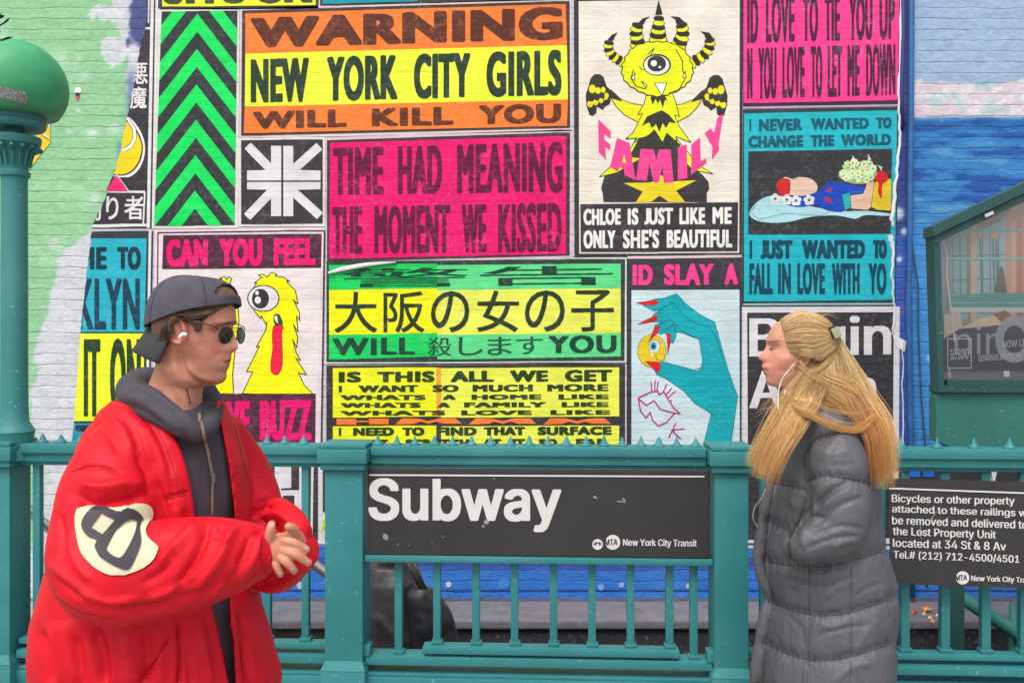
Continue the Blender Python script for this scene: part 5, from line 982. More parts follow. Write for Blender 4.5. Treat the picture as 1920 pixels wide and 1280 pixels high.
def case():
    # glazed display case with a sloping top, behind the railing
    Y = 4.1; D = .05
    root = empty('display_case', P(1850, 1230, Y)); root.location.z = 0; tag(root, 'green framed glass display case with sloping top in front of the blue wall', 'display case')
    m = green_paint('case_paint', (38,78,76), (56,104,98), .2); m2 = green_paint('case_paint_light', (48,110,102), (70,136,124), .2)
    XR = 2420
    top = lambda x: 436-(x-1750)*.475
    def bar(pts, d0, d1, name, mat=m): # prism between depths
        b = MB(); b.prism([P(x, y, Y-d0) for x, y in pts], [Vector((P(x, y, Y-d0).x, Y+d1, P(x, y, Y-d0).z)) for x, y in pts]); return b.build(name, mat, root, angle=30)
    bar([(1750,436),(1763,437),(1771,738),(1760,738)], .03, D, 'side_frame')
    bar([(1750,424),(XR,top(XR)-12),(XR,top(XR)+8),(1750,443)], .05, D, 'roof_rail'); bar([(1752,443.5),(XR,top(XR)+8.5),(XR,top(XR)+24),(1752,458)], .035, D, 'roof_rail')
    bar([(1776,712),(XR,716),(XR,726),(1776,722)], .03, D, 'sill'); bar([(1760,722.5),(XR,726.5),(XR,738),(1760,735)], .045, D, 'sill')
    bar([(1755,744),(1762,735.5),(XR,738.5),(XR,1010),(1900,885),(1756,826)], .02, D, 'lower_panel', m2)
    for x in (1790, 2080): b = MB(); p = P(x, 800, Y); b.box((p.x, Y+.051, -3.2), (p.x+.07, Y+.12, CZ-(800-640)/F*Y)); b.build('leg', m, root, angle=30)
    p0 = P(1752, 436, Y+.03); pb = [(1764,440),(XR,top(XR)+20),(XR,718),(1770,714)]
    # the poster inside: a column hall painted in place of street reflections, over a dark band of text
    Yp = Y+.035; mp = lambda d: (lambda a: np.array([P(x, y, Yp-d) for x, y in a]))
    cl = tri_poly([pb]); it = []; z = Z(1660, 340, 2.369)
    it.append((tri_poly([box4(1700,300,2500,760)]), (146,150,150)))
    for x0, x1, c in ((1765,1784,(150,146,156)),(1784,1815,(120,176,180)),(1815,1832,(150,126,110)),(1832,1886,(150,186,196)),(1886,1926,(206,150,120)),(1926,1990,(180,200,200)),(1990,2030,(200,150,120)),(2030,2420,(176,190,190))): it.append((tri_poly([box4(x0,340,x1,600)]), c))
    it.append((tri_poly([[(1800,400),(1900,350),(1920,360),(1880,412),(1850,428),(1815,430)]]), (160,104,74)))
    for x in (1786,1800,1814,1842,1856,1872): it.append((stroke([(x,440),(x+1,552)], 1.6), (74,96,104)))
    for y in (480,525): it.append((stroke([(1784,y),(1885,y-3)], 2), (96,130,134)))
    for x, c in ((1826,(206,176,150)),(1900,(222,172,146)),(1912,(198,120,92))): it.append((stroke([(x,420),(x,600)], 12 if x < 1850 else 9), c))
    for x in (1838,1862,1868): it.append((stroke([(x,446),(x+3,548)], 3), (40,130,128))); it.append((tri_poly([ell(x, 440, 4, 9, 12)]), (214,170,84)))
    it.append((tri_poly([smooth_loop([(1864,560),(1876,500),(1884,520),(1887,560)])]), (84,80,76)))
    it.append((tri_poly([box4(1772,430,2420,434)]), (70,190,180))); it.append((tri_poly([box4(1772,483,2420,487)]), (120,196,190)))
    it.append((tri_poly([[(1775,556),(1860,548),(2420,556),(2420,580),(1775,578)]]), (60,150,144))); it.append((tri_poly([box4(1775,566,2420,569)]), (120,170,170))); it.append((tri_poly([box4(1780,576,2420,586)]), (196,204,206)))
    it.append((tri_poly([[(1770,590),(1800,584),(1805,612),(1820,618),(1770,660)]]), (206,190,176))); it.append((tri_poly([[(1795,618),(1840,596),(1868,590),(1900,612),(1850,625)]]), (222,198,168))); it.append((tri_poly([[(1860,588),(1885,582),(1912,606),(1888,612)]]), (150,100,74)))
    it.append((tri_poly([[(1768,636),(1800,616),(1850,612),(1900,606),(2420,600),(2420,720),(1768,720)]]), (78,82,94)))
    it.append((word('nin', [(1790,612),(1880,610),(1880,664),(1790,664)], 'inter'), (160,168,180))); it.append((tri_poly([ell(1902,636,36,44,30), ell(1902,636,20,26,30)]), (160,168,180)))
    it.append((stroke([(1768,448),(1776,480),(1775,520),(1786,600),(1790,640)], 3), (206,204,206))); it.append((stroke([(1780,690),(1781,706)], 6), (150,156,166)))
    W_ = (226,226,228)
    it.append((stroke(box4(1777,635,1821,690), 1.4, True), W_)); it.append((fit(text_tris('365 BOND', 'inter'), [(1781,655),(1816,652),(1816,672),(1781,675)]), W_))
    it.append((fit(text_tris('NOW LEASING', 'inter'), [(1880,639),(1960,632),(1960,646),(1880,652)]), W_)); it.append((fit(text_tris('GOWANUS, BROOKLYN' if False else 'GOWANUS BROOKLYN', 'inter'), [(1835,666),(1913,660),(1913,672),(1835,678)]), W_)); it.append((tri_poly([box4(1882,695,1893,706)]), (214,214,216)))
    fl_ = {}
    def flat(c): return fl_.setdefault(c, fl_[c] if c in fl_ else plain('print_and_reflections', c, .6, vary=.12, scale=12))
    Vs = []; mats = []; idx = []
    for i, (t, c) in enumerate(it):
        Q = span_quads(t, .8 if i < 30 else .4, clip=cl)
        if not len(Q): continue
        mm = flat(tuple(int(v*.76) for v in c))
        if mm not in mats: mats.append(mm)
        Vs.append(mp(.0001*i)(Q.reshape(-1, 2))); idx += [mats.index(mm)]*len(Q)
    V = np.concatenate(Vs); me = quadmesh('poster_with_reflections', V, np.arange(len(V)).reshape(-1, 4)); link('poster_with_reflections', me, mats, root); me.polygons.foreach_set('material_index', idx); me.update()
    g, nt, bs = nodes('case_glass'); out = nt.nodes['Material Output']; tr = N(nt, 'ShaderNodeBsdfTransparent'); gl = N(nt, 'ShaderNodeBsdfGlossy'); gl.inputs['Roughness'].default_value = .03
    mx = N(nt, 'ShaderNodeMixShader'); mx.inputs[0].default_value = .16; nt.links.new(tr.outputs[0], mx.inputs[1]); nt.links.new(gl.outputs[0], mx.inputs[2]); nt.links.new(mx.outputs[0], out.inputs['Surface'])
    link('glass_pane', mesh('glass_pane', [P(x, y, Y+.02) for x, y in pb], [(0, 1, 2, 3)]), g, root)
    T = MB(); a = [(1846,402),(1862,395),(1864,401),(1848,408)]; T.prism([P(x, y, Y-.0515) for x, y in a], [P(x, y, Y-.0503) for x, y in a]); T.build('label_sticker', plain('pale_sticker', (206,190,200)), root)
def clutter():
    st = plain('steel_rail', (196,190,188), .28, metal=.85, vary=.1)
    def hr(pts, r, lab):
        o = MB().tube(pts, r, 12).build('handrail', st, smooth=True); tag(o, lab, 'handrail', 'steel handrails of the stairwell')
    Y = 3.78
    hr([P(-40,930,Y), P(20,932,Y), P(45,950,Y), P(100,996,Y), P(300,1152,Y), P(560,1352,Y)], .022, 'curved steel handrail starting by the lamp post at left')
    Y = 4.95
    hr([P(470,985,Y), P(520,1004,Y), P(560,1034,Y), P(700,1144,Y), P(860,1270,Y)], .026, 'polished steel handrail gripped by the person in black')
    # green stair guard far right
    m = green_paint('guard_paint', (58,132,124)); b = MB(); Y = 4.6
    o = b.tube([P(1790,1112,Y), P(1850,1150,Y), P(1920,1195,Y), P(2100,1320,Y)], [.034]*4, 10).build('stair_guard', m, smooth=True); tag(o, 'green sloping stair guard bar behind the notice at far right', 'guard rail')
    MB().tube([P(1782,1100,Y), P(1782,1180,Y), P(1782,1500,Y)], .026, 8).build('post', m, o, smooth=True); MB().tube([P(1900,1130,Y+.05), P(1900,1500,Y+.05)], .02, 8).build('post', m, o, smooth=True)
    # conduit on the wall
    pp = plain('conduit_paint', (48,106,170), .55, vary=.45, scale=6, bump=.8)
    Y = WALL-.03
    o = MB().tube([P(1708,-300,Y), P(1709,60,Y), P(1708,250,Y), P(1706,420,Y), P(1704,560,Y), P(1706,700,Y), P(1709,850,Y), P(1710,1120,Y)], [.018]*8, 12).build('wall_pipe', pp, smooth=True); tag(o, 'blue painted pipe running up the wall beside the posters', 'pipe')
    o = MB().tube([P(1702,400,Y), P(1712,470,Y), P(1722,540,Y), P(1722,620,Y), P(1727,740,Y), P(1736,850,Y), P(1738,1100,Y)], .006, 8).build('cable', plain('cable_dark', (52,84,110), .6), smooth=True); tag(o, 'thin dark cable hanging beside the blue wall pipe', 'cable')
    o = MB().tube([P(1690,-300,WALL-.015), P(1694,60,WALL-.015), P(1690,170,WALL-.015), P(1693,240,WALL-.015)], .012, 8).build('wall_pipe', plain('conduit_navy', (58,66,130), .5, vary=.3), smooth=True); tag(o, 'short navy pipe on the wall right of the pink poster', 'pipe')
    # fallen leaves on the ledge and the pavement
    random.seed(11)
    cols = [plain('leaf_orange', (236,150,52), .6), plain('leaf_gold', (240,190,60), .6), plain('leaf_red', (206,84,50), .6), plain('leaf_pale', (232,214,170), .6)]
    for i, (x, y, w, ci) in enumerate(((1738,1147,15,0),(1718,1150,9,2),(1712,1153,6,2),(1748,1170,8,0),(1744,1164,6,3),(1756,1160,4,3),(35,1168,14,1),(50,1160,8,3),(1733,1156,5,1))):
        Yd = CZ*F/(y-640); c = P(x, y, Yd); c.z = .012; r = w/F*Yd*.75; V = []; n = 10; rot = random.random()*6
        for k in range(n):
            a = 2*math.pi*k/n; rr = r*(1 if k % 2 == 0 else .62); V.append(c+Vector((rr*math.cos(a+rot), rr*.8*math.sin(a+rot), .01*random.random()+.006*math.cos(3*a))))
        V.append(c+Vector((0, 0, .022))); Fc = [(k, (k+1) % n, n) for k in range(n)]
        lab = {0:'orange fallen leaf, largest on the ledge by the blue wall at right',1:'red fallen leaf touching the largest orange leaf',2:'small red fallen leaf farthest left on the right ledge',3:'orange fallen leaf nearest the edge of the right ledge',4:'pale fallen leaf beside the orange one at the ledge edge',5:'tiny pale fallen leaf at the right end of the leaves',6:'golden fallen leaf on the pavement behind the left post',7:'pale fallen leaf beside the golden leaf at left',8:'small golden fallen leaf between the orange leaves'}[i]
        tag(link('fallen_leaf', mesh('fallen_leaf', V, Fc), cols[ci], smooth=True), lab, 'leaf', 'fallen leaves by the wall')
    # twig of a street tree reaching in at the top left
    br = empty('tree_branch', P(-60, 30, 3.0)); tag(br, 'dark leafy tree twig reaching in at the top left corner', 'branch'); dk = plain('twig_bark', (44,42,40), .8); lf = plain('twig_leaf', (52,60,48), .7)
    b = MB(); b.tube([P(-220,60,3.0), P(-60,45,3.0), P(0,48,3.0), P(18,36,3.0)], [.008,.005,.003,.001], 6); b.tube([P(-60,45,3.0), P(-6,30,3.02), P(4,24,3.02)], [.004,.002,.001], 5); b.tube([P(-60,60,3.0), P(4,76,3.0), P(24,70,3.0)], [.004,.003,.001], 5); b.build('stem', dk, br, smooth=True)
    for (x, y, l, w, a) in ((12,40,20,5,-40),(2,32,16,7,-20),(-2,28,12,6,30),(14,72,22,5,-12),(-4,58,14,5,20),(-30,40,24,8,20),(-50,60,26,8,-30)):
        V = [];
        for t, ww in ((0,0),(.3,.8),(.6,1),(1,0)):
            for sg in ((1, -1) if 0 < t < 1 else (1,)):
                lx = (t-.5)*l; ly = ww*w*.5*sg; ar = math.radians(a); V.append(P(x+lx*math.cos(ar)-ly*math.sin(ar), y+lx*math.sin(ar)+ly*math.cos(ar), 3.0+.01*sg))
        link('leaf', mesh('leaf', V, [(0,1,2),(1,3,4,2),(3,5,4)]), lf, br)
railing(); signs(); lamp(); case(); clutter()

# ================================================================ people
from mathutils import noise as mnoise
def loft(secs, n=28, p=2.0):
    """secs: (centre, half-axis a, half-axis b) -> closed lofted solid"""
    V = []; Fc = []
    for c, a, b in secs:
        for k in range(n):
            t = 2*math.pi*k/n; ct, st = math.cos(t), math.sin(t); e = 2/p
            V.append(Vector(c)+Vector(a)*(abs(ct)**e*(1 if ct >= 0 else -1))+Vector(b)*(abs(st)**e*(1 if st >= 0 else -1)))
    m = len(secs)
    for i in range(m-1):
        for k in range(n): Fc.append((i*n+k, i*n+(k+1) % n, (i+1)*n+(k+1) % n, (i+1)*n+k))
    Fc.append(tuple(range(n))[::-1]); Fc.append(tuple((m-1)*n+k for k in range(n)))
    return V, Fc
def limb(pts, n=20, sub=5, flat=1.0, closed=False):
    """pts: (x px, y px, Y, radius in px) -> smooth tapered tube through them"""
    A = np.array([list(P(x, y, Y))+[r*Y/F] for x, y, Y, r in pts]); B = smooth_loop([tuple(a) for a in A], sub, closed) if len(A) > 2 else [tuple(a) for a in A]
    B = np.array(B); m = len(B); V = []; Fc = []
    prev = None
    for i in range(m):
        d = B[(i+1) % m if closed else min(i+1, m-1), :3]-B[(i-1) % m if closed else max(i-1, 0), :3]; d = Vector(d).normalized()
        a = (prev-d*prev.dot(d)) if prev is not None else d.cross(Vector((0, 1, .02)))
        a.normalize(); prev = a; b = d.cross(a)
        for k in range(n):
            t = 2*math.pi*k/n; V.append(Vector(B[i, :3])+(a*math.cos(t)+b*math.sin(t)*flat)*B[i, 3])
    for i in range(m if closed else m-1):
        j = (i+1) % m
        for k in range(n): Fc.append((i*n+k, i*n+(k+1) % n, j*n+(k+1) % n, j*n+k))
    if not closed:
        # domed ends
        for i, s in ((0, -1), (m-1, 1)):
            d = Vector(B[1, :3]-B[0, :3] if i == 0 else B[-1, :3]-B[-2, :3]).normalized(); V.append(Vector(B[i, :3])+d*s*B[i, 3]*.75); c = len(V)-1
            for k in range(n): Fc.append((c, i*n+(k+1) % n, i*n+k) if s < 0 else (c, i*n+k, i*n+(k+1) % n))
    return V, Fc
def ball(c, rx, ry, rz, rot=None, n=18):
    V = []; Fc = []; R = rot or Matrix.Identity(3)
    for i in range(1, n):
        for k in range(2*n):
            a = math.pi*i/n; t = math.pi*k/n; V.append(Vector(c)+R @ Vector((rx*math.sin(a)*math.cos(t), ry*math.sin(a)*math.sin(t), rz*math.cos(a))))
    for i in range(n-2):
        for k in range(2*n): Fc.append((i*2*n+k, (i+1)*2*n+k, (i+1)*2*n+(k+1) % (2*n), i*2*n+(k+1) % (2*n)))
    V.append(Vector(c)+R @ Vector((0, 0, rz))); V.append(Vector(c)-R @ Vector((0, 0, rz))); t_, b_ = len(V)-2, len(V)-1
    for k in range(2*n): Fc.append((t_, k, (k+1) % (2*n))); Fc.append((b_, (n-2)*2*n+(k+1) % (2*n), (n-2)*2*n+k))
    return V, Fc
def orient(V, Fc):
    bm = bmesh.new(); vs = [bm.verts.new(v) for v in V]
    for f in Fc: bm.faces.new([vs[i] for i in f])
    bmesh.ops.recalc_face_normals(bm, faces=bm.faces[:]); return bm
def fuse(name, parts, voxel, iters=2, fac=.5):
    """several closed solids -> one continuous surface"""
    me = bpy.data.meshes.new(name)
    bmA = bmesh.new()
    for V, Fc in parts:
        b = orient(V, Fc); t = bpy.data.meshes.new('t'); b.to_mesh(t); b.free(); bmA.from_mesh(t); bpy.data.meshes.remove(t)
    bmA.to_mesh(me); bmA.free()
    o = bpy.data.objects.new(name, me); COL.objects.link(o)
    r = o.modifiers.new('r', 'REMESH'); r.mode = 'VOXEL'; r.voxel_size = voxel
    if iters: s = o.modifiers.new('s', 'SMOOTH'); s.iterations = iters; s.factor = fac
    dg = bpy.context.evaluated_depsgraph_get(); m2 = bpy.data.meshes.new_from_object(o.evaluated_get(dg)); bpy.data.objects.remove(o); bpy.data.meshes.remove(me); m2.name = name
    return m2
def getV(me): a = np.empty(len(me.vertices)*3, np.float32); me.vertices.foreach_get('co', a); return a.reshape(-1, 3).astype(float)
def setV(me, V): me.vertices.foreach_set('co', V.astype(np.float32).ravel()); me.update()
def getN(me): a = np.empty(len(me.vertices)*3, np.float32); me.vertex_normals.foreach_get('vector', a); return a.reshape(-1, 3).astype(float)
def proj(V): return 960+F*V[:, 0]/V[:, 1], 640+F*(CZ-V[:, 2])/V[:, 1]
def dpoly(x, y, pts):
    d = np.full(len(x), 1e9); tt = np.zeros(len(x)); n = len(pts)-1
    for i in range(n):
        ax, ay = pts[i]; bx, by = pts[i+1]; l2 = (bx-ax)**2+(by-ay)**2+1e-9
        t = np.clip(((x-ax)*(bx-ax)+(y-ay)*(by-ay))/l2, 0, 1); dd = np.hypot(x-ax-t*(bx-ax), y-ay-t*(by-ay)); m = dd < d
        d[m] = dd[m]; tt[m] = (i+t[m])/n
    return d, tt
def folds(me, L, noise_amp=0.0, nscale=7.0):
    """press creases and raise ridges: (polyline, metres, width px); only on the side towards the street"""
    V = getV(me); Nn = getN(me); x, y = proj(V); D = np.zeros(len(V)); face = smooth01(-Nn[:, 1], .0, .35)
    for pts, amp, w in L:
        pts = smooth_loop(pts, 5, False) if len(pts) > 2 else pts
        d, t = dpoly(x, y, pts); D += amp*np.exp(-(d/w)**2)*np.clip(np.sin(np.pi*np.clip(t*.9+.05, 0, 1))*1.6, 0, 1)*face
    V += Nn*D[:, None]
    if noise_amp:
        nv = np.array([mnoise.fractal(Vector(v)*nscale, 1.0, 2.0, 3) for v in V]); V += Nn*(nv*noise_amp)[:, None]
    setV(me, V)
def paint(me, name, col):
    at = me.color_attributes.new(name, 'FLOAT_COLOR', 'POINT'); c = np.clip(col, 0, 255)/255; lc = np.where(c <= .04045, c/12.92, ((c+.055)/1.055)**2.4)*KALB
    at.data.foreach_set('color', np.concatenate([lc, np.ones((len(lc), 1))], 1).astype(np.float32).ravel())
def attr_mat(name, attr, rough=.5, sss=0.0, spec=.4, bump=0.0, bscale=300, aniso=0.0):
    m, nt, bs = nodes(name); a = N(nt, 'ShaderNodeAttribute', attribute_name=attr); geo = N(nt, 'ShaderNodeNewGeometry')
    c = mixc(nt, ramp(nt, noise(nt, geo.outputs['Position'], 90, 4), .35, .7), a.outputs['Color'], (.88,.86,.86,1), 'MULTIPLY') if sss else a.outputs['Color']
    if sss:
        c = mixc(nt, ramp(nt, noise(nt, geo.outputs['Position'], 55, 5, .6), .35, .7), c, (.93,.88,.86,1), 'MULTIPLY') if False else mixc(nt, 1.0, a.outputs['Color'], ramp(nt, noise(nt, geo.outputs['Position'], 110, 8, .8), .32, .68, (.84,.80,.78,1), (1.07,1.06,1.05,1)), 'MULTIPLY')
    nt.links.new(c, bs.inputs['Base Color']); bs.inputs['Roughness'].default_value = rough; bs.inputs['Specular IOR Level'].default_value = spec
    if sss: bs.inputs['Subsurface Weight'].default_value = sss; bs.inputs['Subsurface Radius'].default_value = (.8, .3, .2); bs.inputs['Subsurface Scale'].default_value = .006
    if bump:
        b = N(nt, 'ShaderNodeBump'); b.inputs['Strength'].default_value = bump; b.inputs['Distance'].default_value = .0012; nt.links.new(noise(nt, geo.outputs['Position'], bscale, 4), b.inputs['Height']); nt.links.new(b.outputs[0], bs.inputs['Normal'])
    if aniso: bs.inputs['Anisotropic'].default_value = aniso
    return m
def bvh_of(me): return BVHTree.FromPolygons([v.co[:] for v in me.vertices], [p.vertices[:] for p in me.polygons])
def shoot(bvh, x, y, off, default=None):
    o = Vector((0, 0, CZ)); d = (P(x, y, 3)-o).normalized(); h = bvh.ray_cast(o, d)
    if h[0] is None: return P(x, y, default) if default else None
    n = h[1] if h[1].dot(d) < 0 else -h[1]; return h[0]+n*off-d*off*.5
def drape(name, T, bvh, off, mat, parent, dy=2.0, step=5.0, default=None, thick=0.0):
    Q = span_quads(T, dy); out = []
    for qd in Q:
        w = max(qd[1][0]-qd[0][0], qd[2][0]-qd[3][0]); n = max(1, int(math.ceil(w/step)))
        for k in range(n):
            a, b = k/n, (k+1)/n; out.append([qd[0]+(qd[1]-qd[0])*a, qd[0]+(qd[1]-qd[0])*b, qd[3]+(qd[2]-qd[3])*b, qd[3]+(qd[2]-qd[3])*a])
    V = []; Fc = []; cache = {}
    for qd in out:
        f = []
        for p in qd:
            key = (round(p[0], 1), round(p[1], 1))
            if key not in cache:
                h = shoot(bvh, p[0], p[1], off, default)
                cache[key] = None if h is None else (V.append(h) or len(V)-1)
            f.append(cache[key])
        if None not in f and len(set(f)) == 4: Fc.append(f)
    me = mesh(name, V, Fc); return link(name, me, mat, parent, True)

def head_grid(prof, nx, nf=2.35, nb=2.1, ncol=64, nrow=230):
    """prof: dict of functions of v (metres up); returns V local (u fwd, w side, v up), closed"""
    vt, vb = prof['top'], prof['bot']; V = []; Fc = []
    ts = np.concatenate([[0], np.linspace(0, 1, nrow)**1.0]); th = np.pi*np.linspace(0, 1, ncol//2+1)**1.25
    th = np.concatenate([th, 2*np.pi-th[1:-1][::-1]])
    n = len(th); nf0 = nf
    for i in range(nrow):
        v = vt+(vb-vt)*(i+.3)/nrow; f, fb, b, wf, wb, c, sg = [prof[k](v) for k in ('f','fb','b','wf','wb','c','sg')]
        ct, st = np.cos(th), np.sin(th); fr = ct >= 0; nf = prof['nf'](v) if 'nf' in prof else nf0
        u = np.where(fr, c+(fb-c)*np.abs(ct)**(2/nf), c-(c-b)*np.abs(ct)**(2/nb)); wm = wf+(wb-wf)*smooth01(np.where(th > np.pi, 2*np.pi-th, th), math.radians(50), math.radians(115))
        w = np.where(st >= 0, 1, -1)*wm*np.abs(st)**(2/np.where(fr, nf, nb))
        u = u+(f-fb)*np.exp(-(w/sg)**2)*fr
        u, w = prof['sculpt'](u, w, v, fr)
        for a, bb in zip(u, w): V.append(Vector((a, bb, v)))
    for i in range(nrow-1):
        for k in range(n): Fc.append((i*n+k, i*n+(k+1) % n, (i+1)*n+(k+1) % n, (i+1)*n+k))
    Fc.append(tuple(range(n))); Fc.append(tuple((nrow-1)*n+k for k in range(n))[::-1])
    return V, Fc
def interp_px(pts, x0, y0, s, sign, sm=1.2):
    """(x, y) pixel outline -> smooth function of v giving u"""
    ys = np.array([p[1] for p in pts], float); xs = np.array([p[0] for p in pts], float); g = np.linspace(ys.min(), ys.max(), 900); q_ = np.interp(g, ys, xs)
    st = (g[1]-g[0]); k = np.exp(-(np.arange(-40, 41)*st/sm)**2/2); k /= k.sum(); q_ = np.convolve(np.pad(q_, 40, 'edge'), k, 'valid')
    return lambda v: float(np.interp(y0-v/s, g, q_)-x0)*sign*s
def val_px(pts, y0, s, sm=2.0):
    ys = np.array([p[0] for p in pts], float); xs = np.array([p[1] for p in pts], float); g = np.linspace(ys.min(), ys.max(), 900); q_ = np.interp(g, ys, xs)
    st = (g[1]-g[0]); k = np.exp(-(np.arange(-40, 41)*st/sm)**2/2); k /= k.sum(); q_ = np.convolve(np.pad(q_, 40, 'edge'), k, 'valid')
    return lambda v: float(np.interp(y0-v/s, g, q_))
def strands(name, groups, mat, parent, seed=5):
    """hair: each group = guide [(x,y,Y)], spread list px, count, colour root/tip, wave px, radius, bvh"""
    r_ = np.random.default_rng(seed); VV = []; QQ = []; CC = []; base = 0
    for g in groups:
        gd = np.array(smooth_loop(g['pts'], 6, False)); m = len(gd); sp = np.interp(np.linspace(0, 1, m), np.linspace(0, 1, len(g['spread'])), g['spread'])
        dirs = np.gradient(gd[:, :2], axis=0); ln = np.hypot(dirs[:, 0], dirs[:, 1])+1e-9; nrm = np.stack([-dirs[:, 1]/ln, dirs[:, 0]/ln], 1)
        for _ in range(g['n']):
            a = r_.normal()*.55; a = max(-1.1, min(1.1, a)); dep = r_.random(); drift = r_.normal()*g.get('drift', .25); t = np.linspace(0, 1, m); t0_ = int(m*r_.uniform(0, .2)) if g.get('bvh') is not None else 0
            t1 = min(1, r_.uniform(*g.get('len', (.85, 1.0)))); mm = max(4, int(m*t1)); ph = r_.random(2)*6.28
            off = (a+drift*t)*sp+g.get('wave', 2)*np.sin(t*r_.uniform(4, 9)+ph[0])*t
            pts = []
            for i in range(t0_, mm):
                x, y = gd[i, :2]+nrm[i]*off[i]; Y = gd[i, 2]+(dep-.5)*g.get('thick', .03)*(sp[i]/max(sp.max(), 1)+.3)
                if g.get('bvh') is not None:
                    h = shoot(g['bvh'], x, y, (.0010+.0075*dep)*min(1, .12+3.5*t[i])+g.get('lift', 0)*float(smooth01(t[i], 0, .32))); pts.append(h if h is not None else (pts[-1] if g.get('hold') and pts else P(x, y, Y)))
                else: pts.append(P(x, y, Y))
            A = np.array(pts); mm = len(A); rad = g.get('r', .0009)*r_.uniform(.6, 1.1)*g.get('fine', 1); tt = np.linspace(0, 1, mm); rr = rad*np.clip(np.minimum(1, (1-tt)*3+.12), .12, 1)
            d = np.gradient(A, axis=0); d /= np.linalg.norm(d, axis=1)[:, None]+1e-9; s1 = np.cross(d, [0, 1, 0.1]); s1 /= np.linalg.norm(s1, axis=1)[:, None]+1e-9; s2 = np.cross(d, s1)
            ring = np.stack([A+(s1*math.cos(k*2.094)+s2*math.sin(k*2.094))*rr[:, None] for k in range(3)], 1)
            VV.append(ring.reshape(-1, 3)); i = np.arange(mm-1)[:, None]*3+base; k = np.arange(3)[None, :]
            QQ.append(np.stack([i+k, i+(k+1) % 3, i+3+(k+1) % 3, i+3+k], -1).reshape(-1, 4)); base += mm*3
            c0, c1 = np.array(g['c'][0], float), np.array(g['c'][1], float); br = r_.normal(1, .11); col = (c0+(c1-c0)*smooth01(tt, .1, .95)[:, None])*np.clip(br, .6, 1.35)
            CC.append(np.repeat(col, 3, 0))
    me = quadmesh(name, np.concatenate(VV), np.concatenate(QQ)); paint(me, 'hair', np.concatenate(CC)); return link(name, me, mat, parent, True)

M_SKIN = attr_mat('skin', 'skin', .5, sss=.12, bump=.25, bscale=500)
M_HAIR = attr_mat('hair', 'hair', .42, spec=.5)

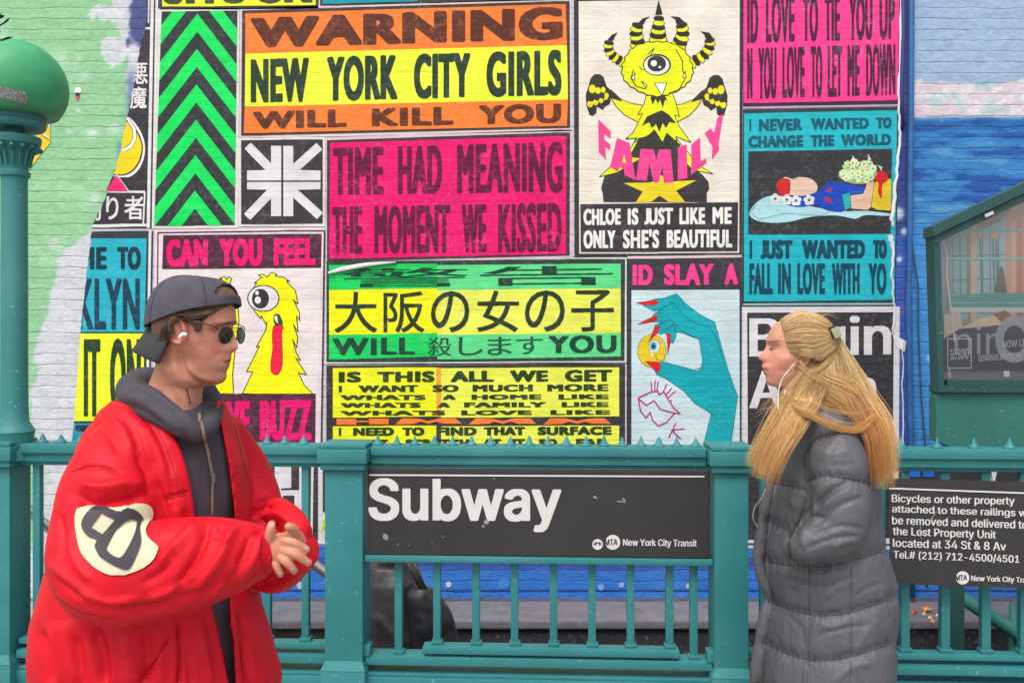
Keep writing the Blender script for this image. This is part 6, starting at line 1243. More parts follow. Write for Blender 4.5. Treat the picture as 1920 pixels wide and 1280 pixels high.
def man():
    # ---------------- head, in its own frame: u forward, w across, v up
    YH = 2.05; s = YH/F; x0, y0 = 335, 620; al = math.radians(12)
    fw = Vector((math.cos(al), -math.sin(al), 0)); la = Vector((math.sin(al), math.cos(al), 0)); O = P(x0, y0, YH)
    front = [(352,527),(400,534),(424,546),(437,560),(443,577),(446,592),(447.5,604),(447,611),(446.5,617),(449,624),(452.5,634),(456.5,646),(457.5,650),(456,654),(450,658),(443.5,660.5),(441,665),(441.5,670),(441.5,674),(439,677.5),(437.5,680),(438,684),(436,689),(431.5,694),(430.5,699),(432,704),(431.5,709),(428,714),(421,718.5),(408,721),(388,723.5),(380,727),(378,736),(377,748),(375,765),(374,800)]
    basef = [(352,527),(400,534),(424,546),(437,560),(443,577),(445,592),(444,604),(440,612),(436,620),(435,630),(436,645),(437,655),(436,665),(434,675),(432,685),(429,694),(429,704),(427,711),(422,716),(417,718.5),(405,721),(388,723.5),(380,727),(378,736),(377,748),(375,765),(374,800)]
    back = [(352,530),(326,537),(308,552),(298,572),(295,592),(296,616),(298,640),(304,656),(302,672),(296,690),(286,706),(276,725),(270,800)]
    wf = [(527,.004),(530,.030),(535,.046),(545,.060),(560,.070),(575,.073),(600,.0735),(615,.0735),(630,.073),(645,.070),(660,.066),(675,.062),(690,.0605),(705,.0575),(714,.053),(720,.046),(725,.045),(735,.048),(760,.052),(800,.065)]
    wb = [(527,.004),(530,.032),(535,.05),(545,.064),(560,.074),(580,.078),(610,.078),(640,.072),(660,.066),(684,.0625),(705,.056),(720,.051),(735,.051),(760,.058),(800,.075)]
    cc = [(527,350),(545,345),(600,338),(680,340),(710,345),(722,335),(740,328),(760,324),(800,322)]
    sg = [(527,.03),(600,.02),(610,.010),(625,.0085),(640,.0105),(648,.0125),(655,.0125),(660,.012),(664,.016),(670,.020),(682,.021),(690,.018),(696,.016),(705,.017),(716,.02),(725,.03),(800,.03)]
    pf = {'top':(y0-527)*s, 'bot':(y0-800)*s, 'f':interp_px(front,x0,y0,s,1), 'fb':interp_px(basef,x0,y0,s,1), 'b':interp_px(back,x0,y0,s,1), 'wf':val_px(wf,y0,s), 'wb':val_px(wb,y0,s), 'c':interp_px([(p[1],p[0]) for p in cc],x0,y0,s,1), 'sg':val_px(sg,y0,s)}
    px = lambda y: (y0-y)*s
    def sculpt(u, w, v, fr):
        g = lambda w0, y_, sw, sy: np.exp(-((np.abs(w)-w0)/sw)**2-((v-px(y_))/(sy*s))**2)
        u = u-.011*g(.030, 619, .014, 8)*fr                            # eye sockets
        u = u+.005*g(.028, 606, .020, 5)*fr                            # brow ridge
        u = u-.004*g(.030, 672, .016, 12)*fr                           # hollow beside the mouth
        sg_ = np.sign(w)
        w = w+sg_*.005*np.exp(-((u-.055)/.022)**2-((v-px(640))/(11*s))**2)   # cheekbone
        w = w-sg_*.007*np.exp(-((u-.050)/.028)**2-((v-px(672))/(14*s))**2)   # hollow cheek
        w = w+sg_*.004*np.exp(-((u-.010)/.02)**2-((v-px(694))/(10*s))**2)    # jaw corner
        w = w-sg_*.004*np.exp(-((u-.075)/.018)**2-((v-px(598))/(14*s))**2)   # temple
        w = w+sg_*.0035*np.exp(-((u-.105)/.010)**2-((np.abs(w)-.012)/.006)**2-((v-px(655))/(5*s))**2)
        return u, w
    pf['sculpt'] = sculpt
    loc = lambda u, w, v: O+fw*u+la*w+Vector((0, 0, v))
    hp = lambda x, y, w: loc((x-x0)*s, w, px(y)); ns = -1 if la.y > 0 else 1
    def hn_(x, y, w):                    # the point of the turned head that is SEEN at (x, y) on the near side, mirrored for the far side
        wn = ns*abs(w); k = (x-960)/F; uu = (k*(O.y+la.y*wn)-O.x-la.x*wn)/(fw.x-k*fw.y); Yq = O.y+fw.y*uu+la.y*wn; return loc(uu, w, CZ-(y-640)/F*Yq-O.z)
    def seen(V):                          # and the reverse: pixel at which a point (or its near twin) is seen
        D = V-np.array(O); u = D @ np.array(fw); w = D @ np.array(la); q = np.array(O)+np.outer(u, fw)+np.outer(ns*np.abs(w), la); q[:, 2] = V[:, 2]; return proj(q)
    pf['nf'] = val_px([(527,2.35),(640,2.35),(680,2.1),(705,1.8),(718,1.75),(724,2.2),(800,2.2)],y0,s)
    HV, HF = head_grid(pf, 0); HV = [loc(*v) for v in HV]
    parts = [(HV, HF)]
    # ears: a bowl with a raised rim
    for sd in (-1, 1):
        c = hn_(335, 620, sd*.080); M3 = Matrix((fw, la, Vector((0, 0, 1)))).transposed() @ Matrix.Rotation(math.radians(-14), 3, 'Y')
        parts.append(ball(c-la*sd*.004, .0195, .0085, .0295, M3, 12))
        rim = [];
        for k in range(15):
            t = math.radians(-70+300*k/14); rim.append(c+la*sd*(.005+.004*math.sin(k/14*math.pi))+M3 @ Vector((-.0175*math.cos(t-.6)*1.0, 0, .027*math.sin(t-.6))))
        b = MB(); b.tube(rim, [.0042]*15, 8); b.bm.verts.ensure_lookup_table(); b.bm.verts.index_update(); parts.append(([v.co.copy() for v in b.bm.verts], [tuple(v.index for v in f.verts) for f in b.bm.faces])); b.bm.free()
    # torso, arms, legs under the clothes
    T_ = lambda x, y, Y, a, d: (P(x, y, Y), Vector((a, 0, 0)), Vector((0, d, 0)))
    parts.append(loft([T_(322,770,2.08,.06,.07), T_(318,820,2.1,.08,.11), T_(305,870,2.1,.11,.14), T_(295,960,2.1,.12,.15), T_(290,1080,2.1,.13,.16), T_(290,1200,2.1,.14,.18), T_(290,1330,2.1,.13,.17)]))
    for Yl, dx in ((2.02, 18), (2.19, -22)):
        parts.append(limb([(290+dx*.3,1290,Yl,78),(292+dx,1560,Yl,58),(290+dx*2,1640,Yl,46),(276+dx*2.4,1900,Yl,32)]))
        parts.append(limb([(268+dx*2.4,1925,Yl,30),(310+dx*2.4,1932,Yl,28),(350+dx*2.4,1938,Yl,22)]))
    parts.append(limb([(262,862,2.03,34),(212,915,1.96,40),(185,1050,1.88,38),(260,1068,1.85,36),(380,1050,1.81,30),(470,1037,1.80,25),(498,1034,1.80,22)]))
    parts.append(limb([(392,872,2.2,34),(446,930,2.24,38),(488,1040,2.16,36),(522,1040,2.05,30),(552,1018,1.93,24)]))
    # hands: palm and five fingers each
    def hand(fingers, palm):
        parts.append(limb(palm, flat=.62))
        for f in fingers: parts.append(limb([(a, b_, c_, d_*.9) for a, b_, c_, d_ in f], n=14, sub=4))
    hand([[(522,1014,1.792,10),(544,1015,1.780,9.6),(562,1023,1.783,9.2),(577,1031,1.793,8)], [(524,1028,1.788,10),(548,1036,1.775,9.8),(566,1046,1.780,9.2),(580,1056,1.792,8)],
          [(520,1040,1.788,10),(535,1051,1.775,9.6),(546,1062,1.778,9),(553,1071,1.788,7.8)], [(511,1046,1.79,9),(518,1060,1.782,8.6),(523,1070,1.784,8),(527,1078,1.79,7)],
          [(504,1024,1.792,12),(506,1004,1.778,10.5),(508,990,1.775,9.8),(510,979,1.778,8)]],
         [(484,1036,1.80,24),(500,1033,1.797,27),(516,1030,1.793,29),(530,1030,1.793,22)])
    hand([[(545,1010,1.91,10),(528,1006,1.875,9.5),(514,1010,1.86,9)], [(546,1020,1.91,10),(528,1020,1.87,9.5),(512,1022,1.86,9)], [(548,1032,1.91,10),(534,1036,1.875,9.5),(520,1038,1.865,9)], [(552,1040,1.92,9),(542,1047,1.89,8.6),(532,1050,1.88,8)],
          [(556,1002,1.92,11),(548,990,1.9,10),(538,986,1.89,9)]], [(558,1018,1.94,26),(546,1020,1.925,28),(538,1022,1.915,22)])
    me = fuse('person', parts, .0028, 1, .35)
    folds(me, [([(336,655),(345,692),(370,717),(404,725)], -.006, 6), ([(350,684),(372,705),(402,716)], .003, 6), ([(430,658),(423,670),(424,684)], -.0009, 3), ([(316,664),(338,712),(364,764)], .004, 7), ([(300,690),(318,730),(340,766)], -.003, 7), ([(372,640),(396,656),(410,672)], -.0025, 9)])
    # skin colour: lips, brows, beard shadow, hair under the cap; shade painted inside the ear
    V = getV(me); D = V-np.array(O); u = D @ np.array(fw); w = D @ np.array(la); v = D[:, 2]; xx, yy = seen(V)
    c = np.tile(np.array([204, 142, 116.]), (len(V), 1))
    def lay(m, col): m = np.clip(m, 0, 1)[:, None]; c[:] = c*(1-m)+np.array(col, float)*m
    hd = (yy < 730) & (np.abs(w) < .1) & (yy > 515) & (xx > 270) & (xx < 470)
    lay(.45*smooth01(xx, 345, 375)*smooth01(yy, 662, 682)*(1-smooth01(yy, 716, 728))*hd, (158, 110, 92))                       # beard shadow
    lay(.35*np.exp(-((xx-410)/24)**2-((yy-655)/16)**2)*hd, (222, 140, 120))
    lay(.85*np.exp(-(((xx-432)/11)**2+((yy-678)/6)**2)**2)*hd, (178, 98, 92)); lay(.95*np.exp(-(((xx-431)/11)**2+((yy-677.3)/1.5)**2)**2)*hd, (104, 54, 52))
    lay(.55*np.exp(-((xx-444)/7)**2-((yy-659)/3)**2)*hd, (150, 92, 84))
    lay(.9*np.exp(-(((xx-432)/13)**2+((yy-604-(440-xx)*.14)/3.2)**2)**2)*hd*(np.abs(w) < .06), (92, 64, 52))                    # brows
    hairline = np.interp(xx, [270,310,330,345,362,374,380,392,410,440,460], [662,652,606,602,612,624,604,592,584,566,540])
    lay(smooth01(hairline-yy+rng.normal(0, .8, len(yy)), -1.5, 2)*hd, (104, 76, 58))
    ear = (np.hypot((xx-335)/20, (yy-620)/27) < 1) & (np.abs(w) > .0735); lay(ear*.7, (224, 132, 118)); lay(ear*np.exp(-((xx-342)/6)**2-((yy-624)/7)**2)*.6, (150, 80, 70))  # redder ear, with shade painted into its bowl
    hx, hy = proj(V); hn = (hx > 470) & (hy > 960) & (hy < 1090); lay(hn*.35, (220, 146, 116))
    for (nx, ny) in ((574,1027),(577,1052),(550,1066),(525,1073),(510,983)): lay(hn*np.exp(-(((hx-nx)/5)**2+((hy-ny)/3.6)**2)**2)*.75, (238, 186, 168))
    for (nx, ny) in ((546,1012),(563,1020),(550,1033),(567,1043),(537,1050),(519,1059),(507,998),(524,1012),(524,1026),(518,1040)): lay(hn*np.exp(-((hx-nx)/4)**2-((hy-ny)/5)**2)*.4, (186, 112, 94))
    lg = V[:, 2] < .85; lay(lg*1., (40, 40, 46)); lay((V[:, 2] < .10)*1., (225, 225, 222))
    paint(me, 'skin', c)
    root = link('person', me, M_SKIN, None, True); tag(root, 'man in oversized red leather jacket, backwards grey cap and sunglasses', 'person')
    eb = MB()
    for sd in (-1, 1):
        Ve, Fe = ball(hp(410, 619, sd*.030), .0115, .0115, .0115, None, 10); vs = [eb.bm.verts.new(p) for p in Ve]
        for f in Fe: eb.bm.faces.new([vs[i] for i in f])
    eb.build('eyes', plain('eye_white', (220,212,206), .25, vary=.05), root, smooth=True)
    # ---------------- cap worn backwards
    M_CAP = plain('cap_cotton', (84,80,92), .85, vary=.32, scale=26, bump=.35, bscale=240)
    capl = lambda x: np.interp(x, [270,287,320,350,380,410,447], [617,611,599,589,582,577,571.5])
    Vc = []; Fc = []; ncol = 72; rows = 26
    for i in range(rows+1):
        for k in range(ncol):
            th = 2*math.pi*k/ncol; ct, st = math.cos(th), math.sin(th)
            # bottom edge point on the head, then up to the crown along an ellipsoid
            t = i/rows; ph = t*math.pi/2
            cq = abs(ct)**.9*(1 if ct > 0 else -1); u_e = (.5*(449+281)-x0+cq*.5*(449-281)*1.012)*s; y_e = capl(x0+u_e/s-24*abs(st))-1
            yc = 520.5; cosp = math.cos(ph)**.62; sinp = math.sin(ph)
            u_ = ((362-x0)*s)*(1-cosp)+u_e*cosp; w_ = abs(st)**.88*(1 if st > 0 else -1)*.083*cosp; y_ = y_e+(yc-y_e)*sinp
            if t > .3 and ct > .2: y_ += 2.0*ct*math.sin((t-.3)*math.pi)   # front of the crown slopes
            Vc.append(hp(x0+u_/s, y_, w_))
    def arch(i, k):
        th = 2*math.pi*(k+.5)/ncol; a = th if th < math.pi else th-2*math.pi; t = (i+.5)/rows
        return abs(a) < .62 and .20 < t < .20+.30*math.sqrt(max(0, 1-(a/.62)**2))
    for i in range(rows):
        for k in range(ncol):
            if not arch(i, k): Fc.append((i*ncol+k, i*ncol+(k+1) % ncol, (i+1)*ncol+(k+1) % ncol, (i+1)*ncol+k))
    cap = link('cap', mesh('cap', Vc, Fc), M_CAP, root, True)
    ctr = hp(365, 600, 0); Fh = [(i*ncol+k, i*ncol+(k+1) % ncol, (i+1)*ncol+(k+1) % ncol, (i+1)*ncol+k) for i in range(rows) for k in list(range(0, 12))+list(range(ncol-12, ncol)) if (i+.5)/rows < .62]
    mhp = mesh('hair', [p-(p-ctr).normalized()*.0025 for p in Vc], Fh); paint(mhp, 'hair', np.array([112, 80, 56.])*(.7+.6*fbm(np.arange(len(Vc))*3.7 % 97, np.arange(len(Vc))*.31, 5)[:, None])); link('hair', mhp, M_HAIR, root, True)
    sm = cap.modifiers.new('s', 'SUBSURF'); sm.levels = 1; sm.render_levels = 1; so = cap.modifiers.new('t', 'SOLIDIFY'); so.thickness = .004; so.offset = 1
    # seams and button
    b = MB()
    for a0 in (.9, 2.1, math.pi, -.9, -2.1):
        k = int(round(a0/(2*math.pi)*ncol)) % ncol; pts = [Vc[i*ncol+k]+(Vc[i*ncol+k]-hp(360, 600, 0)).normalized()*.0042 for i in range(0, rows+1)]; b.tube(pts, .0011, 5)
    b.build('seam', plain('cap_seam', (66,62,74), .9), cap, smooth=True)
    Vb = []; Fb = []; nu, nt_ = 26, 12
    for j in range(nt_+1):
        t = j/nt_
        for i in range(nu+1):
            q_ = -1+2*i/nu; aq = abs(q_)
            xb = 286+30*aq**2.2; yb = 604+34*aq**1.8; wb_ = .079*math.sin(q_*1.45)/math.sin(1.45)
            xt = 248+50*aq**2.4; yt = 658+24*aq**2; wt = .083*math.sin(q_*1.5)/math.sin(1.5)
            bul = math.sin(math.pi*t)*.006
            p = hn_(xb+(xt-xb)*t**1.1, yb+(yt-yb)*(t*.85+.15*t*t), wb_+(wt-wb_)*t+(bul if q_ > 0 else -bul)*aq); Vb.append(p)
            if i and j: a = j*(nu+1)+i; Fb.append((a-nu-2, a-nu-1, a, a-1))
    br = link('visor', mesh('visor', Vb, Fb), plain('visor_cotton', (58,60,62), .85, vary=.25, scale=30, bump=.3, bscale=240), cap, True)
    so = br.modifiers.new('t', 'SOLIDIFY'); so.thickness = .005; so.offset = 0
    # hair showing under the cap
    bv = bvh_of(me); hc = ((96,70,54), (118,88,66))
    G = [dict(pts=[(388,588,2),(366,590,2),(342,594,2),(318,602,2)], spread=[7,7,6,5], n=300, c=hc, bvh=bv, r=.00042, wave=1), dict(pts=[(404,581,2),(380,587,2),(352,592,2)], spread=[3,4,4], n=190, c=((120,92,70),(110,82,62)), bvh=bv, r=.00042, wave=1),
         dict(pts=[(372,598,2),(371,610,2),(370,624,2)], spread=[7,6,4], n=190, c=hc, bvh=bv, r=.0004, wave=1), dict(pts=[(318,606,2),(312,630,2),(306,652,2)], spread=[6,8,6], n=280, c=((84,62,50),(100,74,58)), bvh=bv, r=.00042, wave=1),
         dict(pts=[(412,566,2),(424,556,2),(436,550,2)], spread=[10,10,8], n=4, c=((116,84,58),(128,92,62)), bvh=bv, r=.0008, wave=1)]
    strands('hair', G, M_HAIR, root, 3)
    # ---------------- sunglasses
    gl = empty('sunglasses', hp(440, 615, 0)); gl.parent = root; gl.matrix_parent_inverse = root.matrix_basis.inverted()
    gold = plain('gold_wire', (128,104,70), .3, metal=.9, vary=.05); lens, nt, bs = nodes('tinted_lens'); bs.inputs['Base Color'].default_value = rgb((52,40,30)); bs.inputs['Roughness'].default_value = .06; bs.inputs['Specular IOR Level'].default_value = .7
    for sd in (-1, 1):
        ring = []
        for k in range(28):
            t = 2*math.pi*k/28; a = math.cos(t); b_ = math.sin(t); ww = .033+.0255*a*(1 if b_ > -.2 else .92); yy_ = 629-15.5*b_*(1+.0*a)+(1.5*a)
            xx_ = 451.5-(ww*4/.033)*1.0-(b_ < 0)*1.2*(-b_); ring.append(hp(xx_, yy_, sd*ww))
        gl_m = MB(); gl_m.tube(ring+[ring[0]], .0009, 6, False); gl_m.build('frame', gold, gl, smooth=True)
        c_ = sum(ring, Vector())/28+fw*.003; V_ = ring+[c_]; link('lens', mesh('lens', V_, [(k, (k+1) % 28, 28) for k in range(28)]), lens, gl, True)
        tp = [hp(444, 618, sd*.059), hp(440, 613, sd*.066), hp(425, 608, sd*.0765), hp(402, 604, sd*.080), hp(378, 601, sd*.082), hp(369, 606, sd*.083)]
        gm = MB(); gm.tube(tp, .0011, 6); gm.build('temple', plain('dark_wire', (66,52,46), .4, metal=.5), gl, smooth=True)
    gm = MB(); gm.tube([hp(453, 622, -.009), hp(455.5, 620, 0), hp(453, 622, .009)], .0012, 6); gm.tube([hp(451, 616, -.014), hp(453, 615, 0), hp(451, 616, .014)], .001, 6); gm.build('bridge', gold, gl, smooth=True)
    e = MB(); cs = hn_(345, 627, -.0865)
    for Vv, Ff in (ball(cs, .0075, .006, .0055, None, 10), limb([(340,628,cs.y-.004,3.4),(336,634,cs.y-.005,2.6)], 8, 3)):
        vs = [e.bm.verts.new(p) for p in Vv]
        for f in Ff: e.bm.faces.new([vs[i] for i in f])
    e.build('earphone', plain('earphone_white', (232,230,232), .3), root, smooth=True)
    # ---------------- hooded top
    M_HOOD = plain('hoodie_cotton', (76,71,79), .9, vary=.2, scale=30, bump=.4, bscale=260)
    S_ = lambda y, xl, xr, d, Y=2.1: (P((xl+xr)/2, y, Y), Vector(((xr-xl)/2/F*Y, 0, 0)), Vector((0, d, 0)))
    hd_parts = [loft([S_(752,236,402,.10), S_(790,200,424,.138), S_(860,165,440,.176), S_(930,145,447,.19), S_(1000,130,447,.19), S_(1070,110,450,.19), S_(1150,85,460,.20), S_(1230,80,474,.205), S_(1300,86,480,.205)], 40, 2.15),
                limb([(250,728,2.13,30),(258,746,2.04,33),(282,758,1.985,31),(314,780,1.955,27),(346,800,1.945,22),(374,812,1.965,18),(396,794,2.03,16),(402,764,2.11,18),(382,734,2.19,22),(330,722,2.24,27),(276,718,2.23,30)], 18, 5, 1.0, True)]
    mh = fuse('hooded_top', hd_parts, .0055, 3)
    folds(mh, [([(236,722),(270,728),(310,752),(350,786)], -.006, 6), ([(225,742),(262,748),(300,776),(340,806)], .005, 8), ([(290,735),(330,762)], .004, 6), ([(232,758),(270,772),(304,800)], -.005, 6), ([(372,770),(386,830),(398,890)], .003, 5), ([(345,800),(352,850),(364,920)], -.003, 6), ([(415,800),(425,870),(430,950)], .004, 8)], .003, 9)
    ht = link('hooded_top', mh, M_HOOD, root, True); bh = bvh_of(mh)
    drape('zip', stroke([(372,776),(380,810),(388,845),(395,880),(397,905),(396,935),(396,962)], 5), bh, .003, plain('zip_tape', (150,120,100), .7, vary=.3, scale=60), ht, 2, 3)
    drape('zip_pull', stroke([(397,888),(396,904)], 6), bh, .007, plain('zip_metal', (150,146,140), .3, metal=.9), ht, 1.5, 3)
    drape('cord', stroke([(349,728),(353,742),(357,756)], 2.0), bv, .002, plain('cord_black', (62,46,46), .7), root, 1.5, 3)
    # ---------------- red leather jacket
    lr, nt, bs = nodes('red_leather'); geo = N(nt, 'ShaderNodeNewGeometry'); pos = geo.outputs['Position']
    nt.links.new(mixc(nt, ramp(nt, noise(nt, pos, 9, 6), .35, .7), rgb((218,15,38)), rgb((196,9,30))), bs.inputs['Base Color']); bs.inputs['Roughness'].default_value = .55; bs.inputs['Specular IOR Level'].default_value = .24
    bp = N(nt, 'ShaderNodeBump'); bp.inputs['Strength'].default_value = .5; bp.inputs['Distance'].default_value = .004; w2 = N(nt, 'ShaderNodeMath', operation='ADD'); nt.links.new(noise(nt, pos, 22, 7, .68, 1.6), w2.inputs[0])
    w3 = N(nt, 'ShaderNodeMath', operation='MULTIPLY'); nt.links.new(noise(nt, pos, 420, 2), w3.inputs[0]); w3.inputs[1].default_value = .12; nt.links.new(w3.outputs[0], w2.inputs[1]); nt.links.new(w2.outputs[0], bp.inputs['Height']); nt.links.new(bp.outputs[0], bs.inputs['Normal'])
    tor = loft([S_(748,218,412,.11), S_(775,192,424,.145), S_(815,168,440,.18), S_(870,150,456,.202), S_(940,134,464,.212), S_(1010,120,466,.215), S_(1080,102,470,.22), S_(1150,80,484,.226), S_(1220,76,506,.232), S_(1262,80,520,.235), S_(1292,84,526,.236)], 44, 2.2)
    slR = limb([(252,806,2.03,54),(232,850,1.985,76),(214,910,1.945,92),(202,985,1.905,98),(192,1050,1.87,99),(218,1074,1.85,98),(270,1074,1.835,93),(330,1063,1.82,90),(400,1047,1.805,80),(456,1038,1.80,66),(490,1036,1.80,52),(503,1036,1.80,45)], 36, 5)
    slL = limb([(400,815,2.22,56),(440,880,2.26,60),(470,950,2.24,58),(490,1030,2.17,56),(512,1058,2.08,52),(540,1046,2.0,46),(560,1028,1.955,42)], 30, 5)
    cfL = limb([(520,960,2.06,30),(548,978,2.0,26),(566,1002,1.96,22)], 20, 5)
    mj = fuse('jacket', [tor, slR, slL, cfL], .0055, 5)
    R_, V_ = 1, -1
    FL = [([(136,884),(160,874),(192,875),(224,888)], -.005, 3.2), ([(150,905),(190,914),(238,906),(268,912)], .010, 11), ([(140,928),(180,944),(225,938),(270,930)], -.012, 10),
          ([(300,1062),(340,1012),(372,984)], .009, 12), ([(330,1112),(368,1042),(392,984)], -.011, 9), ([(360,1112),(408,1052),(440,990)], .008, 11), ([(418,1104),(452,1052),(470,1002)], -.008, 8), ([(452,1090),(478,1046),(488,1004)], .005, 7),
          ([(96,1076),(150,1116),(220,1142),(300,1136)], -.008, 8), ([(92,1052),(130,1092),(190,1128)], .007, 10), ([(250,1150),(320,1128),(390,1100)], -.006, 8), ([(296,1030),(320,1010),(352,975)], -.007, 8),
          ([(172,1176),(190,1230),(196,1290)], -.013, 14), ([(120,1160),(128,1220),(150,1290)], .010, 18), ([(236,1180),(244,1290)], .009, 18), ([(333,1162),(338,1230),(334,1290)], -.009, 5), ([(300,1175),(302,1290)], .006, 10), ([(258,1288),(290,1236),(318,1196)], -.006, 3.5), ([(372,1160),(384,1220),(396,1290)], .007, 9),
          ([(306,934),(330,926),(354,920)], -.004, 2.4), ([(308,940),(332,932),(355,926)], -.003, 2), ([(250,760),(292,812),(318,880),(332,950)], -.006, 7), ([(222,760),(262,808),(284,870)], .006, 12), ([(290,900),(310,950),(318,985)], -.007, 8), ([(440,880),(458,868)], -.004, 3), ([(440,892),(462,882)], -.004, 3),
          ([(470,940),(500,930)], .008, 6), ([(472,960),(510,948)], -.009, 5), ([(470,976),(512,962),(540,975)], .007, 6), ([(475,1000),(520,985)], -.007, 6), ([(480,1100),(520,1090),(560,1066)], -.006, 7),
          ([(440,1160),(470,1220),(500,1280)], .007, 10), ([(452,1140),(458,1200),(470,1285)], -.006, 8), ([(70,1180),(90,1230),(96,1290)], -.009, 12), ([(478,1090),(500,1086)], -.003, 3)]
    FL += [([(108,960),(118,1010),(112,1050)], -.007, 7), ([(128,1000),(140,1050),(170,1090)], .005, 7), ([(150,1110),(200,1128),(262,1120)], .006, 7), ([(280,1120),(330,1102),(368,1070)], .006, 7), ([(270,1092),(310,1066),(330,1030)], -.006, 7), ([(385,1125),(425,1092),(446,1056)], .006, 7),
           ([(398,1010),(420,985)], -.006, 6), ([(420,1020),(446,990)], .005, 6), ([(206,1186),(214,1240),(212,1290)], .007, 9), ([(270,1180),(276,1230),(268,1290)], -.008, 10), ([(96,1170),(108,1230),(112,1290)], .008, 10), ([(140,1190),(150,1250),(156,1290)], -.009, 9),
           ([(168,790),(200,810),(226,850)], -.005, 9), ([(186,770),(226,800),(250,846)], .005, 9), ([(270,790),(300,840),(312,890)], .005, 10), ([(256,850),(276,890),(280,930)], -.006, 8), ([(320,880),(336,930),(342,960)], .005, 8), ([(142,856),(150,872)], -.004, 6), ([(448,850),(456,900),(462,940)], .006, 7), ([(478,1230),(490,1270)], -.005, 7), ([(345,1180),(352,1240),(360,1290)], -.006, 7)]
    for k in range(7): FL.append(([(488+1.5*k-(k>3)*2,1040+5.5*k),(506-.5*k,1043+5.5*k)], -.0022, 1.6))
    folds(mj, FL, .0055, 5.5)
    jk = link('jacket', mj, lr, root, True)
    # the open front: a real slot cut into the jacket
    op1 = [(255,728),(285,742),(315,790),(338,840),(352,890),(361,940),(368,1000),(392,1110),(404,1160),(418,1220),(433,1300),(442,1300),(440,1260),(436,1200),(431,1130),(440,1000),(440,960),(434,905),(426,852),(415,800),(404,762),(398,735)]
    op1 = smooth_loop(op1, 2); cb = MB(); cb.prism([P(x, y, 1.80-.1) for x, y in op1], [P(x, y, 2.16) for x, y in op1]); co = cb.build('cutter', M_HOOD)
    bo = jk.modifiers.new('b', 'BOOLEAN'); bo.operation = 'DIFFERENCE'; bo.object = co; bo.solver = 'EXACT'
    # (the sleeve must not be cut: the slot is limited to the torso by cutting the torso before the fuse)
    jk.modifiers.clear(); bpy.data.objects.remove(co)
    dg = None
    tm = fuse('t', [tor], .0055, 3); to = bpy.data.objects.new('t', tm); COL.objects.link(to)
    cb = MB(); cb.prism([P(x, y, 1.6) for x, y in op1], [P(x, y, 2.15) for x, y in op1]); co = cb.build('cutter', M_HOOD); bo = to.modifiers.new('b', 'BOOLEAN'); bo.operation = 'DIFFERENCE'; bo.object = co; bo.solver = 'EXACT'
    cut_me = bpy.data.meshes.new_from_object(to.evaluated_get(bpy.context.evaluated_depsgraph_get())); bpy.data.objects.remove(to); bpy.data.objects.remove(co)
    cutp = ([v.co.copy() for v in cut_me.vertices], [tuple(p.vertices) for p in cut_me.polygons])
    mj2 = fuse('jacket', [cutp, slR, slL, cfL], .0045, 4); folds(mj2, [(a_, b_*1.3, c_) for a_, b_, c_ in FL], .004, 5)
    mj2.materials.append(lr); mj2.polygons.foreach_set('use_smooth', [True]*len(mj2.polygons)); jk.data = mj2
    bj = bvh_of(mj2)
    sr = plain('leather_seam', (156,10,28), .7)
    for sl, w_ in (([(136,884),(160,874),(192,875),(226,889)], 1.3), ([(306,933),(330,925),(354,919)], 1.2), ([(307,938),(331,930),(355,924)], 1.0), ([(262,752),(296,806),(322,870),(336,930),(342,958)], 1.2), ([(440,878),(460,866)], 1.1), ([(104,1118),(150,1146),(214,1158)], 1.1), ([(228,906),(262,960),(284,984)], 1.0),
                   ([(408,1170),(424,1230),(436,1284)], 1.2), ([(444,1150),(450,1210),(456,1284)], 1.2), ([(262,1284),(292,1236),(318,1196)], 1.6), ([(492,1004),(488,1036),(492,1070)], 1.2), ([(331,1172),(336,1230),(332,1284)], 1.2), ([(440,800),(452,850),(466,900)], 1.0)):
        drape('seam', stroke(smooth_loop(sl, 5, False), w_), bj, .0012, sr, jk, 1.2, 4)
    # patch on the sleeve
    z = Z(0, 840, 2.91)
    pt = smooth_loop(z([(440,325),(520,318),(600,328),(700,316),(760,303),(810,315),(830,350),(820,400),(800,440),(802,470),(822,500),(856,530),(863,565),(840,610),(780,655),(700,685),(640,693),(560,675),(490,625),(440,560),(418,470),(411,400),(418,345)]), 4)
    drape('sleeve_patch', tri_poly([pt]), bj, .0028, plain('patch_cream', (214,204,172), .75, vary=.12, scale=14, bump=.2, bscale=120), jk, 2, 4)
    ol = smooth_loop(z([(505,330),(560,326),(625,345),(655,348),(690,332),(740,345),(776,390),(768,440),(776,500),(768,545),(735,620),(712,656),(680,660),(590,620),(545,585),(522,540),(530,505),(480,480),(450,430),(460,380)]), 4)
    h1 = z([(552,358),(626,392),(560,473),(498,432)]); h2 = smooth_loop(z([(712,392),(742,400),(750,425),(742,470),(705,548),(660,600),(590,562),(598,525),(640,448),(678,405)]), 3)
    drape('sleeve_emblem', tri_poly([ol, h1, h2]), bj, .0052, plain('patch_black', (58,54,60), .6, vary=.15), jk, 1.5, 4)

